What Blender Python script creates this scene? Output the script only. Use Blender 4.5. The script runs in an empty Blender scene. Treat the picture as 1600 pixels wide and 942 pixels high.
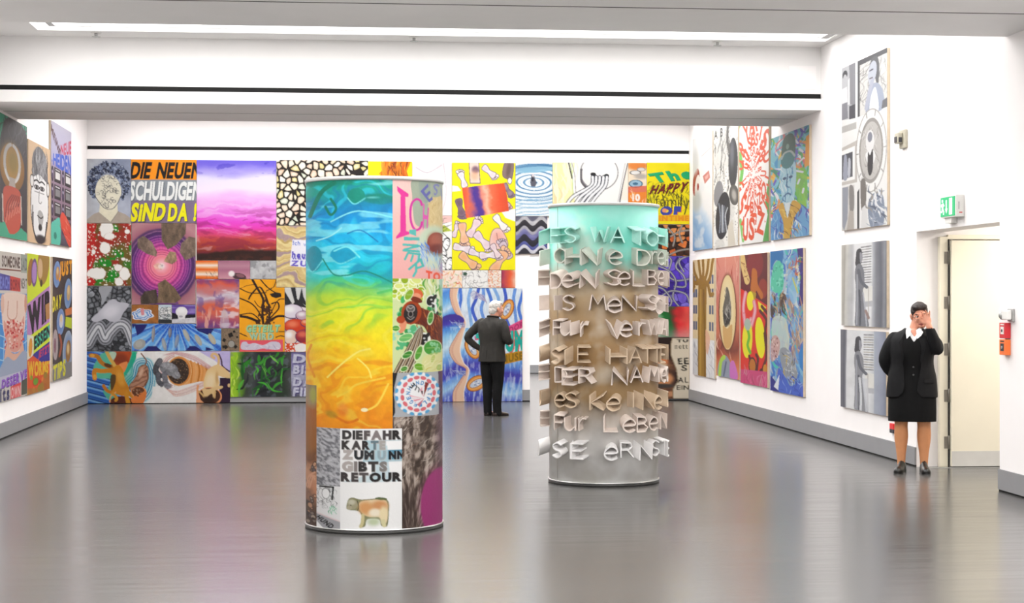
import bpy, bmesh, math, random
import numpy as np
from mathutils import Vector, Matrix

# ------------------------------------------------------------------ camera, world, exposure
S = bpy.context.scene
COL = S.collection
R = math.radians

cam_data = bpy.data.cameras.new('camera')
cam = bpy.data.objects.new('camera', cam_data)
COL.objects.link(cam)
cam.location = (0, 0, 1.68)
cam.rotation_euler = (R(90), 0, -math.atan(265 / 2740))
cam_data.sensor_width = 36
cam_data.lens = 36 * 2740 / 1600
cam_data.shift_y = -3 / 1600
cam_data.clip_end = 200
S.camera = cam

world = bpy.data.worlds.new('world')
S.world = world
world.use_nodes = True
world.node_tree.nodes['Background'].inputs[0].default_value = (0.9, 0.95, 1, 1)
world.node_tree.nodes['Background'].inputs[1].default_value = 0.3

S.view_settings.view_transform = 'Standard'
S.view_settings.look = 'None'
S.view_settings.gamma = 1
S.view_settings.exposure = 0.38
S.view_settings.use_curve_mapping = False

CEILING_LIGHT = 3.6      # the luminous ceilings
PAINT = 0.60             # pigments against bare white

# ------------------------------------------------------------------ helpers
def lin(c):
    if isinstance(c, str):
        c = c.lstrip('#')
        c = tuple(int(c[i:i + 2], 16) / 255 for i in (0, 2, 4))
    return tuple(x / 12.92 if x <= 0.04045 else ((x + 0.055) / 1.055) ** 2.4 for x in c)

def mat(name, col, rough=0.5, metal=0.0, noise=0.0, nscale=8.0, bump=0.0, bscale=60.0, emit=0.0, spec=0.5):
    m = bpy.data.materials.new(name)
    m.use_nodes = True
    nt = m.node_tree
    b = nt.nodes['Principled BSDF']
    c = lin(col) if isinstance(col, str) else col
    b.inputs['Base Color'].default_value = (*c, 1)
    b.inputs['Roughness'].default_value = rough
    b.inputs['Metallic'].default_value = metal
    b.inputs['Specular IOR Level'].default_value = spec
    tc = nt.nodes.new('ShaderNodeTexCoord')
    if noise > 0:
        n = nt.nodes.new('ShaderNodeTexNoise')
        n.inputs['Scale'].default_value = nscale
        n.inputs['Detail'].default_value = 5
        nt.links.new(tc.outputs['Object'], n.inputs['Vector'])
        rp = nt.nodes.new('ShaderNodeValToRGB')
        rp.color_ramp.elements[0].position = 0.3
        rp.color_ramp.elements[1].position = 0.7
        rp.color_ramp.elements[0].color = (*[x * (1 - noise) for x in c], 1)
        rp.color_ramp.elements[1].color = (*[min(1, x * (1 + noise)) for x in c], 1)
        nt.links.new(n.outputs['Fac'], rp.inputs['Fac'])
        nt.links.new(rp.outputs['Color'], b.inputs['Base Color'])
    if bump > 0:
        n2 = nt.nodes.new('ShaderNodeTexNoise')
        n2.inputs['Scale'].default_value = bscale
        n2.inputs['Detail'].default_value = 3
        nt.links.new(tc.outputs['Object'], n2.inputs['Vector'])
        bp = nt.nodes.new('ShaderNodeBump')
        bp.inputs['Strength'].default_value = bump
        bp.inputs['Distance'].default_value = 0.01
        nt.links.new(n2.outputs['Fac'], bp.inputs['Height'])
        nt.links.new(bp.outputs['Normal'], b.inputs['Normal'])
    if emit > 0:
        b.inputs['Emission Color'].default_value = (*c, 1)
        b.inputs['Emission Strength'].default_value = emit
    return m

def obj(name, me, m=None, parent=None):
    o = bpy.data.objects.new(name, me)
    COL.objects.link(o)
    if m is not None:
        if not me.materials:
            for x in (m if isinstance(m, (list, tuple)) else [m]):
                me.materials.append(x)
    if parent is not None:
        o.parent = parent
    return o

def tag(o, label=None, cat=None, group=None, kind=None):
    if label: o['label'] = label
    if cat: o['category'] = cat
    if group: o['group'] = group
    if kind: o['kind'] = kind
    return o

def empty(name, loc, rz=0.0):
    o = bpy.data.objects.new(name, None)
    COL.objects.link(o)
    o.location = loc
    o.rotation_euler = (0, 0, rz)
    o.empty_display_size = 0.1
    return o

def bm_box(bm, x0, x1, y0, y1, z0, z1, mi=0):
    vs = [bm.verts.new(p) for p in ((x0,y0,z0),(x1,y0,z0),(x1,y1,z0),(x0,y1,z0),(x0,y0,z1),(x1,y0,z1),(x1,y1,z1),(x0,y1,z1))]
    for f in ((0,3,2,1),(4,5,6,7),(0,1,5,4),(1,2,6,5),(2,3,7,6),(3,0,4,7)):
        fc = bm.faces.new([vs[i] for i in f])
        fc.material_index = mi
    return vs

def bm_mesh(name, bm, bevel=0.0, seg=2, smooth=False):
    if bevel > 0:
        bmesh.ops.bevel(bm, geom=[e for e in bm.edges], offset=bevel, segments=seg, affect='EDGES', profile=0.5)
    bmesh.ops.recalc_face_normals(bm, faces=bm.faces)
    me = bpy.data.meshes.new(name)
    bm.to_mesh(me)
    bm.free()
    if smooth:
        me.polygons.foreach_set('use_smooth', [True] * len(me.polygons))
    return me

def box(name, x0, x1, y0, y1, z0, z1, m, parent=None, bevel=0.0, kind=None):
    bm = bmesh.new()
    bm_box(bm, x0, x1, y0, y1, z0, z1)
    o = obj(name, bm_mesh(name, bm, bevel), m, parent)
    if kind: o['kind'] = kind
    return o

def boxes(name, lst, m, parent=None, kind=None):
    bm = bmesh.new()
    for b in lst:
        bm_box(bm, *b)
    o = obj(name, bm_mesh(name, bm), m, parent)
    if kind: o['kind'] = kind
    return o

def lathe(name, prof, m, parent=None, n=48, smooth=True, axis='Z'):
    bm = bmesh.new()
    rings = []
    for r, z in prof:
        rings.append([bm.verts.new((r * math.cos(2 * math.pi * i / n), r * math.sin(2 * math.pi * i / n), z)) for i in range(n)])
    for a, b in zip(rings, rings[1:]):
        for i in range(n):
            bm.faces.new((a[i], a[(i + 1) % n], b[(i + 1) % n], b[i]))
    bm.faces.new(rings[0][::-1])
    bm.faces.new(rings[-1])
    if axis == 'X':
        bmesh.ops.rotate(bm, verts=bm.verts, matrix=Matrix.Rotation(R(90), 3, 'Y'))
    if axis == 'Y':
        bmesh.ops.rotate(bm, verts=bm.verts, matrix=Matrix.Rotation(R(90), 3, 'X'))
    me = bm_mesh(name, bm)
    if smooth:
        for p in me.polygons:
            p.use_smooth = len(p.vertices) == 4
    return obj(name, me, m, parent)

# ------------------------------------------------------------------ materials of the room
M = {}
M['wall'] = mat('white_wall', (0.86, 0.83, 0.825), 0.7, noise=0.012, nscale=3, bump=0.05, bscale=120)
M['ceil'] = mat('white_ceiling', (0.80, 0.79, 0.78), 0.75, noise=0.012, nscale=3)
M['beam'] = mat('beam_paint', (0.80, 0.785, 0.775), 0.75, noise=0.012, nscale=3)
M['base'] = mat('grey_baseboard', (0.25, 0.25, 0.258), 0.45, noise=0.03, nscale=5)
M['black'] = mat('black_slot', (0.004, 0.004, 0.004), 0.9)
M['seam'] = mat('dark_seam', (0.05, 0.047, 0.044), 0.9)
M['lamp'] = mat('luminous_ceiling', (1, 0.993, 0.98), 0.5, emit=CEILING_LIGHT)
M['lampframe'] = mat('light_frame', (0.5, 0.5, 0.5), 0.5, noise=0.02)
M['door'] = mat('cream_door', (0.84, 0.785, 0.64), 0.45, noise=0.02, nscale=2)
M['metal'] = mat('brushed_steel', (0.62, 0.62, 0.61), 0.32, 1.0, noise=0.06, nscale=40)
M['greymetal'] = mat('grey_metal', (0.42, 0.42, 0.41), 0.4, 0.6, noise=0.05, nscale=20)
M['plastic'] = mat('white_plastic', (0.78, 0.77, 0.74), 0.4, noise=0.01)
M['dark'] = mat('dark_plastic', (0.03, 0.03, 0.035), 0.4, noise=0.05)

def floor_mat():
    m = bpy.data.materials.new('polished_floor')
    m.use_nodes = True
    nt = m.node_tree
    b = nt.nodes['Principled BSDF']
    tc = nt.nodes.new('ShaderNodeTexCoord')
    n = nt.nodes.new('ShaderNodeTexNoise')
    n.inputs['Scale'].default_value = 0.7
    n.inputs['Detail'].default_value = 6
    nt.links.new(tc.outputs['Object'], n.inputs['Vector'])
    rp = nt.nodes.new('ShaderNodeValToRGB')
    rp.color_ramp.elements[0].position = 0.3
    rp.color_ramp.elements[1].position = 0.72
    rp.color_ramp.elements[0].color = (0.080, 0.077, 0.075, 1)
    rp.color_ramp.elements[1].color = (0.096, 0.093, 0.0905, 1)
    nt.links.new(n.outputs['Fac'], rp.inputs['Fac'])
    nt.links.new(rp.outputs['Color'], b.inputs['Base Color'])
    n2 = nt.nodes.new('ShaderNodeTexNoise')
    n2.inputs['Scale'].default_value = 2.5
    n2.inputs['Detail'].default_value = 4
    mr = nt.nodes.new('ShaderNodeMapRange')
    mr.inputs[3].default_value = 0.15
    mr.inputs[4].default_value = 0.28
    mp = nt.nodes.new('ShaderNodeMapping'); mp.inputs['Scale'].default_value = (.35, 5, 1)      # mop streaks
    nt.links.new(tc.outputs['Object'], mp.inputs['Vector']); nt.links.new(mp.outputs['Vector'], n2.inputs['Vector'])
    nt.links.new(n2.outputs['Fac'], mr.inputs[0])
    nt.links.new(mr.outputs[0], b.inputs['Roughness'])
    b.inputs['Specular IOR Level'].default_value = 0.5
    return m
M['floor'] = floor_mat()

# ------------------------------------------------------------------ the room
XL, XR = -4.09, 5.743          # side walls
YB = 28.75                     # back wall
YN = -3.5                      # wall behind the camera
ZC = 4.72                      # ceiling between the beams
ZB = 3.962                     # underside of the beams
BEAMS = [4.82, 12.75, 20.68]   # front faces, 2 m deep
OX0, OX1, OZ = 3.077, 4.70, 2.40            # opening in the back wall
DY0, DY1, DZ = 14.91, 17.151, 2.362         # door opening in the right wall
TOP = 5.1

box('floor', XL - .3, XR + 4.5, YN - .3, 41, -0.2, 0, M['floor'], kind='structure')
boxes('wall_left', [(XL - .3, XL, YN, YB + .4, 0, TOP)], M['wall'], kind='structure')
boxes('wall_right', [(XR, XR + .3, DY1, YB + .4, 0, TOP), (XR, XR + .3, YN, DY0, 0, TOP), (XR, XR + .3, DY0, DY1, DZ, TOP)], M['wall'], kind='structure')
SZ0, SZ1 = 4.100, 4.156        # air slot
boxes('wall_back', [(XL, OX0, YB, YB + .3, 0, SZ0), (OX1, XR, YB, YB + .3, 0, SZ0), (OX0, OX1, YB, YB + .3, OZ, SZ0),
                    (XL, XR, YB, YB + .3, SZ1, TOP)], M['wall'], kind='structure')
box('wall_behind', XL - .3, XR + .3, YN - .3, YN, 0, TOP, M['wall'], kind='structure')
box('trim_1', XL + .01, XR - .01, YB + .004, YB + .25, SZ0 - .01, SZ1 + .01, M['black'], kind='structure')

# ceiling bays with their luminous panels
bays = [(YN, 4.82), (6.82, 12.75), (14.75, 20.68), (22.68, YB)]
LX0, LX1 = -3.42, 5.66
lst = []
lamps = []
for (a, b) in bays:
    y0, y1 = a + .55, b - .48
    lst += [(XL, XR, a, y0, ZC, ZC + .12), (XL, XR, y1, b, ZC, ZC + .12), (XL, LX0, y0, y1, ZC, ZC + .12), (LX1, XR, y0, y1, ZC, ZC + .12)]
    lamps.append((y0, y1))
lst.append((XL - .3, XR + .3, YN - .3, YB + .4, TOP, TOP + .1))
boxes('ceiling', lst, M['ceil'], kind='structure')
wh = ['behind the camera', 'before the nearest beam', 'nearest one in view', 'before the mural wall']
for k, (y0, y1) in enumerate(lamps):
    t = empty('ceiling_light', ((LX0 + LX1) / 2, (y0 + y1) / 2, ZC))
    tag(t, 'long white luminous ceiling panel in a grey frame, ' + wh[k], 'light', 'luminous ceiling panels')
    cx, cy = t.location.x, t.location.y
    p = box('diffuser', LX0 - cx + .01, LX1 - cx - .01, y0 - cy + .01, y1 - cy - .01, .14, .17, M['lamp'], t)
    f0, f1 = .15, .24
    bm = bmesh.new()
    X0, X1, Y0, Y1 = LX0 - cx, LX1 - cx, y0 - cy, y1 - cy
    bm_box(bm, X0 + f0, X1 - .03, Y1 - f0 - .035, Y1 - f0, .02, .05)
    bm_box(bm, X0 + f0, X1 - .03, Y0 + f0, Y0 + f0 + .05, .02, .05)
    bm_box(bm, X0 + f0, X0 + f0 + .07, Y0 + f0 + .05, Y1 - f0 - .035, .02, .05)
    bm_box(bm, X1 - .12, X1 - .03, Y0 + f0 + .05, Y1 - f0 - .05, .0, .06)
    obj('frame', bm_mesh('frame', bm), M['lampframe'], t)
    bm = bmesh.new()
    for hx in (X0 + 1, 0, X1 - 1):
        for hy in (Y0 + f0 + .02, Y1 - f0 - .03):
            bm_box(bm, hx, hx + .01, hy, hy + .01, .06, .14)
    tag(obj('hangers', bm_mesh('hangers', bm), M['greymetal'], t), kind='stuff')

# beams: each with an air slot in both faces and a seam along the underside
for k, y in enumerate(BEAMS):
    bm = bmesh.new()
    sy = y + (1.04 if k == 2 else .79)
    bm_box(bm, XL, XR, y, sy, ZB, SZ0)
    bm_box(bm, XL, XR, sy + .045, y + 2.0, ZB, SZ0)
    bm_box(bm, XL, XR, y, y + 2.0, SZ1, TOP)
    b = tag(obj('trim_%d' % (k + 2), bm_mesh('beam', bm), M['beam']), kind='structure')
    box('slot', XL, XR - .005, y + .004, y + 1.996, SZ0 - .005, SZ1 + .005, M['black'], b)
    box('seam', XL, XR, sy - .005, sy + .05, ZB + .002, SZ0 - .006, M['seam'], b)
    if k == 2:
        bm = bmesh.new()
        bm_box(bm, 5.345, 5.68, y - .006, y, 4.212, 4.492)
        obj('access_panel', bm_mesh('access_panel', bm, .002), M['wall'], b)

# baseboards (grey, slightly proud, on a dark foot gap)
BH = .195
boxes('baseboard_left', [(XL, XL + .018, YN, YB, .018, BH)], M['base'], kind='structure')
boxes('baseboard_right', [(XR - .018, XR, DY1, YB, .018, BH), (XR - .018, XR, YN, DY0, .018, BH)], M['base'], kind='structure')
boxes('baseboard_back', [(XL + .018, OX0, YB - .018, YB, .018, BH), (OX1, XR - .018, YB - .018, YB, .018, BH)], M['base'], kind='structure')
boxes('trim_8', [(XL, XL + .008, YN, YB, 0, .018), (XR - .008, XR, DY1, YB, 0, .018), (XR - .008, XR, YN, DY0, 0, .018),
                 (XL, OX0, YB - .008, YB, 0, .018), (OX1, XR, YB - .008, YB, 0, .018)], M['black'], kind='structure')

# the next room, seen through the opening
boxes('wall_far', [(-2, 10.2, 39.7, 40, 0, 4.2), (-2.2, -2, YB + .3, 40, 0, 4.2), (10.2, 10.4, YB + .3, 40, 0, 4.2),
                   (XR, 10.4, YB + .1, YB + .3, 0, 4.2)], M['wall'], kind='structure')
box('baseboard_far', -2, 10.2, 39.682, 39.7, 0.012, .19, M['base'], kind='structure')
box('trim_9', -2, 10.2, 39.692, 39.7, 0, .012, M['black'], kind='structure')
box('trim_10', -2.2, 10.4, YB + .3, 40, 4.2, 4.3, M['ceil'], kind='structure')
t = empty('ceiling_light', (4, 34, 4.2))
tag(t, 'luminous ceiling panel in the next room, beyond the opening', 'light', 'luminous ceiling panels')
box('diffuser', -4.5, 4.5, -3.5, 3.5, -.03, -.005, M['lamp'], t)

# the doorway in the right wall: passage, frame, open leaf
PX = 8.2
boxes('wall_passage', [(XR + .3, PX, DY1, DY1 + .2, 0, 3), (PX, PX + .2, DY0 - .6, DY1 + .2, 0, 3), (XR + .3, PX, DY0 - .6, DY0 - .4, 0, 3)], M['wall'], kind='structure')
box('trim_11', XR + .3, PX + .2, DY0 - .6, DY1 + .2, 2.75, 2.85, M['ceil'], kind='structure')

# ------------------------------------------------------------------ painting with numpy: every picture is a fine mesh whose vertices carry pigment
DENS = 1.05          # mesh points per photo pixel
_rs = np.random.RandomState(7)
_tab = _rs.rand(256, 256).astype(np.float32)

def vnoise(x, y, seed=0):
    x = x + seed * 17.31
    y = y + seed * 9.77
    xi = np.floor(x).astype(np.int64)
    yi = np.floor(y).astype(np.int64)
    fx = (x - xi).astype(np.float32)
    fy = (y - yi).astype(np.float32)
    fx = fx * fx * (3 - 2 * fx)
    fy = fy * fy * (3 - 2 * fy)
    x0, x1, y0, y1 = xi & 255, (xi + 1) & 255, yi & 255, (yi + 1) & 255
    return (_tab[y0, x0] * (1 - fx) + _tab[y0, x1] * fx) * (1 - fy) + (_tab[y1, x0] * (1 - fx) + _tab[y1, x1] * fx) * fy

def fbm(x, y, seed=0, octv=4):
    s, a, t = 0, 1.0, 0
    for o in range(octv):
        s = s + a * vnoise(x * 2 ** o, y * 2 ** o, seed + o * 3)
        t += a
        a *= .5
    return s / t

def hx(c):
    if isinstance(c, str):
        c = c.lstrip('#')
        return np.array([int(c[i:i + 2], 16) / 255 for i in (0, 2, 4)], np.float32)
    return np.array(c, np.float32)

def sm(x, a, b):
    t = np.clip((x - a) / (b - a), 0, 1)
    return t * t * (3 - 2 * t)

def catmull(pts, closed=False, n=6):
    p = [np.array(q, float) for q in pts]
    if len(p) < 3:
        return [tuple(q) for q in p]
    out = []
    m = len(p)
    rng = range(m) if closed else range(m - 1)
    for i in rng:
        p0 = p[(i - 1) % m] if closed or i > 0 else p[0]
        p1, p2 = p[i], p[(i + 1) % m]
        p3 = p[(i + 2) % m] if closed or i + 2 < m else p[-1]
        for k in range(n):
            t = k / n
            out.append(tuple(.5 * (2 * p1 + (p2 - p0) * t + (2 * p0 - 5 * p1 + 4 * p2 - p3) * t * t + (3 * p1 - p0 - 3 * p2 + p3) * t ** 3)))
    if not closed:
        out.append(tuple(p[-1]))
    return out

_glyphs = {}
def glyph(ch, bold):
    """triangles of one letter in a unit box, with its width to height ratio"""
    key = (ch, bold)
    if key not in _glyphs:
        cu = bpy.data.curves.new('letter_outline', 'FONT')
        cu.body = ch
        cu.resolution_u = 3
        cu.offset = bold
        o = bpy.data.objects.new('letter_outline', cu)
        COL.objects.link(o)
        bpy.context.view_layer.update()
        ev = o.evaluated_get(bpy.context.evaluated_depsgraph_get())
        me = ev.to_mesh()
        me.calc_loop_triangles()
        v = np.array([w.co[:2] for w in me.vertices])
        t = np.array([tuple(q.vertices) for q in me.loop_triangles])
        ev.to_mesh_clear()
        bpy.data.objects.remove(o)
        bpy.data.curves.remove(cu)
        lo, hi = v.min(0), v.max(0)
        v = (v - lo) / (hi - lo)
        v[:, 1] = 1 - v[:, 1]
        _glyphs[key] = (v, t, (hi[0] - lo[0]), (hi[1] - lo[1]), hi[1])
    return _glyphs[key]

class Art:
    def __init__(s, x0, y0, x1, y1, k=1.0, ky=None, col='#ffffff', dens=1.0):
        """drawing units x0..x1, y0..y1 (y down); k, ky: drawing units to a photo pixel"""
        ky = ky or k
        s.x0, s.y0, s.x1, s.y1 = x0, y0, x1, y1
        s.nx = max(6, int(round((x1 - x0) / k * DENS * dens)))
        s.ny = max(6, int(round((y1 - y0) / ky * DENS * dens)))
        s.W, s.H = s.nx * 2, s.ny * 2
        s.px, s.py = (x1 - x0) / s.W, (y1 - y0) / s.H
        gx = x0 + (np.arange(s.W) + .5) * s.px
        gy = y0 + (np.arange(s.H) + .5) * s.py
        s.X, s.Y = np.meshgrid(gx.astype(np.float32), gy.astype(np.float32))
        s.c = np.empty((s.H, s.W, 3), np.float32)
        s.c[:] = hx(col)
        s.clip = None
        s.rnd = random.Random(int(abs(x0) * 7 + abs(y0) * 13 + x1) % 9999)

    def win(s, xa, ya, xb, yb):
        i0 = max(0, int((xa - s.x0) / s.px) - 1); i1 = min(s.W, int((xb - s.x0) / s.px) + 2)
        j0 = max(0, int((ya - s.y0) / s.py) - 1); j1 = min(s.H, int((yb - s.y0) / s.py) + 2)
        return slice(j0, max(j0, j1)), slice(i0, max(i0, i1))

    def mix(s, m, col, alpha=1.0, w=None):
        if w is None: w = (slice(None), slice(None))
        m = np.asarray(m, np.float32) * alpha
        if s.clip is not None: m = m * s.clip[w]
        if isinstance(col, str) or (not isinstance(col, np.ndarray)) or col.ndim == 1: col = hx(col) if isinstance(col, str) else np.asarray(col, np.float32)
        s.c[w] += (col - s.c[w]) * m[..., None]
        return s

    def nz(s, scale, seed=0, octv=4, ax=1.0, ay=1.0, rot=0.0, w=None):
        X, Y = (s.X, s.Y) if w is None else (s.X[w], s.Y[w])
        if rot:
            c, q = math.cos(rot), math.sin(rot)
            X, Y = X * c + Y * q, -X * q + Y * c
        return fbm(X / (scale * ax), Y / (scale * ay), seed, octv)

    def ramp(s, t, stops):
        xs = [q[0] for q in stops]
        cs = np.array([hx(q[1]) for q in stops])
        return np.stack([np.interp(t, xs, cs[:, i]) for i in range(3)], -1).astype(np.float32)

    def vgrad(s, stops, amp=0.0, scale=60.0, seed=0, ax=2.0, ay=.6, octv=4):
        t = s.Y.copy()
        if amp: t = t + (s.nz(scale, seed, octv, ax, ay) - .5) * 2 * amp
        s.mix(np.ones_like(s.Y), s.ramp(t, stops))

    def field(s, t, stops, mask=None, alpha=1.0):
        s.mix(np.ones_like(s.X) if mask is None else mask, s.ramp(t, stops), alpha)

    def pmask(s, pts, smooth=0, w=None):
        if smooth: pts = catmull(pts, True)
        if w is None: w = (slice(None), slice(None))
        X, Y = s.X[w], s.Y[w]
        ins = np.zeros(X.shape, bool)
        n = len(pts)
        for i in range(n):
            xa, ya = pts[i]
            xb, yb = pts[(i + 1) % n]
            if ya == yb: continue
            cond = (Y > min(ya, yb)) & (Y <= max(ya, yb))
            ins ^= cond & (X < (Y - ya) * (xb - xa) / (yb - ya) + xa)
        return ins.astype(np.float32)

    def poly(s, pts, col, alpha=1.0, smooth=0, ol=None, olw=2.0):
        if smooth: pts = catmull(pts, True)
        xs = [p[0] for p in pts]; ys = [p[1] for p in pts]
        w = s.win(min(xs), min(ys), max(xs), max(ys))
        if s.X[w].size:
            s.mix(s.pmask(pts, 0, w), col, alpha, w)
        if ol: s.line(pts + [pts[0]], olw, ol, 0)
        return s

    def ell(s, cx, cy, rx, ry, col, rot=0.0, alpha=1.0, ol=None, olw=2.0, soft=0.0):
        q = max(rx, ry) * (1 + soft) + olw
        w = s.win(cx - q, cy - q, cx + q, cy + q)
        X, Y = s.X[w] - cx, s.Y[w] - cy
        if not X.size: return s
        if rot:
            a = math.radians(rot); c, n = math.cos(a), math.sin(a)
            X, Y = X * c + Y * n, -X * n + Y * c
        d = np.sqrt((X / rx) ** 2 + (Y / ry) ** 2)
        if col is not None:
            m = (d < 1) if not soft else 1 - sm(d, 1 - soft, 1 + soft)
            s.mix(m, col, alpha, w)
        if ol:
            s.mix(np.abs(d - 1) * min(rx, ry) < olw / 2, ol, 1, w)
        return s

    def line(s, pts, wd, col, smooth=1, alpha=1.0, taper=False):
        if smooth and len(pts) > 2: pts = catmull(pts)
        n = len(pts) - 1
        for i in range(n):
            (xa, ya), (xb, yb) = pts[i], pts[i + 1]
            r = wd / 2 * ((1 - .85 * abs(2 * (i + .5) / n - 1)) if taper else 1)
            w = s.win(min(xa, xb) - r, min(ya, yb) - r, max(xa, xb) + r, max(ya, yb) + r)
            X, Y = s.X[w], s.Y[w]
            if not X.size: continue
            dx, dy = xb - xa, yb - ya
            L = dx * dx + dy * dy + 1e-9
            t = np.clip(((X - xa) * dx + (Y - ya) * dy) / L, 0, 1)
            s.mix((X - xa - t * dx) ** 2 + (Y - ya - t * dy) ** 2 < r * r, col, alpha, w)
        return s

    def text(s, txt, quad, col, bold=0.03, sh=None, shd=(3, 3), gap=.12, alpha=1.0, arch=0.0):
        """letters fitted into a quad (tl, tr, br, bl) or a box (x0,y0,x1,y1)"""
        if not isinstance(quad[0], (tuple, list)):
            a, b, c, d = quad
            quad = ((a, b), (c, b), (c, d), (a, d))
        if sh:
            s.text(txt, [(p[0] + shd[0], p[1] + shd[1]) for p in quad], sh, bold + .012, gap=gap, arch=arch)
        q = np.array(quad, float)
        ws = []
        for ch in txt:
            ws.append(.35 if ch == ' ' else (glyph(ch, bold)[2]))
        tot = sum(ws) + gap * (len(txt) - 1)
        top = max(glyph(ch, bold)[4] for ch in txt if ch != ' ')
        x = 0
        for n_, (ch, wd) in enumerate(zip(txt, ws)):
            cc = col[n_ % len(col)] if isinstance(col, list) else col
            if ch != ' ':
                v, t, gw, gh, hi = glyph(ch, bold)
                u = (x + v[:, 0] * wd) / tot
                vv = (top - hi + v[:, 1] * gh) / max(top, .01)
                if arch: vv = vv + arch * (np.abs(2 * u - 1) ** 2)
                P = ((1 - u) * (1 - vv))[:, None] * q[0] + (u * (1 - vv))[:, None] * q[1] + (u * vv)[:, None] * q[2] + ((1 - u) * vv)[:, None] * q[3]
                s.tris(P, t, cc, alpha)
            x += wd + gap
        return s

    def tris(s, P, T, col, alpha=1.0):
        w = s.win(P[:, 0].min(), P[:, 1].min(), P[:, 0].max(), P[:, 1].max())
        X, Y = s.X[w], s.Y[w]
        if not X.size: return
        m = np.zeros(X.shape, bool)
        ox, oy = w[1].start, w[0].start
        for a, b, c in T:
            A, B, C = P[a], P[b], P[c]
            i0 = max(0, int((min(A[0], B[0], C[0]) - s.x0) / s.px) - 1 - ox); i1 = int((max(A[0], B[0], C[0]) - s.x0) / s.px) + 2 - ox
            j0 = max(0, int((min(A[1], B[1], C[1]) - s.y0) / s.py) - 1 - oy); j1 = int((max(A[1], B[1], C[1]) - s.y0) / s.py) + 2 - oy
            if i1 <= i0 or j1 <= j0: continue
            x, y = X[j0:j1, i0:i1], Y[j0:j1, i0:i1]
            if not x.size: continue
            e0 = (B[0] - A[0]) * (y - A[1]) - (B[1] - A[1]) * (x - A[0])
            e1 = (C[0] - B[0]) * (y - B[1]) - (C[1] - B[1]) * (x - B[0])
            e2 = (A[0] - C[0]) * (y - C[1]) - (A[1] - C[1]) * (x - C[0])
            m[j0:j1, i0:i1] |= ((e0 >= 0) & (e1 >= 0) & (e2 >= 0)) | ((e0 <= 0) & (e1 <= 0) & (e2 <= 0))
        s.mix(m, col, alpha, w)

    def strokes(s, n, bx, ln, wd, cols, ang=0.0, spread=.5, alpha=.8, bend=.3, seed=0):
        r = random.Random(seed + n)
        for _ in range(n):
            x, y = r.uniform(bx[0], bx[2]), r.uniform(bx[1], bx[3])
            a = math.radians(ang) + r.uniform(-spread, spread)
            l = ln * r.uniform(.5, 1.2)
            b = r.uniform(-bend, bend) * l
            dx, dy = math.cos(a) * l / 2, math.sin(a) * l / 2
            s.line([(x - dx, y - dy), (x - dy / l * b * 2, y + dx / l * b * 2), (x + dx, y + dy)], wd * r.uniform(.5, 1.3), r.choice(cols), 1, alpha, True)
        return s

    def dots(s, n, bx, r0, r1, cols, seed=0, alpha=1.0, squash=1.0, ol=None, olw=1.5):
        r = random.Random(seed + n)
        for _ in range(n):
            q = r.uniform(r0, r1)
            s.ell(r.uniform(bx[0], bx[2]), r.uniform(bx[1], bx[3]), q, q * r.uniform(.6, 1) * squash, r.choice(cols), r.uniform(0, 180), alpha, ol, olw)
        return s

    def cells(s, size, cols, gapcol, gap=.12, seed=0, mask=None, inner=None, ax=1.0, ay=1.0, jit=.85):
        """pebble pattern: cells about `size` across, with dark joints"""
        r = np.random.RandomState(seed + 5)
        sx, sy = size * ax, size * ay
        gx, gy = int((s.x1 - s.x0) / sx) + 4, int((s.y1 - s.y0) / sy) + 4
        jx, jy = r.rand(gy, gx) * jit, r.rand(gy, gx) * jit
        ci = r.randint(0, len(cols), (gy, gx))
        U, V = (s.X - s.x0) / sx + 1.5, (s.Y - s.y0) / sy + 1.5
        iu, iv = np.floor(U).astype(int), np.floor(V).astype(int)
        d1 = np.full(U.shape, 9., np.float32); d2 = d1.copy(); best = np.zeros(U.shape, int)
        for dy in (-1, 0, 1):
            for dx in (-1, 0, 1):
                a, b = np.clip(iu + dx, 0, gx - 1), np.clip(iv + dy, 0, gy - 1)
                d = np.hypot(U - (a + jx[b, a]), V - (b + jy[b, a])).astype(np.float32)
                nw = d < d1
                d2 = np.where(nw, d1, np.minimum(d2, d)); best = np.where(nw, ci[b, a], best); d1 = np.where(nw, d, d1)
        pal = np.array([hx(c) for c in cols])
        cc = pal[best]
        if inner is not None:
            k = sm(d2 - d1, gap, gap + .5)[..., None]
            cc = cc * (1 - k) + (cc * .4 + hx(inner) * .6) * k
        e = (d2 - d1) > gap
        out = np.where(e[..., None], cc, hx(gapcol)).astype(np.float32)
        s.mix(np.ones_like(s.X) if mask is None else mask, out)
        return s

    def tone(s, scale, amt, seed=0, ax=1.0, ay=1.0, rot=0.0, octv=4):
        """brush marks: pigment thicker and thinner"""
        n = (s.nz(scale, seed, octv, ax, ay, rot) - .5) * 2 * amt
        m = 1.0 if s.clip is None else s.clip
        s.c = np.clip(s.c * (1 + (n * m)[..., None]), 0, 1)
        return s

    def colors(s):
        c = np.clip(s.c, 0, 1)
        l = np.where(c <= .04045, c / 12.92, ((c + .055) / 1.055) ** 2.4) * PAINT
        return l.reshape(s.ny, 2, s.nx, 2, 3).mean((1, 3))          # ny, nx, 3 (row 0 = top)

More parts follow.
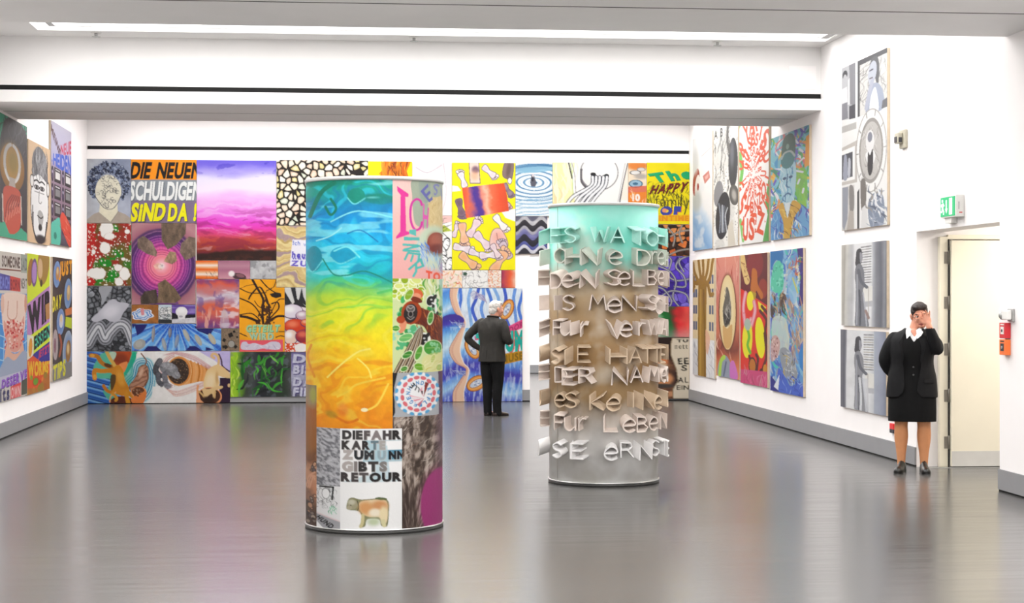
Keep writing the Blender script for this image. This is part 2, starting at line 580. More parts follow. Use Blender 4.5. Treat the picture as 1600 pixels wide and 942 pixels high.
def paint_mat():
    m = bpy.data.materials.new('paint')
    m.use_nodes = True
    nt = m.node_tree
    b = nt.nodes['Principled BSDF']
    at = nt.nodes.new('ShaderNodeAttribute')
    at.attribute_name = 'pigment'
    nt.links.new(at.outputs['Color'], b.inputs['Base Color'])
    tc = nt.nodes.new('ShaderNodeTexCoord')
    n = nt.nodes.new('ShaderNodeTexNoise')
    n.inputs['Scale'].default_value = 45
    n.inputs['Detail'].default_value = 3
    nt.links.new(tc.outputs['Object'], n.inputs['Vector'])
    bp = nt.nodes.new('ShaderNodeBump')
    bp.inputs['Strength'].default_value = .12
    bp.inputs['Distance'].default_value = .01
    nt.links.new(n.outputs['Fac'], bp.inputs['Height'])
    nt.links.new(bp.outputs['Normal'], b.inputs['Normal'])
    b.inputs['Roughness'].default_value = 0.55
    b.inputs['Specular IOR Level'].default_value = 0.25
    return m
M['paint'] = paint_mat()
M['canvas_edge'] = mat('canvas_edge', (0.55, 0.45, 0.33), 0.7, noise=0.08, nscale=12)
M['canvas_dark'] = mat('canvas_edge_grey', (0.22, 0.2, 0.18), 0.7, noise=0.08, nscale=12)

def grid_mesh(name, P, C):
    """P: ny, nx, 3 points (row 0 = top), C: colours at them"""
    ny, nx = P.shape[:2]
    me = bpy.data.meshes.new(name)
    me.vertices.add(nx * ny)
    me.vertices.foreach_set('co', P.astype(np.float32).ravel())
    i = np.arange(nx * ny).reshape(ny, nx)
    q = np.stack([i[:-1, :-1], i[1:, :-1], i[1:, 1:], i[:-1, 1:]], -1).reshape(-1, 4)
    nf = len(q)
    me.loops.add(nf * 4)
    me.loops.foreach_set('vertex_index', q.ravel().astype(np.int32))
    me.polygons.add(nf)
    me.polygons.foreach_set('loop_start', np.arange(0, nf * 4, 4, dtype=np.int32))
    at = me.color_attributes.new('pigment', 'FLOAT_COLOR', 'POINT')
    rgba = np.ones((ny * nx, 4), np.float32)
    rgba[:, :3] = C.reshape(-1, 3)
    at.data.foreach_set('color', rgba.ravel())
    me.update(calc_edges=True)
    return me

def painting(wall, a0, a1, z0, z1, art, label, group=None, thick=.03, dark=False, name='painting', parts=((0, 1, 0, 1),)):
    """a canvas on a wall: a0 = its left end, a1 = its right end as one faces it; parts: the pieces (u0,u1,v0,v1) of a canvas that is not a rectangle"""
    C = art.colors()
    ny, nx = C.shape[:2]
    w, h = abs(a1 - a0), z1 - z0
    if wall == 'back': t = empty(name, ((a0 + a1) / 2, YB - .002, z0), 0)
    elif wall == 'left': t = empty(name, (XL + .002, (a0 + a1) / 2, z0), R(90))
    else: t = empty(name, (XR - .002, (a0 + a1) / 2, z0), R(-90))
    tag(t, label, 'painting', group)
    # local frame: x to the viewer's right, -y out of the wall, z up
    for (u0, u1, v0, v1) in parts:
        i0, i1, j0, j1 = int(u0 * nx), int(round(u1 * nx)), int(v0 * ny), int(round(v1 * ny))
        c = C[j0:j1, i0:i1]
        u = np.linspace(u0, u1, i1 - i0)[None, :].repeat(j1 - j0, 0)
        v = np.linspace(v0, v1, j1 - j0)[:, None].repeat(i1 - i0, 1)
        P = np.stack([(u - .5) * w, np.full_like(u, -thick - .0015), (1 - v) * h], -1)
        obj('picture', grid_mesh('picture', P, c), M['paint'], t)
        bm = bmesh.new()
        bm_box(bm, (u0 - .5) * w, (u1 - .5) * w, -thick, 0, (1 - v1) * h, (1 - v0) * h)
        obj('canvas', bm_mesh('canvas', bm, .002, 1), M['canvas_dark' if dark else 'canvas_edge'], t)
    return t

# ------------------------------------------------------------------ the mural of canvases on the back wall
BACKG = 'canvases of the back wall'
def back(x0, x1, z0, z1, art, label, **kw):
    painting('back', x0 + .002, x1 - .002, z0 + .002, z1 - .002, art, label, BACKG, **kw)

# curly head
a = Art(63, 36, 381, 489, 4.485, col='#aab0bc')
a.field(a.X + a.nz(80, 1) * 120, [(60, '#a9a7aa'), (200, '#c3c8d2'), (330, '#8d97b0'), (480, '#9aa2b8')])
a.ell(330, 380, 70, 80, '#c4cad8', soft=.6, alpha=.7)
a.poly([(63, 489), (63, 472), (120, 425), (160, 408), (240, 480), (290, 405), (340, 425), (381, 455), (381, 489)], '#b3a79a')
a.line([(160, 408), (240, 480), (290, 405)], 6, '#857c78', 0)
a.poly([(163, 360), (158, 412), (238, 480), (288, 408), (286, 350)], '#efe9cf')
r = random.Random(3)
for i in range(560):
    an = r.uniform(math.pi * .72, math.pi * 2.28); q = r.uniform(.5, 1)
    x, y = 226 + math.cos(an) * 150 * q, 208 + math.sin(an) * 150 * q
    a.ell(x, y, r.uniform(6, 13), r.uniform(5, 9), r.choice(['#2c3248', '#3c4462', '#4d5878', '#7280a0', '#2a2e40', '#a4aec4']), r.uniform(0, 180), ol=r.choice([None, '#20243a', '#98a4bf']), olw=2)
a.ell(222, 268, 90, 118, '#efead4')
a.line([(130, 300), (165, 350), (200, 385), (250, 388), (285, 350), (308, 300)], 5, '#4c5265')
for i in range(46):
    an, q = r.uniform(0, 6.28), math.sqrt(r.random())
    x, y = 222 + math.cos(an) * 82 * q, 262 + math.sin(an) * 112 * q
    t0 = r.uniform(0, 6.28)
    a.line([(x + 12 * math.cos(t0 + k * 1.1), y + 9 * math.sin(t0 + k * 1.1)) for k in range(5)], 3.6, r.choice(['#6b6b70', '#8a8886', '#4d4f58']))
a.tone(30, .06, 4)
back(-4.109, -3.391, 2.911, 3.946, a, 'canvas of a grey curly-haired head with a blank scribbled face, top left of back wall')

# slogan
a = Art(381, 38, 842, 487, 4.485, col='#82708e', dens=1.3)
a.poly([(381, 38), (842, 38), (842, 180), (381, 182)], '#ff9a08')
a.poly([(381, 182), (842, 180), (842, 328), (381, 328)], '#8d949c')
a.tone(60, .05, 2)
a.text('DIE NEUEN', ((392, 58), (884, 58), (868, 166), (370, 170)), '#0c0a0a', .045, gap=.05)
a.text('SCHULDIGEN', ((378, 192), (880, 194), (866, 318), (366, 322)), '#f4f6f4', .04, '#6c747c', (5, 5), gap=.05)
a.text('SiND', ((392, 344), (635, 346), (612, 465), (374, 470)), '#f8f200', .05, '#4a3c58', (5, 5), gap=.05)
a.text('DA !', ((650, 345), (846, 345), (836, 465), (636, 468)), '#f8f200', .05, '#4a3c58', (5, 5), gap=.05)
back(-3.391, -2.346, 2.918, 3.941, a, 'slogan canvas in orange, grey and purple bands reading DIE NEUEN SCHULDIGEN SIND DA')

# red and green speckles
a = Art(63, 489, 386, 928, 4.485)
a.field(a.nz(90, 3, 5), [(.36, '#a8281c'), (.45, '#96361e'), (.51, '#6e5420'), (.62, '#73601f'), (.72, '#3c7a20')])
a.mix(sm(a.nz(60, 8), .66, .70), '#1f8c22')
a.mix(sm(70 - (a.X - 63) + (a.nz(40, 2) - .5) * 60, 0, 12), '#c1201c')
a.mix(sm(38 - np.hypot((a.X - 205) / 1.3, a.Y - 765) + (a.nz(30, 4) - .5) * 40, 0, 5), '#1b8c20')
a.mix(sm(40 - np.hypot(a.X - 255, (a.Y - 850) / 1.5) + (a.nz(30, 6) - .5) * 40, 0, 5), '#1b8c20')
a.dots(260, (63, 489, 386, 928), 1.5, 5.5, ['#f6f2e4', '#f6f2e4', '#efe3c8', '#fffdf4'], 2)
a.dots(70, (63, 489, 386, 928), 4, 8, ['#fbf7ec'], 8)
for x, y, rx, ry, ro in ((210, 530, 45, 60, 20), (230, 580, 34, 22, 40), (200, 663, 36, 42, 0), (145, 842, 62, 38, 8), (338, 842, 36, 44, 0), (292, 800, 28, 24, 0), (357, 548, 17, 15, 0), (300, 900, 28, 28, 0), (120, 690, 12, 16, 0), (330, 740, 14, 10, 0)):
    m = np.hypot((a.X - x) / rx, (a.Y - y) / ry) + (a.nz(26, int(x)) - .5) * .5
    a.mix(m < 1.07, '#c8a08a'); a.mix(m < 1, '#fdfbf6')
back(-4.109, -3.386, 1.901, 2.907, a, 'red and green canvas splashed with white blots, under the curly head')

# pink rings
a = Art(386, 485, 838, 1058, 4.485)
d = np.hypot(a.X - 598, (a.Y - 785) * .98)
t = d + (a.nz(40, 1, 3) - .5) * 8
a.field(t, [(0, '#fff0f0'), (22, '#ffc0cc'), (60, '#f88a98'), (95, '#f56f90'), (110, '#ee5a9c'), (135, '#d8489c'), (160, '#b03a98'), (185, '#8a3090'), (200, '#5e2a7c'), (222, '#45285f'), (250, '#5a3a66'), (262, '#a8687a'), (320, '#c08a90'), (420, '#a8707a')])
ph = np.sin(d * .30 + a.nz(60, 2) * 3 + 2 * np.sin(d * .07))
a.mix((ph > .55) & (d > 55) & (d < 250), '#f8a0c8', .35)
a.mix((ph < -.6) & (d > 70) & (d < 250), '#5e2464', .4)
a.mix((np.sin(np.arctan2(a.Y - 785, a.X - 598) * 40) > .8) & (d > 110) & (d < 250), '#4a2870', .18)
a.poly([(520, 1058), (550, 1010), (700, 1010), (720, 1058)], '#5c2f86', .7)
for pts, c in (([(595, 485), (770, 485), (768, 560), (700, 640), (640, 672), (598, 605)], '#6f5c4c'), ([(428, 602), (470, 575), (530, 620), (566, 690), (560, 722), (500, 705), (430, 662)], '#857062'),
               ([(735, 630), (790, 580), (838, 590), (838, 715), (765, 748), (725, 690)], '#7e6a5c'), ([(632, 720), (655, 685), (697, 692), (706, 750), (670, 775), (612, 755)], '#a68a6c'),
               ([(540, 785), (570, 765), (610, 780), (600, 815), (555, 810)], '#e6b0a0'),
               ([(448, 1010), (478, 965), (560, 950), (575, 1050), (452, 1055)], '#4f4238'), ([(570, 910), (622, 880), (690, 940), (737, 1015), (690, 1048), (570, 1046), (575, 960)], '#75604a')):
    a.clip = a.pmask(pts)
    a.mix(a.clip, c); a.tone(22, .35, len(pts), 1, 2); a.tone(5, .2, 3)
    a.clip = None
a.ell(600, 785, 7, 7, '#5a3040'); a.ell(596, 790, 20, 16, '#ffffff', soft=.8, alpha=.7)
back(-3.381, -2.362, 1.600, 2.916, a, 'canvas of concentric pink and violet rings crossed by brown patches')

# sunset
a = Art(33, 48, 592, 745, 4.485)
a.vgrad([(30, '#6c5ee0'), (75, '#7a6ae6'), (120, '#b0a4f2'), (175, '#eee6fd'), (250, '#fbeaff'), (310, '#f6b8f8'), (360, '#f4a2f0'), (420, '#f27ae8'), (470, '#ee48d4'), (520, '#ee3cb8'), (560, '#e24480'), (600, '#c4483c'), (650, '#a83c30'), (690, '#7c2a20'), (712, '#4a1c16'), (745, '#361610')], 40, 120, 3, 2.2, .8, 5)
wv = fbm(a.X / 200 + a.nz(150, 9) * 1.6, a.Y / 22 + a.nz(130, 5) * 4, 2, 4)
a.mix(sm(wv, .56, .68) * sm(a.Y, 230, 420), '#fff0ff', .35)
a.mix(sm(wv, .44, .32) * sm(a.Y, 260, 520), '#7a1048', .4)
a.mix(sm(a.nz(50, 11, 4, 1.6, .5), .6, .68) * (1 - sm(a.Y, 90, 190)), '#4a3cc4', .6)
hz = 690 + (a.nz(120, 14) - .5) * 40 - (a.X - 33) * .035
a.mix(sm(a.Y, hz - 8, hz + 14), '#2e140e'); a.mix(sm(a.Y, hz + 10, hz + 50) * sm(a.nz(14, 2, 3, 2, 1), .5, .6), '#5a2a1c', .6)
back(-2.346, -1.067, 2.316, 3.939, a, 'large violet, pink and rust red painted sky, right of the slogan')

# pebbles
a = Art(597, 53, 1240, 510, 4.485)
a.cells(46, ['#f6ead2', '#f3dcc0', '#eec8aa', '#fbf3e2', '#e9d68e', '#dbe2cc', '#fdf8ee', '#f0d2b8'], '#1d130e', .23, 4, inner='#fffaf0', jit=.95)
a.tone(9, .06, 1)
back(-1.065, .416, 2.884, 3.949, a, 'canvas of pale pebbles and seeds on black, behind the painted column')

a = Art(110, 125, 850, 700, 10.66, col='#fff200')
a.poly([(380, 125), (300, 330), (260, 700), (800, 700), (800, 340), (740, 270), (830, 125)], '#f08418')
a.strokes(60, (330, 110, 780, 600), 230, 34, ['#d85c10', '#f59a22', '#ffb428', '#a0400e', '#f8a838', '#e06e14'], 100, .4)
a.strokes(16, (450, 150, 760, 420), 130, 18, ['#6a2c10', '#8a3c12'], 75, .5)
back(.416, 1.137, 3.13, 3.939, a, 'yellow canvas with orange strands, over the top of the painted column')

a = Art(644, 254, 706, 337, 1, col='#fbf6f6')
a.tone(18, .03, 3); a.mix(sm(a.nz(20, 5), .58, .7), '#f2dfe4', .6); a.line([(650, 262), (668, 270), (690, 258)], 1.2, '#c9bcc8'); a.line([(692, 250), (697, 300), (690, 334)], 1.2, '#d5cbd2')
back(1.137, 1.786, 3.056, 3.924, a, 'almost white canvas with faint pink lines, left of the yellow feet')

a = Art(-5, 458, 110, 820, 4.28, col='#fbfaf7')
a.poly([(-5, 458), (110, 458), (110, 500), (-5, 520)], '#f2c6c0'); a.poly([(40, 540), (70, 520), (110, 560), (60, 570)], '#b9c84a')
for x, y, ro in ((70, 610, 60), (80, 650, 100), (60, 690, 70), (75, 750, 50), (60, 790, 80), (20, 640, 60), (15, 740, 90), (95, 780, 100)):
    a.ell(x, y, 44, 17, '#ffffff', ro, ol='#20201e', olw=4)
    for k in (-.4, 0, .4):
        c, q = math.cos(R(ro)), math.sin(R(ro)); a.line([(x + c * 36 * k * 2, y + q * 36 * k * 2), (x + c * 36 * k * 2 + 12, y + q * 36 * k * 2 + 10)], 3, '#2a2a28')
a.strokes(14, (40, 470, 108, 580), 60, 5, ['#1f2a1c', '#3c4a2c', '#151515'], -40, .6)
back(1.41, 1.788, 2.165, 3.055, a, 'narrow canvas of black leaf outlines on white, left of the yellow feet')

# feet
a = Art(110, 101, 537, 821, 4.28, col='#faf000')
a.tone(120, .03, 5)
OUT = '#6a5468'
def foot(x, y, s, rot, col, sh='#d9b8c8', heel=1.0):
    c, q = math.cos(R(rot)), math.sin(R(rot))
    T = lambda p: (x + (p[0] * c - p[1] * q) * s, y + (p[0] * q + p[1] * c) * s)
    sole = [(-30, -2), (-27, -13), (-14, -13), (0, -8), (14, -11), (27, -14), (33, -4), (32, 9), (22, 13), (4, 8), (-14, 11), (-27, 10)]
    a.poly([T(p) for p in sole], col, 1, 1, OUT, 4.5)
    a.ell(*T((-16, 0)), 11 * s, 8 * s, sh, rot, .5, soft=.7); a.ell(*T((20, 0)), 9 * s, 9 * s, sh, rot, .4, soft=.7)
    for k, (tx, ty, tr) in enumerate(((38, -9, 6.5), (40, -1, 4.4), (39, 5, 3.8), (36, 10, 3.5), (31, 14, 3.2))):
        a.ell(*T((tx, ty)), tr * s * 1.1, tr * s, col, rot, ol=OUT, olw=4)
a.poly([(110, 256), (150, 262), (172, 290), (110, 298)], '#ffffff')
a.poly([(440, 425), (537, 410), (537, 495), (470, 470)], '#ffffff')
foot(185, 220, 1.7, 250, '#fbf4f4')
a.poly([(225, 101), (290, 101), (300, 240), (232, 240)], '#f1d9cc', 1, 0, OUT, 5); a.ell(268, 150, 24, 24, '#6a4a60', soft=.5, alpha=.8); a.ell(262, 190, 26, 30, '#f0b48c', soft=.7, alpha=.7)
foot(355, 160, 1.7, 40, '#f6e6ea')
a.poly([(465, 101), (522, 101), (512, 210), (480, 210), (450, 185)], '#8a7470', 1, 1, OUT, 4); a.ell(498, 222, 14, 22, '#fbf2f0', 0, ol=OUT, olw=4); a.ell(490, 150, 14, 50, '#5a4644', 10, .6, soft=.6)
foot(482, 280, 1.5, 55, '#8a7684', '#b8a4b4'); foot(165, 400, 1.9, 75, '#8a7080', '#5a4458')
foot(470, 360, 1.4, 60, '#dcb0b0')
foot(255, 545, 2.1, 300, '#f6dfe2'); foot(430, 500, 1.9, 50, '#fff8f6', '#f2e4e0'); foot(135, 560, 1.5, 290, '#f3e2e6')
foot(185, 570, 2.2, 80, '#f6c8a4', '#f0a878'); foot(310, 620, 2.2, 45, '#f4e2ea')
a.poly([(380, 560), (440, 548), (485, 660), (370, 672)], '#f4cfc8', 1, 1, OUT, 4); a.line([(410, 575), (418, 620)], 5, '#604850'); a.ell(420, 600, 40, 40, '#f09a84', soft=.8, alpha=.5)
foot(175, 675, 1.9, 12, '#f6f0f4'); foot(275, 712, 1.8, 20, '#f0eaf2'); foot(350, 722, 1.9, 355, '#f7f0f2'); foot(475, 690, 2.0, 240, '#d8c8d2')
foot(215, 755, 2.2, 40, '#f6c49a', '#f0a468'); foot(425, 770, 2.6, 300, '#f7c69c', '#f2a26c'); foot(400, 690, 1.6, 60, '#f6e4e4')
q = [(178, 272), (300, 255), (460, 237), (482, 330), (492, 425), (350, 450), (207, 474), (190, 370)]
u = a.X - (a.Y - 350) * .12 + (a.nz(50, 3, 5) - .5) * 60
a.field(u, [(175, '#e2502c'), (215, '#f0704a'), (245, '#a05a86'), (270, '#4a3496'), (300, '#5a3490'), (325, '#f0907a'), (350, '#f6c2a8'), (380, '#ee7048'), (430, '#e8542c'), (500, '#d8502c')], a.pmask(q))
back(1.788, 2.834, 2.167, 3.928, a, 'tall yellow canvas crowded with bare feet around a red and blue cushion')

# ripple
a = Art(537, 101, 785, 461, 4.28, col='#f6fafc')
d = np.hypot(a.X - 660, (a.Y - 236) * 2.1) + (a.nz(60, 3) - .5) * 10
y = a.Y
a.mix((np.sin(d * .13 - .4) > .45) & (d < 360), '#74a8d0', .9); a.mix((np.sin(d * .13 - .4) > .86) & (d < 300), '#2a6496', .9)
a.mix(sm(a.Y, 330, 430), '#f4f8fb', .75)
a.mix((np.sin(d * .23) > .85), '#9cc6de', .8)
a.ell(650, 135, 140, 22, '#2a6a9c', -6, .75); a.ell(655, 150, 150, 20, '#8fc0da', -4, .9)
a.poly([(645, 180), (660, 178), (668, 210), (680, 240), (668, 262), (642, 262), (636, 232)], '#5a5a66'); a.ell(655, 188, 9, 9, '#d8d0d4'); a.ell(652, 215, 7, 14, '#2a2c38')
for yy in (345, 372, 398, 425, 446): a.line([(537, yy + 22), (600, yy + 6), (690, yy + 4), (785, yy - 10)], 5, '#7eb4d6', alpha=.9)
back(2.834, 3.449, 3.053, 3.936, a, 'white canvas of blue water ripples around a small drop')

# waves
a = Art(537, 463, 752, 714, 4.28)
ph = a.Y - 20 * np.sin((a.X - 537) / 108 * 2 * math.pi * .95 + 1.4) + (a.nz(50, 2) - .5) * 8
a.field(ph, [(440, '#56566a'), (478, '#6e6e80'), (480, '#b8b6bc'), (506, '#c6c4c8'), (508, '#3c3840'), (545, '#24222a'), (548, '#b8b6be'), (566, '#a8a6b4'), (568, '#8a88b4'), (600, '#6a6aa2'), (603, '#34323e'), (645, '#242430'), (648, '#5a60a0'), (668, '#4a5096'), (670, '#d8d8e2'), (692, '#cfcfda'), (694, '#35343e'), (730, '#2a2a32')])
a.tone(14, .12, 3, 3, 1)
back(2.834, 3.364, 2.43, 3.051, a, 'canvas of dark grey and violet waves, under the water ripples')

# socket face
a = Art(60, 103, 555, 520, 4.28, col='#fbfaf6')
a.poly([(60, 103), (165, 103), (205, 340), (200, 520), (60, 520)], '#f7f1b8')
a.strokes(22, (60, 110, 190, 340), 180, 22, ['#fdf0d8', '#f3d8a8', '#fbf8d8', '#e9eeb0'], 88, .15, .7)
a.line([(178, 110), (190, 200), (194, 340)], 6, '#c8dc9a')
a.line([(165, 103), (188, 210)], 9, '#4a4448', 0); a.line([(185, 103), (206, 190), (212, 300)], 5, '#9a949a', 0)
a.ell(365, 170, 122, 116, '#f8f7f4', ol='#8a878c', olw=7); a.ell(330, 180, 70, 90, '#dddbda', soft=.6, alpha=.5); a.ell(372, 160, 92, 80, '#fdfdfb', soft=.5)
a.line([(248, 150), (250, 230), (285, 275)], 15, '#5c585e', alpha=.8)
a.ell(326, 183, 19, 13, '#17171b', 10); a.ell(412, 192, 17, 13, '#17171b')
for x, e in ((322, 235), (345, 285), (368, 320), (392, 350), (415, 385)):
    a.line([(x, 200), (x - 12, 260), (e - 40, 330), (e - 90, 400)], 25, '#262a3c'); a.line([(x, 200), (x - 12, 260), (e - 40, 330), (e - 90, 400)], 15, '#f2f3f6')
a.line([(553, 103), (520, 250), (500, 352), (490, 500)], 9, '#5a5660', 0); a.line([(535, 103), (505, 260), (480, 400)], 4, '#b0adb4', 0); a.poly([(555, 103), (522, 250), (505, 352), (555, 352)], '#fdf1e2')
back(3.449, 4.71, 2.912, 3.945, a, 'white canvas of a round socket with two black holes and cords, above the lettered column')

a = Art(562, 105, 685, 520, 4.28, col='#f6e2c8')
a.ell(625, 125, 70, 30, '#e8883a', soft=.4); a.ell(610, 172, 34, 14, '#eceae6', ol='#7d7a78', olw=4); a.ell(648, 150, 26, 12, '#dcd8d4', ol='#8a8682', olw=3); a.ell(645, 196, 40, 18, '#b8b0a8', soft=.5)
a.ell(612, 245, 42, 24, '#9cc0d6', ol='#41708c', olw=5); a.ell(610, 245, 18, 9, '#3c6c8c'); a.poly([(562, 265), (685, 258), (685, 300), (562, 305)], '#d8482c', .7); a.poly([(562, 305), (685, 298), (685, 370), (562, 400)], '#f08a2e')
a.text('10', (590, 312, 640, 358), '#f8f3ec', .05); a.strokes(20, (565, 300, 685, 500), 60, 8, ['#f6c48a', '#c84c1c', '#fbe6cc'], 80, .5)
back(4.71, 5.021, 2.915, 3.945, a, 'narrow orange canvas of little eyes and discs, left of the yellow lettering')

# the happy
a = Art(686, 105, 967, 521, 4.28, col='#f8e600', dens=1.3)
a.tone(80, .04, 2)
a.text('The', ((690, 182), (968, 140), (990, 205), (735, 238)), '#10b070', .05, '#0a8a50', (4, 4), gap=.12)
a.strokes(46, (690, 240, 960, 320), 60, 6, ['#8a8a10', '#5c5c10', '#a8a018', '#6e6a0c'], -60, .5)
a.strokes(60, (690, 315, 960, 400), 70, 6, ['#3c3c10', '#6e6a10', '#93901c', '#20200c'], 75, .5)
a.text('HAPPY', ((728, 258), (962, 232), (936, 300), (702, 316)), '#7a1c1c', .02, '#3a1410', (4, 3), gap=.15)
a.text('family', ((742, 328), (966, 316), (962, 440), (742, 390)), '#4c4a10', -.005, gap=.1)
a.text('OF', ((778, 400), (912, 398), (908, 452), (772, 456)), '#3a4aa8', .09, '#e8782c', (5, 4), gap=.1)
a.ell(803, 428, 16, 14, '#f2a070')
a.poly([(690, 462), (967, 455), (967, 498), (690, 500)], '#f6c010'); a.text('INTIME', (768, 462, 962, 497), '#f09a18', .05)
back(5.021, 5.741, 2.93, 3.953, a, 'yellow lettering canvas with green The, dark red HAPPY and blue OF')

a = Art(580, 524, 967, 726, 4.28)
a.cells(48, ['#e8803c', '#d86a2c', '#3a1e14', '#4a2a1c', '#2a1610', '#f09a58', '#301a12'], '#20120c', .16, 3)
a.tone(16, .25, 4)
for pts in ([(826, 545), (870, 600), (860, 660)], [(830, 720), (900, 690), (967, 680)], [(845, 600), (900, 570), (967, 560)], [(920, 524), (900, 580), (920, 640)]):
    a.line(pts, 13, '#6a625c'); a.line(pts, 7, '#aaa29a')
back(4.73, 5.741, 2.404, 2.924, a, 'dark brown and orange canvas of embers crossed by grey pipes')

a = Art(580, 726, 967, 1066, 4.28)
a.cells(70, ['#5a3cc8', '#4a2eb4', '#7a62de', '#3a2290', '#6a50d2', '#8a7ae6'], '#2a1a6a', .05, 6, jit=.95)
a.tone(30, .25, 4)
for pts in ([(830, 730), (850, 760), (830, 850), (880, 890), (967, 880)], [(905, 740), (880, 800), (930, 860), (940, 930), (870, 930)], [(760, 790), (840, 830), (880, 900), (860, 1000), (900, 1066)],
            [(967, 720), (900, 760), (930, 830)], [(780, 1000), (850, 960), (940, 980), (967, 1040)], [(740, 930), (800, 950), (850, 1020), (840, 1066)]):
    a.line(pts, 15, '#3c3848'); a.line(pts, 10, '#8f8f9c'); a.line(pts, 4, '#c2c2cc')
back(4.73, 5.737, 1.565, 2.4, a, 'violet canvas of faceted stones tangled with silver tubes')

a = Art(90, 215, 341, 437, 4.49)
a.field(a.X + (a.nz(60, 3, 3) - .5) * 60, [(90, '#c8a848'), (125, '#e0b050'), (150, '#5a8a4c'), (185, '#cfd4c8'), (205, '#dfe4d8'), (240, '#1f7a34'), (262, '#256c34'), (285, '#8a3a30'), (300, '#e03034'), (341, '#f2584e')])
a.mix(sm(a.Y, 340, 437), '#cfc8c4', .5); a.tone(40, .15, 6, 1, 2)
back(4.73, 5.737, 1.055, 1.563, a, 'blurred canvas in green, white and red beside the lettered column')

a = Art(90, 440, 341, 866, 4.49, col='#4a3028')
a.field(a.nz(90, 5, 5), [(.3, '#2c1c1a'), (.5, '#5a3a2c'), (.65, '#a8704a'), (.75, '#d8a080')])
a.poly([(120, 440), (210, 440), (150, 480), (118, 480)], '#4a86c0'); a.poly([(205, 455), (270, 440), (250, 540), (215, 560)], '#2c1a18', 1, 1)
for x, y, rx, ry, c in ((225, 605, 26, 34, '#f0925c'), (222, 640, 26, 26, '#d8c0a0'), (216, 632, 10, 9, '#f2ead8'), (235, 725, 38, 38, '#e8a06c'), (235, 718, 18, 18, '#f6d8b8'), (230, 775, 46, 14, '#4c4440'), (180, 660, 24, 50, '#c8b090'), (160, 800, 50, 26, '#e8a47a'), (250, 830, 40, 18, '#d89a70')):
    a.ell(x, y, rx, ry, c, soft=.35)
w = [(268, 447), (341, 447), (341, 862), (272, 862), (270, 800), (292, 740), (285, 660), (262, 560), (262, 490)]
a.poly(w, '#ecdfc8', 1, 0, '#a08c70', 4)
a.text('TU', (286, 454, 334, 474), '#151515', .06); a.text('EE', ((290, 585), (336, 580), (336, 625), (292, 625)), '#3a3630', .03); a.text('S', (305, 632, 330, 670), '#3a3630', .03); a.text('AL', (290, 715, 335, 752), '#3a3630', .03); a.text('EIN', (285, 770, 337, 800), '#4a463c', .03)
a.text('nett', (280, 490, 332, 520), '#6a6458', .01)
back(4.73, 5.741, .03, 1.053, a, 'dim brown canvas with a torn strip of printed paper, lowest beside the lettered column')

# strip under the feet
a = Art(42, 824, 180, 945, 4.28, col='#fbe9da'); a.strokes(50, (42, 824, 180, 945), 34, 8, ['#f0a070', '#e8603c', '#f6d890', '#9cc8a0', '#f4c0b0'], 30, 2); back(1.62, 1.957, 1.871, 2.163, a, 'small canvas of orange and pale scribbles, under the yellow feet')
a = Art(180, 824, 352, 945, 4.28, col='#f8f7f4'); a.strokes(44, (180, 824, 352, 945), 46, 3.5, ['#26262a', '#5a5a60', '#8c8c90'], 30, 2, 1, .6); a.ell(200, 850, 14, 12, '#3a5a48'); back(1.957, 2.379, 1.871, 2.164, a, 'small canvas of black ink scribbles on white, under the yellow feet')
a = Art(352, 824, 441, 945, 4.28, col='#f9efe4'); a.dots(150, (352, 824, 441, 945), 2, 5, ['#f0904c', '#e86a3c', '#f6b880', '#d8c0b0'], 4); back(2.379, 2.601, 1.871, 2.164, a, 'small pale canvas of orange dots, under the yellow feet')
a = Art(441, 824, 537, 945, 4.28); a.field(a.X + (a.nz(40, 2) - .5) * 50, [(441, '#a03858'), (465, '#c84a50'), (490, '#f06438'), (520, '#f4a080'), (537, '#f6d0b8')]); back(2.601, 2.834, 1.871, 2.165, a, 'small canvas blurring from crimson to orange, under the yellow feet')

# blue water with ribbons
a = Art(0, 48, 593, 877, 4.71, col='#5a9ae0')
ph = a.Y - 40 * np.sin(a.X / 95 + 2.4) + (a.nz(70, 3) - .5) * 40
a.field(ph, [(0, '#d6ecfa'), (60, '#4f8fe4'), (120, '#6fb4ee'), (190, '#cfe8fa'), (240, '#4a90e0'), (262, '#3a34a4'), (300, '#4a3cae'), (330, '#4a8ce0'), (400, '#9cd2f4'), (470, '#d2ecfa'), (540, '#7ab4f0'), (600, '#5a80da'), (640, '#4a44b0'), (690, '#4a50c0'), (720, '#6a9ae8'), (780, '#a8d2f6'), (840, '#5a6cd0'), (900, '#4444b0')])
m = (a.X > 125) & (a.Y < 340) & (a.Y < 420 - (a.X - 125) * .25)
a.mix(m, '#e8f3fc', .95)
for k in range(11):
    x = 135 + k * 55
    a.line([(x + 30 * math.sin(k), 48), (x + 6, 130), (x - 4 + 20 * math.sin(k * 2), 210), (x + 30, 330)], 24, ['#4a7ada', '#86b4ec', '#3a5cc8', '#6c9ce6'][k % 4], alpha=.85)
a.tone(14, .10, 5, .5, 2)
a.mix(sm(a.nz(30, 8, 3, .5, 1.6), .56, .66) * (a.Y > 330), '#e4f2fc', .45)
a.mix((a.Y > 700) & (a.X > 230) & (np.sin(a.X * .14 + a.Y * .03) > .5), '#dceafa', .45)
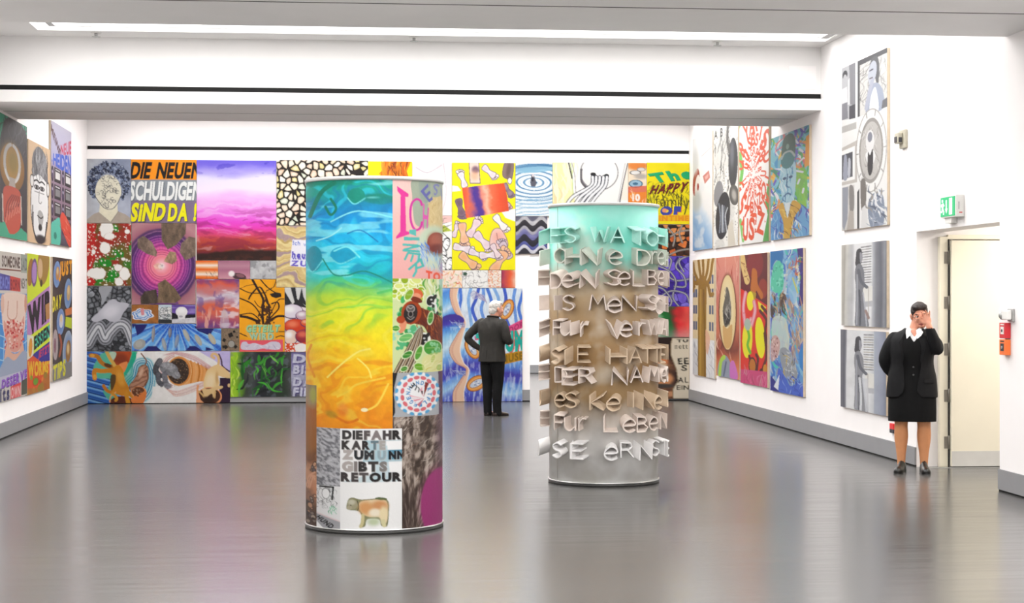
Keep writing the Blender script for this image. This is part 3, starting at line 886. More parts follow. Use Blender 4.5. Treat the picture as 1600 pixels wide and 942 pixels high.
for ox, w in ((0, 56),):
    c = [(95, 40), (88, 120), (118, 220), (168, 300), (130, 400), (96, 500), (130, 590), (190, 640), (160, 720), (125, 800), (125, 890)]
    wd = [60, 52, 46, 20, 50, 78, 60, 20, 50, 78, 84]
    L = [(x - q / 2, y) for (x, y), q in zip(c, wd)]; Rr = [(x + q / 2, y) for (x, y), q in zip(c, wd)]
    a.poly(catmull(L) + catmull(Rr)[::-1], '#f0c8aa'); a.line(L, 5, '#a86a5c', alpha=.7); a.line(Rr, 6, '#fbf0e8', alpha=.9)
    a.line([(x - q * .25, y) for (x, y), q in zip(c, wd)], 14, '#d8a08c', alpha=.35)
a.line([(4, 270), (60, 262), (140, 280), (150, 300)], 60, '#45349c', taper=True)
for y, x in ((310, 100), (660, 110)):
    for k in range(7): a.line([(x - 40 + k * 11, y - 25 + (k % 3) * 14), (x + k * 6, y + 12 - (k % 2) * 20), (x + 40 + k * 4, y - 10 + k * 6), (x + 66, y - 2)], 3.5, ['#8c98c8', '#c6cfe6', '#6a6cae'][k % 3])
for k in range(8): a.line([(205 + k * 4, 90 + k * 6), (240 + k * 8, 70 + k * 5), (270 + k * 6, 120 - k * 2), (330, 150 + k * 2)], 4, ['#8a86b8', '#c8c0d4', '#a89ab8'][k % 3])
for x, y, rx, ry, ro in ((225, 490, 44, 76, -28), (478, 205, 42, 74, 24), (255, 742, 74, 48, -28)):
    a.ell(x, y, rx + 6, ry + 6, '#8a4a18', ro); a.ell(x, y, rx, ry, '#e8963c', ro); a.ell(x, y, rx - 8, ry - 10, '#f2b264', ro); a.ell(x, y, rx - 16, ry - 20, '#b87a3c', ro); a.ell(x, y, rx - 22, ry - 26, '#ccd8ea', ro)
    for k in range(8): a.ell(x + math.cos(k * .8) * rx * .22, y + math.sin(k * .8) * ry * .3, 8, 6, ['#8c98b8', '#eef2fa', '#b0bcd4'][k % 3], k * 30)
a.poly([(485, 330), (593, 275), (593, 345), (490, 395)], '#e8508c'); a.text('DOR', ((492, 338), (600, 285), (600, 330), (496, 375)), '#b02c68', .04)
a.poly([(480, 385), (593, 340), (593, 500), (470, 505)], '#f4f4f0'); a.poly([(240, 400), (300, 380), (300, 420), (245, 430)], '#e8508c')
a.text('TRAUM', ((250, 380), (597, 352), (603, 500), (250, 510)), '#18b4a4', .06, '#e05050', (6, 3), gap=.08)
a.poly([(440, 530), (593, 505), (593, 575), (440, 610)], '#c8900e'); a.text('MUSE', ((440, 540), (596, 512), (597, 566), (442, 596)), '#8a6a10', .04)
back(1.62, 2.95, .004, 1.868, a, 'large blue water canvas with skin-coloured ribbons, in front of the man')

# rocks
a = Art(67, 76, 388, 520, 4.485)
a.cells(34, ['#3a3c42', '#55585e', '#74777e', '#2a2b30', '#90939a', '#45484e'], '#1a1b1e', .1, 8, inner='#9a9da4')
a.tone(18, .35, 3)
def band(c, w, col): a.line(c, w, col)
c0 = [(80, 470), (120, 400), (160, 360), (200, 440), (230, 400), (290, 345), (350, 360), (395, 470)]
for w, c in ((110, '#3c3e44'), (92, '#8c8e96'), (72, '#54565c'), (56, '#b8bac2'), (34, '#6e7078'), (18, '#d4d6dc')):
    a.line([(x, y - 8) for x, y in c0], w, c)
a.poly([(250, 470), (280, 410), (330, 400), (365, 470), (360, 520), (250, 520)], '#3a3c42', 1, 1); 
a.clip = a.pmask([(250, 470), (280, 410), (330, 400), (365, 470), (360, 520), (250, 520)], 1); a.cells(26, ['#3a3c42', '#6a6d74', '#8a8d94', '#2a2b30'], '#1a1b1e', .1, 2); a.clip = None
a.poly([(165, 80), (250, 80), (215, 150), (180, 205), (160, 130)], '#a4a7ae', 1, 1); a.line([(100, 110), (140, 100), (170, 150), (168, 210)], 8, '#16171a')
a.poly([(105, 300), (160, 250), (200, 205), (255, 165), (300, 185), (370, 200), (330, 260), (300, 310), (240, 318), (200, 300), (140, 322)], '#c4c4ce', 1, 1)
a.ell(240, 250, 60, 40, '#dedde6', -20, soft=.6)
back(-4.101, -3.386, .851, 1.896, a, 'grey canvas of rocks and folded stone bands, under the red and green blots')

# small row under the rings
a = Art(390, 206, 578, 342, 4.485, col='#a0652c'); a.tone(40, .3, 2)
for k, (c, q) in enumerate((('#f2f4f8', 76), ('#3a78c8', 66), ('#e6eef8', 56), ('#5a94d8', 46), ('#dfe8f4', 34))):
    a.poly([(465 + math.cos(t * .25) * q * (1 + .13 * math.sin(t * 1.5)), 278 + math.sin(t * .25) * q * .55 * (1 + .13 * math.sin(t * 1.5))) for t in range(26)], c)
a.poly([(450, 240), (475, 232), (480, 280), (460, 285)], '#e09098'); back(-3.381, -2.956, 1.298, 1.597, a, 'small brown canvas with a blue wavy ring')
a = Art(578, 206, 672, 342, 4.485, col='#f0f0ee'); a.dots(60, (578, 215, 672, 330), 5, 14, ['#ffffff', '#c8ccd0', '#9aa0a4', '#e0e4e4'], 3, ol='#5a5e62', olw=2.5); a.poly([(578, 310), (672, 318), (672, 342), (578, 342)], '#303234'); a.poly([(578, 206), (672, 206), (672, 222), (578, 228)], '#c8d8e4'); back(-2.954, -2.741, 1.298, 1.597, a, 'tiny grey and white canvas of crowded heads')
a = Art(672, 206, 838, 342, 4.485, col='#6a4aa4'); a.mix(sm(a.nz(30, 3, 3, 3, .6), .5, .6), '#b0a0d8', .6); a.poly([(672, 262), (720, 280), (838, 275), (838, 300), (672, 312)], '#1c1822'); a.poly([(672, 312), (838, 300), (838, 342), (672, 342)], '#d8d6dc'); a.tone(14, .12, 2)
a.ell(740, 258, 40, 36, '#f6f4f4'); a.poly([(712, 270), (768, 270), (762, 310), (718, 310)], '#f0eeee'); a.ell(736, 248, 24, 14, '#ffffff', soft=.5); a.ell(735, 292, 14, 8, '#b8b4bc'); back(-2.741, -2.362, 1.298, 1.597, a, 'small violet canvas with a white rounded skull-like stone')

# rays
a = Art(390, 345, 1010, 540, 4.485)
an = np.arctan2(a.Y - 300, (a.X - 690)); rr = np.hypot(a.X - 690, (a.Y - 300) * 1.3)
a.field(rr + (a.nz(60, 2) - .5) * 60, [(0, '#1c3c9c'), (70, '#1f50c0'), (150, '#2f78e0'), (230, '#5aa4f0'), (330, '#7abcf6'), (420, '#4a90e6')])
a.mix(np.sin(an * 34 + a.nz(60, 5) * 4) > .55, '#bfe0fb', .6); a.mix(np.sin(an * 21 + 1) > .75, '#1a3fae', .6); a.mix(np.sin(rr * .2) > .85, '#8cc4f6', .3)
for p in ([(410, 350), (500, 350), (470, 400), (430, 430)], [(470, 540), (500, 505), (560, 505), (600, 540)], [(760, 540), (790, 505), (830, 505), (880, 540)], [(820, 360), (960, 380), (930, 430), (850, 400)], [(390, 345), (420, 345), (400, 380)], [(900, 510), (960, 530), (900, 540)]): a.poly(p, '#1e1c6c')
for x, y, w, h, ro, c in ((445, 492, 62, 34, -30, '#a8a8a4'), (540, 418, 16, 60, 4, '#8a8a92'), (655, 408, 18, 40, 2, '#70748a'), (615, 492, 20, 48, -12, '#98a4b0'), (702, 470, 20, 52, 10, '#7a90b4'), (768, 428, 22, 48, -25, '#b4b4aa'), (850, 462, 24, 44, -28, '#b2b0a4'), (945, 455, 26, 44, -30, '#c0b8a0')):
    a.ell(x, y, w * .72, h, c, ro); a.ell(x - 3, y - 3, w * .4, h * .7, '#d0cec4', ro, .4)
back(-3.381, -1.952, .851, 1.29, a, 'wide blue canvas of radiating strokes with grey flakes', parts=((0, .7208, 0, .1790), (0, 1, .1790, 1)))

# strip under the sunset
a = Art(33, 748, 220, 880, 4.485); a.vgrad([(748, '#f25a10'), (775, '#f6a468'), (788, '#fdf0e8'), (800, '#f6b07a'), (815, '#f0641a'), (835, '#f8c8a0'), (848, '#fdf2ea'), (865, '#f07a30'), (880, '#f26412')], 8, 60, 2, 3, .6); a.strokes(12, (115, 825, 215, 865), 34, 4, ['#4a2c1c'], 70, .3); back(-2.362, -2.003, 2.014, 2.312, a, 'small canvas of glossy orange stripes')
a = Art(220, 748, 410, 880, 4.485, col='#b87a92'); a.vgrad([(748, '#a86a84'), (790, '#c08a9c'), (820, '#b0708a'), (880, '#d89ca8')], 6, 80, 2, 3, .6); a.ell(345, 862, 42, 24, '#4a2c34', 15); a.ell(350, 855, 26, 12, '#8a5a62', 15); a.ell(300, 842, 18, 20, '#fbf4f2', soft=.3); back(-2.003, -1.489, 2.014, 2.313, a, 'small mauve canvas with a dark form and a white spot')
a = Art(410, 748, 592, 880, 4.485, col='#a8a8aa'); a.mix(a.nz(24, 3, 4), '#e2e2e4', .9); a.mix(sm(a.nz(40, 7), .55, .7), '#7a7a7e', .6); back(-1.489, -1.067, 2.014, 2.314, a, 'small plain grey clouded canvas')

# red cloud
a = Art(33, 28, 332, 375, 4.485)
a.vgrad([(28, '#8a3a78'), (60, '#e0604c'), (110, '#c88a94'), (150, '#d8d0dc'), (180, '#c08a9c'), (220, '#e86a4a'), (280, '#d8685a'), (330, '#9c4a78'), (375, '#6a3a80')], 45, 80, 3, 1.6, 1)
a.mix(sm(a.nz(70, 6, 5, 1.6, .7), .52, .66), '#f2ecf2', .75); a.mix(sm(a.nz(50, 9, 5), .56, .7), '#6a4c94', .55); a.mix(sm(a.nz(40, 12, 4, .6, 1.8), .58, .68) * sm(a.Y, 200, 280), '#f4b8a0', .8); a.poly([(210, 260), (245, 255), (260, 372), (200, 372)], '#c8c0d0', .6, 1)
back(-2.351, -1.664, 1.215, 2.01, a, 'canvas of a stormy red and lilac cloud')
a = Art(207, 377, 338, 540, 4.485, col='#8a7560'); a.tone(10, .25, 3)
for x, y, w, ro in ((275, 425, 22, 20), (228, 462, 16, -10), (240, 512, 18, 0), (300, 400, 12, 30), (322, 440, 10, 20), (310, 510, 16, 0), (225, 510, 14, 30)):
    c, q = math.cos(R(ro)) * w, math.sin(R(ro)) * w; a.poly([(x - c, y - q), (x + q, y - c), (x + c, y + q), (x - q, y + c)], '#17130f')
a.ell(280, 490, 24, 26, '#a8a49c', ol='#4a4238', olw=4); back(-1.952, -1.664, .851, 1.211, a, 'small brown canvas with black chips around a grey disc')

# tree
a = Art(332, 25, 652, 545, 4.485, col='#f7a80e', dens=1.2)
a.tone(60, .08, 3)
B = '#2a1608'
for p, w in (([(500, 340), (495, 250), (500, 170), (460, 90), (425, 30)], 16), ([(540, 335), (545, 260), (530, 180), (500, 110), (470, 80), (420, 130), (400, 165)], 12), ([(470, 330), (400, 300), (345, 290)], 18), ([(480, 320), (420, 270), (335, 280)], 8),
             ([(520, 330), (570, 280), (610, 230), (600, 190), (560, 200)], 10), ([(530, 330), (600, 290), (652, 290)], 16), ([(540, 300), (600, 180), (652, 165)], 7), ([(335, 90), (400, 120), (460, 125), (520, 120)], 7), ([(480, 28), (540, 90), (600, 130)], 8), ([(590, 28), (570, 80), (520, 110)], 6),
             ([(335, 160), (420, 200), (470, 260), (500, 330)], 9), ([(345, 90), (380, 70), (440, 60)], 4), ([(590, 440), (620, 430), (652, 435)], 7), ([(336, 410), (380, 430), (410, 440)], 7), ([(610, 400), (652, 400)], 5), ([(440, 180), (470, 220), (520, 240)], 6)):
    a.line(p, w, B)
a.mix((a.pmask([(450, 345), (480, 240), (500, 160), (530, 170), (560, 240), (575, 345)], 1) * (a.nz(14, 4) > .46)), '#3c1e0c', .9)
a.poly([(545, 130), (590, 118), (625, 125), (628, 150), (590, 160), (560, 150)], '#1c120c')
q = [(382, 355), (440, 345), (520, 350), (600, 345), (628, 355), (610, 395), (580, 410), (578, 455), (530, 475), (480, 462), (395, 440), (375, 390)]
a.poly(q, '#f2b440', 1, 1); a.text('GETEILT', ((385, 352), (620, 348), (612, 398), (380, 400)), '#9cd8a8', .05, '#4f8a64', (3, 3)); a.text('WIRD', ((400, 408), (575, 408), (570, 458), (405, 452)), '#a8d0b0', .05, '#5a8a64', (3, 3))
a.poly([(338, 458), (470, 462), (640, 455), (640, 542), (338, 542)], '#ee5a6a'); a.poly([(350, 480), (380, 470), (400, 488), (440, 480), (500, 495), (560, 470), (615, 480), (620, 520), (580, 530), (500, 520), (440, 530), (350, 525)], '#d8cfe0', 1, 1); a.strokes(12, (360, 490, 610, 520), 40, 6, ['#b0a4c4', '#f0eaf2'], 0, 1)
back(-1.664, -.933, .831, 2.01, a, 'orange canvas of a black branching tree over pale green lettering', parts=((0, .815, 0, .112), (0, 1, .112, 1)))

# wood
a = Art(525, 55, 1010, 755, 7.246)
t = a.Y + 50 * np.sin(a.X / 75 + a.Y / 110) + (a.nz(110, 3, 3) - .5) * 120
a.mix(np.ones_like(a.X), '#dcc084'); a.mix(sm(np.sin(t / 11), -.2, .8), '#efdc9c', .8); a.mix(sm(np.sin(t / 26 + 1), .55, .9), '#a58c98', .85); a.mix(sm(np.sin(t / 17 + 2), .8, 1), '#b89c5a', .7)
a.tone(14, .06, 4)
q = ((690, 212), (900, 222), (890, 540), (662, 508))
a.poly(list(q), '#f3f1fa'); a.text('Ich', ((697, 224), (770, 232), (768, 280), (692, 274)), '#7288d8', .03); a.text('will', ((800, 240), (890, 244), (890, 292), (798, 290)), '#9aa8e0', .02)
a.text('heute', ((686, 345), (920, 362), (915, 432), (682, 415)), '#5a4cc0', .05); a.text('nach', ((690, 410), (880, 422), (880, 440), (690, 436)), '#6a5cc8', .05); a.text('ZU', ((676, 448), (842, 452), (836, 515), (668, 508)), '#6a5acc', .05)
back(-1.067, -.3, 1.88, 2.88, a, 'wood-grain canvas with a white sign in violet letters, beside the painted column')

# balls
a = Art(652, 85, 900, 540, 4.485, col='#f0e4e6')
a.poly([(652, 85), (900, 85), (900, 230), (652, 215)], '#d8d8d6')
for p in ([(652, 110), (700, 200), (652, 212)], [(690, 88), (720, 85), (735, 200), (715, 190)], [(760, 85), (740, 180), (800, 225), (770, 150)], [(700, 212), (730, 165), (800, 232)], [(800, 90), (850, 85), (840, 220)]): a.poly(p, '#26262a')
for x, y, rx, ry, c, h in ((700, 255, 70, 52, '#e6dcea', '#ffffff'), (770, 285, 50, 36, '#c8a8b8', '#f6eef2'), (720, 360, 74, 55, '#d8401c', '#f4805c'), (790, 335, 40, 30, '#e0562c', '#f8b090'), (690, 435, 48, 56, '#f0d0c0', '#ffffff'), (780, 430, 62, 50, '#a02c38', '#e87058'), (850, 380, 70, 60, '#c43c20', '#f08a60')):
    a.ell(x, y, rx, ry, '#5a2c5c'); a.ell(x, y - 2, rx - 5, ry - 5, c); a.ell(x - rx * .25, y - ry * .3, rx * .45, ry * .4, h, soft=.7)
a.poly([(652, 480), (900, 465), (900, 540), (652, 540)], '#e0481c'); a.dots(60, (652, 485, 900, 540), 3, 8, ['#f6ece4'], 3); a.ell(755, 510, 40, 32, '#fbf6f2')
back(-.933, -.3, .828, 1.878, a, 'canvas of glossy red and white balls under a grey fold')

# animals
a = Art(75, 45, 1560, 598, 6.667, col='#f6f3f0')
st = a.Y - (a.X - 75) * .28
a.field(st + np.sin(a.X / 40) * 4, [(0, '#2f6cc0')], a.X < 480)
a.mix((np.sin(st / 10.5) > .1) & (a.X < 500), '#8fc4ee', .75); a.mix((np.sin(st / 10.5 + .9) > .75) & (a.X < 500), '#123a7c', .9); a.mix((np.sin(st / 10.5) < -.85) & (a.X < 500), '#1d4c98', .8)
a.poly([(180, 150), (260, 60), (520, 45), (600, 45), (560, 150), (480, 310), (470, 420), (330, 560), (250, 470), (300, 440), (320, 340), (200, 330), (150, 240)], '#58b89a', 1, 1)
cat_c = [(690, 190), (620, 200), (590, 320), (520, 400), (560, 500), (640, 520), (700, 440), (720, 300)]
for k, (g, c) in enumerate(((110, '#cfe6e8'), (92, '#7ab8cc'), (76, '#d2e8ea'), (62, '#4f98b8'), (46, '#bfe0e4'), (34, '#3f88ac'), (18, '#8cc4d2'))):
    a.line(cat_c + [(cat_c[0])], g * 1.5, c)
a.poly([(560, 50), (590, 110), (520, 250), (470, 310), (460, 280), (520, 170)], '#18b48c', 1, 1)
a.poly([(780, 45), (880, 45), (830, 130), (790, 120)], '#fdfcfa'); a.poly([(760, 420), (1210, 400), (1210, 598), (740, 598)], '#f8f5f2')
a.poly([(540, 120), (470, 300), (500, 420), (560, 300)], '#2ea48c', .5, 1)
# pots
a.poly([(1020, 95), (1240, 190), (1420, 250), (1420, 360), (1240, 370), (1020, 420)], '#f0a860')
for k, (dx, c) in enumerate(((0, '#d88a3c'), (40, '#f0b06c'), (75, '#c47828'), (110, '#e89c50'), (150, '#c88038'), (190, '#f0b878'))): a.line([(1150 + dx, 150 + dx * .35), (1165 + dx, 260), (1150 + dx, 380 - dx * .2)], 17, c)
for rr, c in ((205, '#e8c8b8'), (190, '#d8a0a0'), (178, '#ecd0c8'), (170, '#cf9c9c')): a.line([(1035 + rr * math.cos(t), 258 + rr * .98 * math.sin(t)) for t in np.linspace(2.0, 4.4, 12)], 9, c)
for k in range(7): a.line([(870 + k * 12, 90 - k * 2), (1000, 55 + k * 4), (1180, 95 + k * 8), (1300, 170 + k * 8), (1400, 240 + k * 4)], 6, ['#d8a8b0', '#e8c0b0', '#c898a8'][k % 3], alpha=.8)
for k in range(7): a.line([(890 + k * 10, 440 + k * 9), (1000, 470 + k * 9), (1130, 430 + k * 11), (1290, 370 + k * 8)], 7, ['#e8b8b0', '#d49c98', '#f0cdb8'][k % 3], alpha=.75)
a.ell(1030, 258, 130, 158, '#f0bc7c'); a.ell(1030, 258, 122, 150, '#e09048'); a.ell(1022, 260, 110, 135, '#3a2c24')
r = random.Random(5)
for k in range(150):
    q, t = math.sqrt(r.random()), r.uniform(0, 6.28); a.ell(1022 + 106 * q * math.cos(t), 260 + 130 * q * math.sin(t), r.uniform(3, 8), r.uniform(3, 6), r.choice(['#6a4c34', '#8a6a4a', '#241a16', '#4a382c', '#a08058']), r.uniform(0, 180))
G = '#84848a'
a.line([(830, 150), (800, 200), (790, 260), (830, 310)], 62, '#4a4a50'); a.line([(838, 140), (812, 180)], 40, '#6a6a70')
a.ell(925, 235, 100, 68, G, 20); a.ell(990, 290, 60, 40, '#98989c', 40); a.line([(810, 300), (820, 370), (850, 400)], 50, '#606068'); a.line([(880, 290), (890, 370), (915, 420)], 56, '#74747c'); a.ell(915, 415, 40, 28, '#8a8a92'); a.ell(838, 385, 30, 26, '#54545c')
a.ell(915, 205, 60, 34, '#a8a8ac', 20, soft=.6); a.ell(848, 345, 10, 14, '#f6f4f4')
a.clip = ((np.hypot((a.X - 900) / 150, (a.Y - 290) / 160) < 1) & (np.abs(a.c[..., 0] - a.c[..., 2]) < .06)).astype(np.float32); a.tone(14, .3, 3); a.clip = None
# orange dog, upside down in its pot
D = '#d0861c'
a.poly([(360, 45), (530, 45), (528, 120), (500, 180), (440, 215), (385, 190), (350, 120)], '#b4481a', 1, 1); a.ell(430, 130, 70, 55, '#8a3414', soft=.5); a.poly([(410, 190), (500, 160), (470, 260), (430, 270)], '#f0904c', 1, 1); a.poly([(320, 60), (380, 55), (380, 100), (345, 150), (325, 110)], '#b8d0b8', 1, 1)
a.line([(125, 90), (190, 100), (230, 160), (290, 200), (360, 210)], 44, '#b8741a'); a.ell(140, 92, 24, 18, '#e0a03c')
a.line([(165, 330), (165, 250), (240, 255), (340, 250), (390, 270)], 46, D); a.ell(165, 315, 20, 26, '#e6a436')
a.line([(285, 45), (320, 120), (370, 200), (400, 280)], 34, '#d8ac50')
a.poly([(330, 250), (400, 190), (450, 240), (470, 340), (510, 420), (520, 500), (460, 520), (370, 490), (330, 460), (330, 380), (350, 320)], D, 1, 1)
a.poly([(330, 300), (380, 300), (375, 380), (340, 460), (325, 400)], '#4a3414', .85, 1); a.ell(300, 195, 42, 20, '#4a2c10', 20, .8); a.ell(430, 330, 40, 80, '#e8a83c', -15, .8, soft=.5)
a.line([(255, 410), (290, 460), (330, 480)], 34, '#c87a1a'); a.line([(500, 470), (545, 520)], 40, '#d08a20')
a.ell(440, 580, 120, 60, '#5a2410'); a.line([(320, 580), (330, 520), (380, 480)], 14, '#f0a868'); a.line([(345, 490), (390, 540), (380, 565)], 30, '#d89428'); a.line([(490, 500), (500, 560), (510, 598)], 44, '#d8921c')
# tabby
a.line([(640, 70), (670, 110), (695, 150), (680, 190)], 13, '#8a5a3c')
a.poly([(620, 215), (670, 190), (710, 220), (715, 320), (690, 400), (640, 440), (560, 480), (515, 420), (570, 340), (600, 280)], '#b8856a', 1, 1, '#6a4430', 5)
a.clip = a.pmask([(620, 215), (670, 190), (710, 220), (715, 320), (690, 400), (640, 440), (560, 480), (515, 420), (570, 340), (600, 280)], 1); a.mix(np.sin(a.Y / 7 + a.X / 14 + a.nz(40, 2) * 5) > .4, '#7a4e38', .6); a.ell(640, 270, 20, 50, '#e0b498', 20, soft=.6); a.clip = None
a.line([(690, 250), (712, 330), (680, 400)], 14, '#7a4e38')
a.ell(615, 480, 80, 62, '#f09a58'); a.ell(610, 472, 66, 50, '#6a3a20'); a.poly([(545, 540), (690, 470), (660, 598), (560, 598)], '#e8823c', 1, 1); a.dots(40, (560, 440, 650, 520), 4, 9, ['#5a3420', '#8a5a3c', '#b08868'], 2)
# pale dog
a.poly([(1225, 45), (1560, 45), (1560, 270), (1460, 200), (1400, 150)], '#c8bcec'); a.tone(40, .04, 3)
a.poly([(1450, 330), (1560, 330), (1560, 598), (1440, 598)], '#2c1030'); a.line([(1440, 80), (1465, 140), (1480, 210), (1560, 270)], 16, '#4a2c4c')
a.line([(1390, 120), (1365, 100), (1385, 75), (1425, 95), (1440, 150), (1430, 210)], 27, '#e8c088'); 
a.poly([(1330, 240), (1430, 190), (1520, 250), (1560, 300), (1560, 335), (1480, 325), (1430, 310), (1445, 380), (1430, 430), (1370, 500), (1300, 470), (1280, 400), (1300, 300)], '#f0cc92', 1, 1)
a.ell(1350, 370, 50, 90, '#f8e0b4', 10, soft=.6); a.ell(1420, 330, 16, 60, '#c89a5c', 0, .6, soft=.6)
a.ell(1340, 530, 132, 100, '#f2a06c'); a.ell(1340, 525, 116, 86, '#4a2818'); a.poly([(1270, 440), (1330, 450), (1420, 420), (1480, 420), (1470, 445), (1400, 470), (1400, 530), (1380, 545), (1370, 500), (1330, 520), (1310, 560), (1280, 500)], '#eac68c', 1, 1); a.line([(1230, 470), (1270, 510), (1300, 560)], 18, '#d8b070'); a.line([(1400, 480), (1395, 540)], 20, '#e0b878'); a.ell(1545, 412, 14, 20, '#f0c890')
a.poly([(1210, 410), (1240, 400), (1225, 470), (1250, 560), (1290, 598), (1205, 598)], '#f0a878', 1)
a.ell(1330, 560, 60, 30, '#2c1810', soft=.5)
back(-4.101, -1.808, .009, .847, a, 'wide low canvas of upturned cats and dogs diving into flower pots')

# green
a = Art(268, 540, 694, 852, 4.485, col='#3c4038')
a.field(a.X + (a.nz(60, 3) - .5) * 50, [(268, '#b0dc2c'), (310, '#98cc28'), (345, '#5c8a2a'), (370, '#3c4436'), (420, '#4a5050'), (480, '#23252c'), (560, '#2a3030'), (640, '#2c3a2c'), (694, '#4a4a4c')])
a.mix(sm(a.nz(40, 5, 4), .55, .66), '#7a8290', .5)
a.strokes(30, (340, 550, 680, 840), 110, 20, ['#2c8a24', '#3ca02c', '#1c5c20', '#58b83c', '#24282c', '#16181c'], -55, .7); a.strokes(12, (400, 560, 660, 840), 110, 13, ['#4cc034', '#2c7a28', '#7cd050'], 60, .6)
a.strokes(14, (275, 545, 345, 845), 100, 14, ['#d0ee5c', '#8cbc28', '#c0e23c'], 90, .3)
back(-1.808, -.831, .1, .829, a, 'dark green canvas of leaves with a lime edge, right of the upturned animals')
a = Art(694, 540, 905, 852, 4.485, col='#8078a8')
a.vgrad([(540, '#6a6094'), (640, '#8a84b4'), (720, '#b0b0c8'), (790, '#8a86a4'), (852, '#5a5a64')], 30, 50, 3)
for t, y in (('DU', 555), ('BIST', 630), ('DAS', 715), ('FILM', 785)): a.text(t, ((712, y), (880, y + 6), (880, y + 64), (704, y + 58)), '#d0d0e4', .05, '#4a4078', (6, 6))
a.tone(10, .14, 3)
back(-.829, -.3, .1, .826, a, 'violet grey canvas with raised lilac letters, low beside the painted column')

# ------------------------------------------------------------------ canvases on the left wall (drawn 100 wide, 300 high)
LG = 'canvases of the left wall'
def left(y0, y1, z0, z1, art, label, **kw): painting('left', y0, y1, z0, z1, art, label, LG, **kw)
def tall(w=34, h=185, H=300, col='#ffffff'): return Art(0, 0, 100, H, 100 / w, H / h, col, 1.35)

a = tall(38, 190, col='#2fae88')
a.poly([(8, 40), (22, 8), (60, -5), (92, 18), (100, 50), (100, 262), (88, 275), (0, 262), (0, 90)], '#3a3638', 1, 1)
a.strokes(50, (10, 5, 95, 90), 40, 4, ['#4c484c', '#2a282a', '#57545a'], 95, .5)
a.ell(45, 122, 44, 60, '#9a6a20'); a.ell(40, 112, 34, 46, '#c89838', soft=.5); a.ell(48, 110, 16, 26, '#a88a2c', soft=.5)
a.line([(44 + 27 * math.cos(t), 112 + 46 * math.sin(t)) for t in np.linspace(-1.4, 4.5, 22)], 9, '#d8d4cc'); a.line([(44 + 27 * math.cos(t), 114 + 46 * math.sin(t)) for t in np.linspace(.4, 2.7, 14)], 5, '#f6f4f0'); a.poly([(34, 148), (54, 148), (56, 180), (32, 180)], '#c8bcb0')
a.poly([(12, 190), (26, 172), (62, 172), (76, 190), (74, 262), (56, 285), (34, 288), (16, 258)], '#d8583c', 1, 1)
for k in range(6): a.line([(20 + k * 9, 250 - k * 8), (26 + k * 8, 215), (44 + k * 6, 190)], 3, '#8a2c20'); a.line([(22 + k * 9, 262 - k * 7), (30 + k * 8, 230), (48 + k * 5, 205)], 3, '#f0907a')
a.line([(76, 188), (78, 260)], 3, '#f0e6d8'); a.line([(10, 196), (12, 262)], 3, '#f0e6d8'); a.poly([(0, 268), (18, 262), (34, 290), (58, 287), (76, 268), (100, 282), (100, 300), (0, 300)], '#3cb48e')
left(21.35, 23.155, 2.435, 3.91, a, 'dark canvas of a gold ring and clasped red hands, leftmost of the upper left row')

a = tall(34, 160, col='#ecc8a0')
a.ell(52, 180, 40, 118, '#fbfbfa', ol='#3c3c3c', olw=2.5); a.ell(17, 118, 8, 18, '#f4f2ee', ol='#55524e', olw=2); a.ell(90, 128, 7, 22, '#f4f2ee', ol='#55524e', olw=2)
a.poly([(20, 100), (18, 50), (36, 14), (58, 10), (82, 34), (90, 95), (84, 108), (50, 92), (24, 104)], '#77777a', 1, 1)
a.strokes(46, (24, 24, 86, 92), 60, 3, ['#3e3e42', '#a4a4a8', '#5c5c60', '#c0c0c2'], 92, .2)
for x in (38, 62): a.ell(x, 132, 10, 6, '#d8d8d8', ol='#222222', olw=2.5); a.ell(x, 132, 5, 6, '#1c1c1c'); a.line([(x - 12, 116), (x, 111), (x + 12, 116)], 5, '#2c2c2c'); a.line([(x - 9, 146), (x + 9, 146)], 3, '#8a8a8a')
a.line([(50, 140), (47, 172), (55, 178), (60, 172)], 3, '#9c9c9c'); a.poly([(42, 210), (54, 198), (68, 212), (64, 240), (50, 246)], '#9a9a98', .7, 1); a.line([(42, 216), (56, 222), (66, 216)], 4, '#3c3c3c'); a.ell(54, 250, 8, 10, '#2a2a2a', soft=.3); a.line([(22, 210), (24, 262), (50, 296), (74, 284), (84, 230)], 5, '#3a3a3c'); a.line([(20, 190), (18, 240)], 4, '#7a7a7a')
a.ell(56, 285, 22, 12, '#2a2a2c', soft=.4)
left(23.247, 24.93, 2.432, 3.765, a, 'long black and white face under grey hair on a peach canvas')

a = tall(34, 190, col='#c8c8e4')
a.vgrad([(0, '#d8d4ea'), (95, '#b8b4d8'), (130, '#a08a9c'), (220, '#8c7084'), (300, '#55505c')], 10, 40, 2)
a.text('MEINE', ((2, 8), (48, 64), (40, 76), (-2, 24)), '#5a2a34', .05, gap=.1)
a.text('NEUE', ((46, 48), (98, 22), (98, 56), (46, 72)), '#d83058', .04); a.text('HEIDEN', ((10, 78), (98, 62), (98, 112), (10, 104)), '#3a66d8', .045, gap=.05); a.text('.', (4, 94, 7, 99), '#3a66d8')
for j in range(4):
    for k in range(2):
        x, y = 30 + k * 50, 128 + j * 42
        a.poly([(x - 14, y - 18), (x + 16, y - 16), (x + 16, y + 18), (x - 14, y + 18)], '#2f2c32'); a.poly([(x - 9, y - 8), (x + 13, y - 7), (x + 13, y + 10), (x - 9, y + 10)], '#8a8a8c' if j else '#e4e2e0'); a.line([(x - 8, y - 13), (x + 10, y - 12)], 3, '#cfcdd0', 0)
        a.ell(x - 23, y, 5, 16, '#55486a', ol='#2c2438', olw=2); a.ell(x - 23, y - 5, 3, 4, '#b0a8c0')
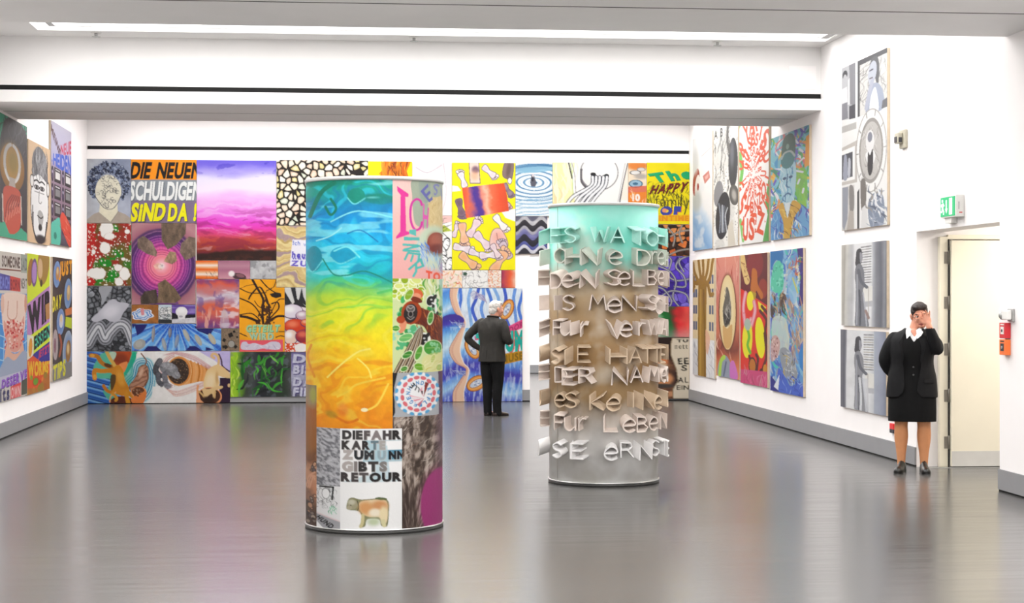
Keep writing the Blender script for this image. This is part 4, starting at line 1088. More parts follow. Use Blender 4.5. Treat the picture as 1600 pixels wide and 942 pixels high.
a.poly([(0, 255), (18, 240), (40, 232), (46, 262), (40, 300), (0, 300)], '#5cc8b0', 1, 1); a.ell(20, 278, 7, 9, '#2f8a78'); a.poly([(44, 228), (58, 215), (90, 240), (98, 262), (92, 300), (60, 268), (48, 252)], '#e0503c', 1, 1); a.strokes(10, (50, 225, 95, 285), 22, 3, ['#f49078', '#a02c24'], 50, .5)
left(25.04, 26.885, 2.462, 4.19, a, 'blue and grey canvas with slanted lettering over rows of telephones')

a = tall(38, 220, col='#d8d2c8')
a.text('SOMEONE', (8, 8, 72, 30), '#4c3428', .035, gap=.1); a.line([(0, 36), (76, 36)], 3, '#8a4a3a'); a.poly([(76, 0), (100, 0), (100, 40), (76, 40)], '#a8b0a4'); a.text('SAID', (76, 8, 99, 34), '#66706c', .03)
a.poly([(0, 44), (36, 48), (36, 78), (0, 78)], '#4a48a0'); a.text('EACH', (2, 50, 34, 74), '#7a88d8', .03); a.poly([(36, 48), (74, 52), (74, 80), (36, 78)], '#d84a3c'); a.text('BORN', (38, 54, 72, 76), '#8a2a34', .03); a.text('NEXT', (76, 52, 99, 72), '#2c2c2c', .03)
a.mix((a.Y > 84) & (a.Y < 245), '#3c90d8'); 
for k in range(7): a.line([(0, 95 + k * 24), (50, 105 + k * 24), (100, 88 + k * 24)], 2, '#b8dcf4')
for k in range(6): a.line([(k * 20, 84), (k * 20 - 8, 245)], 2, '#b8dcf4')
a.poly([(8, 90), (40, 82), (75, 84), (95, 92), (92, 150), (80, 190), (66, 205), (36, 200), (16, 165), (8, 130)], '#f4d8c8', 1, 1); a.line([(30, 100), (28, 130), (45, 138), (60, 130), (62, 100)], 3, '#d8a490'); a.ell(10, 105, 6, 20, '#e8bca8'); a.ell(94, 105, 5, 20, '#d89880')
a.poly([(14, 138), (30, 150), (50, 142), (72, 148), (88, 132), (82, 185), (64, 204), (38, 200), (20, 172)], '#e4a090', 1, 1); a.dots(110, (18, 140, 86, 196), 1.5, 4, ['#d03430', '#b82424', '#f0d0c4', '#e86058'], 3)
a.poly([(24, 188), (44, 206), (68, 206), (82, 186), (84, 225), (20, 230)], '#e8b49c', 1, 1); a.poly([(0, 235), (25, 212), (52, 222), (84, 205), (100, 215), (100, 255), (0, 260)], '#a4aec4', 1, 1)
a.poly([(0, 250), (100, 246), (100, 275), (0, 272)], '#c8c4d8'); a.text('DESERVE', ((8, 256), (98, 244), (98, 268), (6, 272)), '#9a5ad0', .045, '#5a3a8a', (1.5, 1.5))
a.text('its', (2, 272, 34, 298), '#2c2c68', .05); a.poly([(38, 274), (76, 270), (76, 300), (38, 300)], '#e8484c'); a.text('OWN', (40, 276, 74, 298), '#f8d0cc', .03); a.poly([(78, 268), (100, 264), (100, 298), (78, 298)], '#55584c')
left(21.35, 23.155, .456, 2.258, a, 'canvas reading SOMEONE above a face with a red speckled beard, lower left row')

a = tall(36, 215, col='#d8e82c')
a.ell(14, 40, 12, 30, '#a8742c', 10); a.ell(30, 40, 11, 27, '#b48ac8', 4, ol='#6a4a80', olw=3); a.ell(70, 20, 26, 46, '#a8843c', 10); a.ell(56, 30, 10, 22, '#d8b488'); a.ell(60, 62, 6, 8, '#4a3c20')
a.poly([(0, 108), (100, 66), (100, 148), (0, 178)], '#c088c4'); a.text('WIR', ((2, 112), (108, 70), (104, 132), (8, 172)), '#141014', .075, gap=.05); a.poly([(78, 110), (100, 104), (100, 140), (82, 144)], '#c08a50')
a.poly([(28, 180), (100, 154), (100, 182), (28, 208)], '#48c8a0'); a.text('ESSEN', ((28, 178), (102, 152), (102, 180), (28, 206)), '#16181c', .05, gap=.06)
a.poly([(0, 172), (26, 176), (26, 230), (0, 236)], '#e8e4d0'); a.ell(14, 200, 8, 20, '#e89c28', 6)
a.poly([(28, 214), (100, 192), (100, 240), (8, 230)], '#3c3498'); a.text('JETZT', ((50, 210), (98, 198), (98, 216), (46, 226)), '#d8405c', .05)
a.poly([(0, 226), (24, 218), (60, 236), (100, 236), (100, 300), (0, 300)], '#e85828'); a.text('WORMST', ((4, 228), (110, 238), (108, 262), (4, 262)), '#f2c424', .05, gap=.06); a.dots(14, (4, 262, 96, 298), 5, 11, ['#a8842c', '#d83420', '#8aa02c', '#f08a38'], 4); a.ell(36, 275, 12, 9, '#70a028', ol='#c8401c', olw=2.5); a.poly([(0, 285), (40, 290), (100, 262), (100, 300), (0, 300)], '#a88434', .6)
left(23.18, 24.93, .442, 2.28, a, 'canvas with black slanted WIR and ESSEN on lime and mauve')

a = tall(32, 195, col='#453c38')
a.tone(20, .25, 2)
for x, y, rx, ry, c, c2 in ((22, 42, 18, 34, '#86a4d0', '#c08a50'), (78, 88, 20, 40, '#8aa6c8', '#c8a878'), (40, 158, 20, 34, '#8aa0cc', '#d8d4dc'), (76, 235, 27, 56, '#b4bcc8', '#a0743c')):
    a.ell(x, y, rx, ry, c, 6, ol='#343038', olw=2); a.ell(x, y, rx * .78, ry * .8, '#5c80b8', 6, soft=.4, alpha=.6); a.ell(x + 3, y - 2, rx * .5, ry * .5, c2, 6); a.ell(x + 2, y - 8, rx * .25, ry * .25, '#e8c890', soft=.5)
a.text('JUST', ((36, 10), (100, 2), (100, 34), (32, 46)), '#f2a418', .055); a.text('DAY', ((2, 96), (46, 90), (42, 120), (0, 132)), '#f0e020', .05); a.poly([(62, 128), (100, 122), (100, 140), (66, 144)], '#d07838'); a.poly([(66, 146), (98, 150), (98, 178), (62, 170)], '#c4d42c')
a.ell(14, 212, 14, 40, '#b8a8a8', ol='#5a4a50', olw=2); a.ell(12, 214, 5, 18, '#8a5a6a'); a.line([(34, 190), (44, 215), (34, 240)], 9, '#a85838'); a.poly([(0, 258), (100, 262), (100, 300), (0, 300)], '#8a8888'); a.text('TIPS', ((4, 262), (66, 250), (64, 290), (2, 296)), '#e8e020', .045)
left(25.18, 26.945, .523, 2.285, a, 'dark canvas of blue-rimmed stones with JUST, DAY and TIPS in yellow')

# ------------------------------------------------------------------ canvases on the right wall
RG = 'coloured canvases of the right wall'
def right(y0, y1, z0, z1, art, label, group=RG, **kw): painting('right', y0, y1, z0, z1, art, label, group, **kw)

a = tall(32, 200, col='#fbf9f7')
t = a.Y + (a.X - 50) * -.9 + (a.nz(60, 3) - .5) * 50
a.field(t, [(0, '#fdfcfb'), (180, '#f6f5f4'), (205, '#cfe0f0'), (235, '#a4c6e8'), (262, '#86b2de'), (290, '#a8cae8'), (320, '#7aa8d8')])
a.poly([(0, 140), (60, 170), (100, 150), (100, 90), (0, 80)], '#fbf8f4', .6, 1); a.mix(sm(a.nz(50, 7), .55, .68) * (a.Y > 120), '#eef2f4', .7)
a.ell(18, 118, 17, 36, '#b04a40', 12); a.ell(25, 128, 12, 28, '#f6efe8', 10); a.ell(28, 132, 5, 10, '#a83c34'); a.poly([(52, 108), (82, 98), (88, 118), (62, 130)], '#d88a80'); a.poly([(62, 112), (80, 106), (78, 116), (66, 120)], '#f0b8b0'); a.ell(22, 170, 22, 26, '#c8ccc8', soft=.5); a.ell(15, 62, 16, 34, '#e0e0de', soft=.5); a.line([(46, 55), (70, 48), (98, 40)], 2, '#c8bcb8')
right(28.29, 26.76, 2.475, 4.3, a, 'pale canvas of a blue swell and two red fragments, top row by the corner')

a = tall(38, 200, col='#f8f6f0')
a.dots(240, (0, 0, 100, 300), .8, 2.2, ['#9a9a98', '#5a5a5a', '#c0beb8'], 3); a.mix(sm(a.nz(40, 4), .52, .64), '#d8d6d0', .7)
a.strokes(50, (5, 20, 70, 170), 50, 4, ['#8a8a88', '#b8b6b0', '#4a4a4a', '#dcdad2'], 95, .4)
a.ell(80, 100, 18, 60, '#3c3e44'); a.ell(76, 80, 8, 30, '#6a6c74', soft=.6); a.ell(22, 165, 19, 32, '#8e8e92', 8); a.ell(84, 178, 18, 26, '#5c5a58', -20); a.ell(84, 178, 8, 14, '#b4b0a8', -20, soft=.5)
a.ell(40, 222, 29, 58, '#2e3038', 8); 
for k in range(6): a.line([(24 + k * 7, 190 + k * 3), (30 + k * 4, 225), (26 + k * 6, 262)], 3, ['#9aa4b4', '#5c6470', '#d0d6de'][k % 3])
a.line([(60, 8), (58, 40), (66, 70)], 10, '#6a6866'); a.text('A B', (4, 4, 40, 26), '#3a3a3a', .02); a.poly([(60, 250), (78, 235), (90, 300), (60, 300)], '#dcd4c4')
right(26.69, 24.99, 2.468, 4.3, a, 'white canvas of large grey and black pebbles, top row')

a = tall(46, 200, col='#fdfbf8')
OR = '#ee5a34'
a.poly([(0, 20), (16, 0), (0, 0)], '#7ac860'); a.line([(2, 80), (10, 120), (4, 150)], 12, '#7ac860'); a.poly([(100, 150), (88, 210), (96, 240), (80, 300), (100, 300)], '#5aa850'); a.line([(4, 240), (14, 290)], 9, '#8cd070')
r = random.Random(8)
LT = 'BLURABENOZSUICHRGAYUSNEB'
for rad, cnt, hh, ww in ((12, 9, 9, 5), (22, 12, 13, 7), (34, 14, 20, 10), (52, 15, 30, 15), (76, 16, 46, 22)):
    for k in range(cnt):
        t_ = (k + r.uniform(-.15, .15)) / cnt * 6.283 + rad
        c, q = math.cos(t_), math.sin(t_)
        x, y = 50 + c * rad * .62, 135 + q * rad * 1.55
        l_ = math.hypot(c * .62, q * 1.55); ux, uy = c * .62 / l_, q * 1.55 / l_           # outwards
        vx, vy = -uy, ux
        h2, w2 = hh * r.uniform(.42, .56) * (1 if abs(uy) > .6 else .6), ww * r.uniform(.38, .5)
        sg = 1 if uy > 0 else -1
        a.text(r.choice(LT), tuple((x + vx * w2 * e * -sg + ux * h2 * f * sg, y + vy * w2 * e * -sg + uy * h2 * f * sg) for e, f in ((-1, -1), (1, -1), (1, 1), (-1, 1))), OR, .035)
for ch, q in (('O', ((76, 160), (92, 166), (90, 204), (74, 194))), ('Z', ((62, 222), (88, 236), (84, 284), (58, 272))), ('S', ((36, 234), (56, 242), (52, 292), (32, 286))), ('U', ((14, 232), (32, 240), (30, 292), (12, 284)))):
    a.poly(list(q), '#fdfbf8'); a.text(ch, q, OR, .04)
right(24.9, 23.155, 2.469, 4.25, a, 'white canvas of orange letters whirling outwards, top row')

a = tall(60, 165, col='#7ac0d0')
cl = ['#3a9ad0', '#f0c038', '#4cb454', '#e86a6a', '#f2f0f4', '#6a5ac8', '#2c8a70', '#8ad0e4', '#f09a48']
a.strokes(240, (0, 0, 100, 300), 46, 8, cl, 80, .8, .85)
a.poly([(92, 30), (100, 26), (100, 110), (88, 112)], '#f0a030'); a.poly([(64, 130), (92, 120), (94, 250), (76, 220)], '#7cc83c', .85, 1)
for k in range(9): a.line([(66 + k % 3 * 10, 30 + k * 28), (72 + k % 2 * 12, 40 + k * 28)], 5, '#e8e8f4'); a.line([(8, 200 + k * 8), (14, 196 + k * 8)], 4, '#5a48b8')
a.poly([(26, 120), (34, 88), (62, 86), (68, 130), (60, 205), (46, 226), (34, 205)], '#b4dcea', 1, 1); a.strokes(40, (30, 95, 62, 215), 26, 3, ['#4a9ac4', '#e8f4f8', '#2f74a8', '#8ac4dc'], 88, .3)
a.line([(46, 118), (44, 150), (50, 156)], 3, '#2a6090'); a.line([(38, 178), (46, 172), (54, 178)], 4, '#3a6a98'); a.ell(38, 128, 5, 4, '#2a5078'); a.ell(54, 128, 5, 4, '#2a5078')
a.poly([(30, 62), (34, 20), (44, 6), (58, 8), (66, 30), (64, 66), (46, 58)], '#285848', 1, 1); a.ell(46, 40, 4, 8, '#7aa090'); a.ell(46, 76, 18, 26, '#2c7a80'); a.line([(30, 70), (38, 56), (54, 56), (64, 72)], 5, '#a8b8b4')
a.poly([(0, 300), (6, 230), (20, 210), (30, 212), (36, 300)], '#5a9ad4', 1, 1); a.poly([(58, 300), (66, 230), (84, 215), (100, 250), (100, 300)], '#6aa8d8', 1, 1); a.strokes(44, (2, 215, 98, 298), 40, 4, ['#e8f2fa', '#2c66b8', '#8ac0e4', '#4a54b4'], 80, .4)
a.poly([(22, 210), (34, 196), (46, 240), (58, 196), (80, 216), (62, 246), (50, 300), (38, 300), (34, 250)], '#d8a838', 1, 1); a.strokes(24, (26, 205, 76, 296), 26, 3, ['#8a6018', '#f2cc60', '#5a3c20'], 60, .6); a.poly([(38, 200), (46, 244), (54, 198)], '#e8f2f4')
right(23.04, 21.1, 2.47, 3.83, a, 'bright canvas of a blue-faced man in a green cap, end of the top row')

a = tall(34, 185, col='#f4dcae')
for y in (42, 76, 118, 160):
    for x in (3, 14, 76, 87): a.poly([(x, y), (x + 8, y), (x + 8, y + 22), (x, y + 22)], '#5c6a8c')
a.mix(a.Y > 205, '#f2f0f0'); a.strokes(24, (0, 210, 28, 298), 40, 3, ['#9a9aa4', '#d0d0d8', '#5c5c66', '#ffffff'], 70, .5); a.strokes(24, (66, 210, 100, 298), 40, 3, ['#9a9aa4', '#d0d0d8', '#ffffff'], 70, .5); a.poly([(0, 205), (24, 230), (24, 300), (0, 300)], '#d8d6dc', .4)
T = '#a87e2c'
a.line([(44, 310), (44, 180), (46, 60)], 38, T, 0); a.poly([(60, 180), (80, 200), (70, 240), (62, 230)], '#f2b898', .8, 1)
for p in ([(46, 80), (22, 50), (8, 30), (4, 10)], [(46, 70), (34, 30), (28, 0)], [(46, 70), (50, 30), (48, 0)], [(46, 70), (66, 36), (74, 0)], [(46, 80), (78, 50), (90, 12), (94, 0)], [(22, 62), (6, 60), (4, 80)], [(70, 62), (80, 90), (92, 90)], [(8, 70), (0, 40)]): a.line(p, 11, T)
a.line([(36, 310), (37, 180), (38, 80)], 8, '#c49a44', 0); a.line([(56, 310), (55, 180), (52, 80)], 6, '#8a641c', 0)
right(28.29, 26.61, .458, 2.322, a, 'canvas of a bare brown tree before a yellow house front')

a = tall(36, 190, col='#e08a70')
a.vgrad([(0, '#e8947c'), (60, '#e09080'), (180, '#d87858'), (230, '#8a3c28'), (260, '#e07848'), (300, '#f0a070')], 18, 40, 3, .7, 2); a.strokes(40, (0, 0, 100, 260), 50, 4, ['#f0b49c', '#c8604c', '#f6c8b0', '#b85038'], 88, .3)
a.ell(50, 140, 38, 96, '#6a2c18', soft=.1); a.ell(50, 138, 34, 92, '#f0d498'); a.ell(50, 140, 26, 80, '#f6e2b0', soft=.3)
a.poly([(46, 75), (58, 90), (66, 130), (62, 160), (44, 175), (34, 165), (30, 130), (40, 100)], '#6a6458', 1, 1); a.poly([(34, 140), (58, 132), (60, 160), (40, 168)], '#2a2622', 1, 1); a.strokes(20, (36, 85, 62, 165), 26, 3, ['#a8a49c', '#c8c4ba', '#4a463e'], 80, .4); a.poly([(30, 172), (48, 178), (70, 168), (66, 215), (48, 228), (34, 215)], '#d8a45c', .8, 1)
a.poly([(10, 300), (14, 262), (40, 245), (62, 262), (70, 300)], '#98a0b0', 1, 1); a.line([(16, 296), (22, 262), (36, 250)], 12, '#b8e050'); a.poly([(62, 300), (60, 265), (76, 256), (92, 285), (88, 300)], '#d878c8', 1, 1); a.line([(34, 296), (44, 262)], 6, '#5c6884')
right(26.48, 24.905, .517, 2.318, a, 'salmon canvas of a halved pale fruit with a dark core')

a = tall(42, 200, col='#e8301c')
a.poly([(0, 0), (100, 0), (100, 118), (52, 98), (0, 78)], '#6c1c20'); a.ell(55, 24, 30, 34, '#8c2024'); a.ell(84, 80, 16, 22, '#9c3420')
a.line([(6, 0), (14, 30), (26, 60)], 20, '#ecc67c'); a.strokes(12, (4, 4, 30, 60), 12, 3, ['#8a4a24'], 40, 1)
a.poly([(46, 34), (62, 40), (66, 70), (84, 92), (78, 104), (60, 84), (56, 104), (40, 84), (42, 60)], '#c8701c', 1, 1); a.poly([(38, 84), (60, 90), (56, 110), (36, 104)], '#b89a1c'); a.ell(38, 108, 13, 22, '#f8ea10'); a.poly([(66, 108), (96, 122), (82, 134), (70, 126)], '#f4e418')
for p in ([(20, 90), (12, 120), (16, 150), (30, 160)], [(52, 110), (56, 130), (44, 160), (34, 170)], [(14, 140), (22, 170), (40, 150)]): a.line(p, 12, '#e88a98'); a.line(p, 5, '#f4b8c4')
a.ell(27, 196, 19, 44, '#f4ec18', 4); a.line([(26, 170), (34, 190), (28, 210), (38, 226)], 9, '#74c42c'); a.ell(28, 162, 12, 14, '#b0c0b0'); a.ell(74, 190, 17, 46, '#f8f000', -6)
for p in ([(74, 130), (96, 150), (92, 175), (100, 200)], [(80, 120), (100, 135)], [(90, 180), (96, 230), (84, 260), (98, 275)], [(34, 235), (46, 260), (40, 285)], [(60, 275), (66, 240), (60, 230)], [(66, 280), (80, 262), (90, 285)]): a.line(p, 8, '#5c1814')
a.ell(46, 256, 13, 18, '#c8781c', ol='#4a1410', olw=3); a.ell(92, 262, 8, 14, '#d8901c'); a.poly([(0, 268), (100, 264), (100, 300), (0, 300)], '#d84a80'); a.strokes(20, (0, 268, 100, 298), 26, 4, ['#e87aa0', '#b83464', '#d0a0a0'], 90, .6)
right(24.83, 23.235, .487, 2.317, a, 'red canvas of yellow ovals and dark maroon shapes, lower row')

a = tall(52, 222, col='#6aa4dc')
a.strokes(160, (0, 0, 100, 300), 46, 8, ['#3c78d0', '#8ac4e8', '#4ad0c0', '#dce8e8', '#5a64c8', '#98a0b4', '#b8c8d8'], 70, 1, .8)
a.poly([(0, 0), (40, 0), (36, 30), (20, 20), (0, 40)], '#1f7cc0', 1, 1); a.poly([(82, 0), (100, 0), (100, 112), (86, 120), (92, 60)], '#3c1c80'); a.poly([(6, 50), (14, 28), (30, 22), (40, 40), (42, 76), (24, 90), (4, 80)], '#5cd4b0', 1, 1); a.dots(24, (8, 32, 40, 82), 1.5, 4, ['#8aead0', '#3cb898'], 2)
a.strokes(24, (54, 22, 92, 60), 22, 4, ['#d89a40', '#c84c40', '#f0e8c0', '#5ca04c', '#3a4cb0'], -40, 1); a.poly([(60, 40), (80, 60), (78, 110), (60, 100), (54, 60)], '#98c8ec', .8, 1); a.line([(70, 60), (84, 90)], 4, '#d8d860')
a.strokes(26, (8, 96, 46, 138), 26, 6, ['#2c3038', '#6a4a30', '#8a8a90', '#4a3428', '#c0a078'], 75, .5); a.strokes(70, (50, 110, 96, 220), 34, 4, ['#c89a70', '#a88a78', '#e8c8a8', '#5ca4e0', '#b0b8c0'], 80, .4, .85)
a.poly([(6, 150), (30, 138), (52, 150), (60, 200), (40, 220), (10, 210)], '#d8e4d4', .8, 1); a.poly([(4, 190), (20, 180), (32, 196), (24, 224), (4, 236)], '#d8a49c', .85, 1); a.dots(30, (4, 184, 30, 232), 1, 3, ['#8a4a48', '#f0d0c8'], 4)
a.poly([(30, 215), (48, 204), (70, 225), (84, 256), (66, 276), (44, 258)], '#9aa0a8', 1, 1); a.strokes(34, (34, 210, 80, 270), 20, 3, ['#d8dce0', '#5c6068', '#b4bcc4', '#d0b040'], 60, 1); a.poly([(26, 250), (44, 262), (64, 282), (92, 270), (100, 300), (30, 300)], '#4a6cd8', 1, 1); a.strokes(30, (30, 262, 98, 298), 16, 3, ['#98b4f0', '#2c48b0'], 0, 2); a.poly([(0, 266), (20, 280), (28, 300), (0, 300)], '#2c2c90'); a.poly([(12, 290), (30, 262), (26, 296)], '#f0f4f8'); a.poly([(88, 210), (100, 190), (100, 250), (90, 240)], '#2c8ad8')
right(23.07, 21.385, .465, 2.323, a, 'blue canvas of tangled turquoise and grey strokes, end of the lower row')

# grey canvases near the door (100 wide, 370 high and 100 wide, 185 high)
GG = 'grey canvases by the door'
a = Art(0, 0, 100, 370, 100 / 71, 370 / 268, '#f4f3f1', 1.2)
def V(f): return f * 370
a.poly([(0, 0), (32, 0), (32, V(.335)), (0, V(.32))], '#c4c4c8'); a.poly([(18, 0), (32, 0), (32, V(.26)), (20, V(.24))], '#8a8a90'); a.mix((a.X > 20) & (a.X < 32) & (a.Y < V(.25)) & (np.sin(a.X * 1.6) > .3), '#a8a8ae', .6)
a.poly([(18, V(.25)), (32, V(.25)), (32, V(.335)), (18, V(.33))], '#55555c'); a.poly([(0, V(.19)), (13, V(.19)), (15, V(.32)), (0, V(.32))], '#8e8e96'); a.ell(8, V(.05), 6, 10, '#55555a'); a.ell(8, V(.085), 5, 14, '#c8c8cc'); a.poly([(1, V(.13)), (13, V(.125)), (14, V(.22)), (1, V(.22))], '#f0f0f2'); a.poly([(15, V(.09)), (19, V(.08)), (19, V(.24)), (15, V(.24))], '#ececee')
a.poly([(37, 0), (100, 0), (100, V(.335)), (37, V(.335))], '#e2e0dc'); a.strokes(40, (42, 12, 66, V(.3)), 24, 2.4, ['#b4b2b0', '#8e8c8c', '#d8d6d2'], 120, .8); a.strokes(20, (80, 12, 99, V(.27)), 26, 2.4, ['#b8b6b6', '#9a9a9c'], 95, .4); a.poly([(37, 0), (100, 0), (100, 11), (42, 12), (42, V(.335)), (37, V(.335))], '#5c5c60')
a.poly([(62, V(.11)), (64, V(.05)), (70, V(.02)), (80, V(.03)), (84, V(.1)), (80, V(.2)), (74, V(.14))], '#68686c', 1, 1); a.ell(69, V(.105), 9, 24, '#c4c8d4', 6); a.line([(64, V(.09)), (70, V(.088))], 3, '#4a4a52'); a.line([(64, V(.135)), (69, V(.135))], 3, '#6a5a62')
a.poly([(56, V(.335)), (62, V(.2)), (72, V(.17)), (84, V(.19)), (92, V(.25)), (92, V(.335))], '#aab2c4', 1, 1); a.poly([(64, V(.335)), (66, V(.24)), (76, V(.2)), (82, V(.335))], '#eceef4', 1, 1); a.line([(56, V(.3)), (64, V(.2)), (70, V(.15))], 8, '#b8bccc'); a.poly([(90, V(.29)), (100, V(.28)), (100, V(.335)), (88, V(.335))], '#77777c')
a.poly([(0, V(.36)), (34, V(.36)), (34, V(.4)), (0, V(.4))], '#c0bebb'); a.poly([(0, V(.49)), (36, V(.47)), (36, V(.72)), (0, V(.72))], '#c8c2bc'); a.poly([(0, V(.51)), (31, V(.5)), (31, V(.7)), (0, V(.7))], '#fbfaf8'); a.poly([(0, V(.535)), (26, V(.53)), (26, V(.68)), (0, V(.685))], '#55565e'); a.poly([(6, V(.55)), (12, V(.55)), (14, V(.68)), (4, V(.68))], '#a0a4b4', 1, 1); a.poly([(16, V(.57)), (21, V(.58)), (20, V(.67)), (15, V(.67))], '#c4c6d0', 1, 1)
a.ell(66, V(.555), 33, 90, '#b8b4b0'); a.ell(66, V(.555), 31, 87, '#f6f5f3'); 
for k in range(10): t = k * .628; a.line([(66 + 27 * math.cos(t), V(.555) + 76 * math.sin(t)), (66 + 32 * math.cos(t), V(.555) + 88 * math.sin(t))], 2.4, '#a8a6a4')
a.ell(66, V(.555), 24, 66, '#c6c2be', ol='#a09c98', olw=3); a.strokes(40, (48, V(.42), 84, V(.7)), 20, 2, ['#dedad6', '#a8a4a0', '#8e8a88'], 90, .7); a.ell(64, V(.5), 9, 24, '#eceaea'); a.ell(64, V(.475), 5, 11, '#8a8c98'); a.poly([(56, V(.56)), (72, V(.56)), (74, V(.61)), (66, V(.65)), (56, V(.6))], '#f2f2f2', 1, 1); a.poly([(60, V(.56)), (64, V(.58)), (70, V(.55)), (70, V(.66)), (64, V(.7)), (59, V(.66))], '#3e3c40', 1, 1)
a.poly([(0, V(.735)), (30, V(.73)), (30, 370), (0, 370)], '#d6d2ce'); a.poly([(2, V(.735)), (16, V(.735)), (14, V(.93)), (6, 370), (2, V(.97))], '#9a9eaa'); a.poly([(18, V(.74)), (28, V(.75)), (29, V(.87)), (20, V(.9))], '#8a8684', 1, 1); a.poly([(12, 370), (18, V(.88)), (28, V(.89)), (29, 370)], '#b8b0a8'); a.poly([(36, V(.78)), (41, V(.76)), (41, 370), (36, 370)], '#4a4a4c')
a.poly([(44, V(.72)), (54, V(.72)), (56, V(.84)), (48, V(.9)), (44, V(.85))], '#7a7470', 1, 1); a.poly([(44, 370), (47, V(.88)), (56, V(.86)), (60, 370)], '#e4e2e2'); a.poly([(60, V(.86)), (76, V(.8)), (92, V(.84)), (92, V(.99)), (66, 370)], '#8490a4', 1, 1); a.strokes(40, (60, V(.78), 96, V(.99)), 22, 4, ['#d8dae2', '#5c6478', '#a4acbc', '#f0f0f2', '#9a948e'], 70, .8)
right(19.685, 18.0, 2.468, 4.333, a, 'tall grey canvas of old portraits around an oval medallion, left of the wall sensor', GG)

for k in range(2):
    a = Art(0, 0, 100, 185, 100 / 71, 185 / 130, '#f0eff0', 1.2)
    if k == 0:
        a.field(a.X + (a.nz(30, 4, 3, .5, 4) - .5) * 8, [(0, '#d8d4c8'), (8, '#b8b4ac'), (12, '#dcdad2'), (24, '#c8c8cc'), (30, '#f6f6f7'), (68, '#f2f2f4'), (71, '#c0c2c8'), (78, '#8a8c94'), (88, '#6c6e78'), (95, '#9a9ca4'), (100, '#7a7c84')])
    else:
        a.field(a.X + (a.nz(30, 4, 3, .5, 4) - .5) * 5, [(0, '#8a8a92'), (10, '#6a6a74'), (14, '#a0a0a8'), (15.5, '#f0f0f2'), (66, '#eef0f2'), (74, '#d8dadf'), (76, '#b4bac8'), (90, '#a4aabc'), (100, '#8c92a4')])
    bl = '#b4b2b0' if k == 0 else '#c4beb4'
    for j in range(15): a.line([(46 + (k * 8), 10 + j * 5.6), (67 + k * 6, 9 + j * 5.6)], 2.6, bl if j % 2 else '#8e8e90', 0)
    a.poly([(48 + k * 8, 96), (70 + k * 5, 96), (70 + k * 5, 130), (48 + k * 8, 130)], '#f6f4ee'); a.poly([(50 + k * 8, 130), (70 + k * 5, 128), (70 + k * 5, 140), (50 + k * 8, 142)], '#c4c4ca'); a.line([(62, 98), (62, 170)], 1.6, '#c8c2b8', 0)
    dy = 0 if k == 0 else 2
    a.poly([(34, 30 + dy), (36, 16 + dy), (44, 12 + dy), (48, 22 + dy), (47, 42 + dy), (40, 52 + dy), (33, 48 + dy)], '#4a4a50', 1, 1); a.poly([(43, 22 + dy), (48, 24 + dy), (49, 36 + dy), (44, 44 + dy)], '#a0a0a8', 1, 1)
    a.poly([(34, 52 + dy), (44, 46 + dy), (52, 62 + dy), (54, 90 + dy), (60, 96), (50, 104), (56, 150), (62, 186), (34, 186), (33, 150), (34, 100), (32, 75)], '#85878f' if k == 0 else '#98999f', 1, 1)
    a.line([(40, 60), (46, 85), (58, 98)], 7, '#6c6e78'); a.line([(42, 105), (44, 150), (43, 186)], 4, '#5c5e68'); a.line([(50, 110), (55, 150), (58, 186)], 3, '#c0c2ca'); a.line([(37, 70), (37, 130), (36, 180)], 3, '#b0b2ba')
    if k: a.line([(44, 110), (47, 150), (46, 186)], 5, '#e4e6ea'); a.poly([(50, 110), (62, 108), (64, 180), (58, 186)], '#dcdee4', .8)
    else: a.line([(56, 150), (62, 165)], 6, '#a8908a')
    a.tone(16, .05, 3)
    if k == 0: right(19.7, 18.02, 1.384, 2.304, a, 'grey canvas of a woman at a window, upper, behind the woman in black', GG)
    else: right(19.735, 18.04, .45, 1.338, a, 'grey canvas of a woman at a window, lower, behind the woman in black', GG)

# ------------------------------------------------------------------ the painted column: sheets of painting wrapped around a drum
CR = .503
def rot_to(cx, cy): return math.atan2(-cy, -cx)          # direction of the viewer's side
def sheet(t, name, art, ox, oy, s, xa, xb, ya, yb, ext=0, lab=None, cpx=585.0, rad=CR + .003):
    """a sheet of paper round the drum; xa..xb, ya..yb: its edges as seen from the hall, in the units of its drawing's source"""
    fa = math.asin(max(-1, min(1, (xa - cpx) / 105.2))); fb = math.asin(max(-1, min(1, (xb - cpx) / 105.2)))
    if ext < 0: fa = -2.6
    if ext > 0: fb = 2.6
    za, zb = 1.68 + (468 - ya) / 218.7, 1.68 + (468 - yb) / 218.7
    nf = max(8, int((fb - fa) * 105 * 1.1)); nz_ = max(6, int((yb - ya) * 1.15))
    F, Z = np.meshgrid(np.linspace(fa, fb, nf), np.linspace(za, zb, nz_))
    px = cpx + 105.2 * np.sin(F); py = 468 - (Z - 1.68) * 218.7
    dx, dy = (px - ox) * s, (py - oy) * s
    C = art.colors()
    i = np.clip((dx - art.x0) / (art.x1 - art.x0) * (art.nx - 1), 0, art.nx - 1.001); j = np.clip((dy - art.y0) / (art.y1 - art.y0) * (art.ny - 1), 0, art.ny - 1.001)
    i0, j0 = i.astype(int), j.astype(int); u, v = (i - i0)[..., None], (j - j0)[..., None]
    c = (C[j0, i0] * (1 - u) + C[j0, i0 + 1] * u) * (1 - v) + (C[j0 + 1, i0] * (1 - u) + C[j0 + 1, i0 + 1] * u) * v
    P = np.stack([rad * np.cos(F), rad * np.sin(F), Z], -1)
    me = grid_mesh(name, P, c)
    me.polygons.foreach_set('use_smooth', [True] * len(me.polygons))
    o = obj(name, me, M['paint'], t)
    if lab: o['label'] = lab
    return o

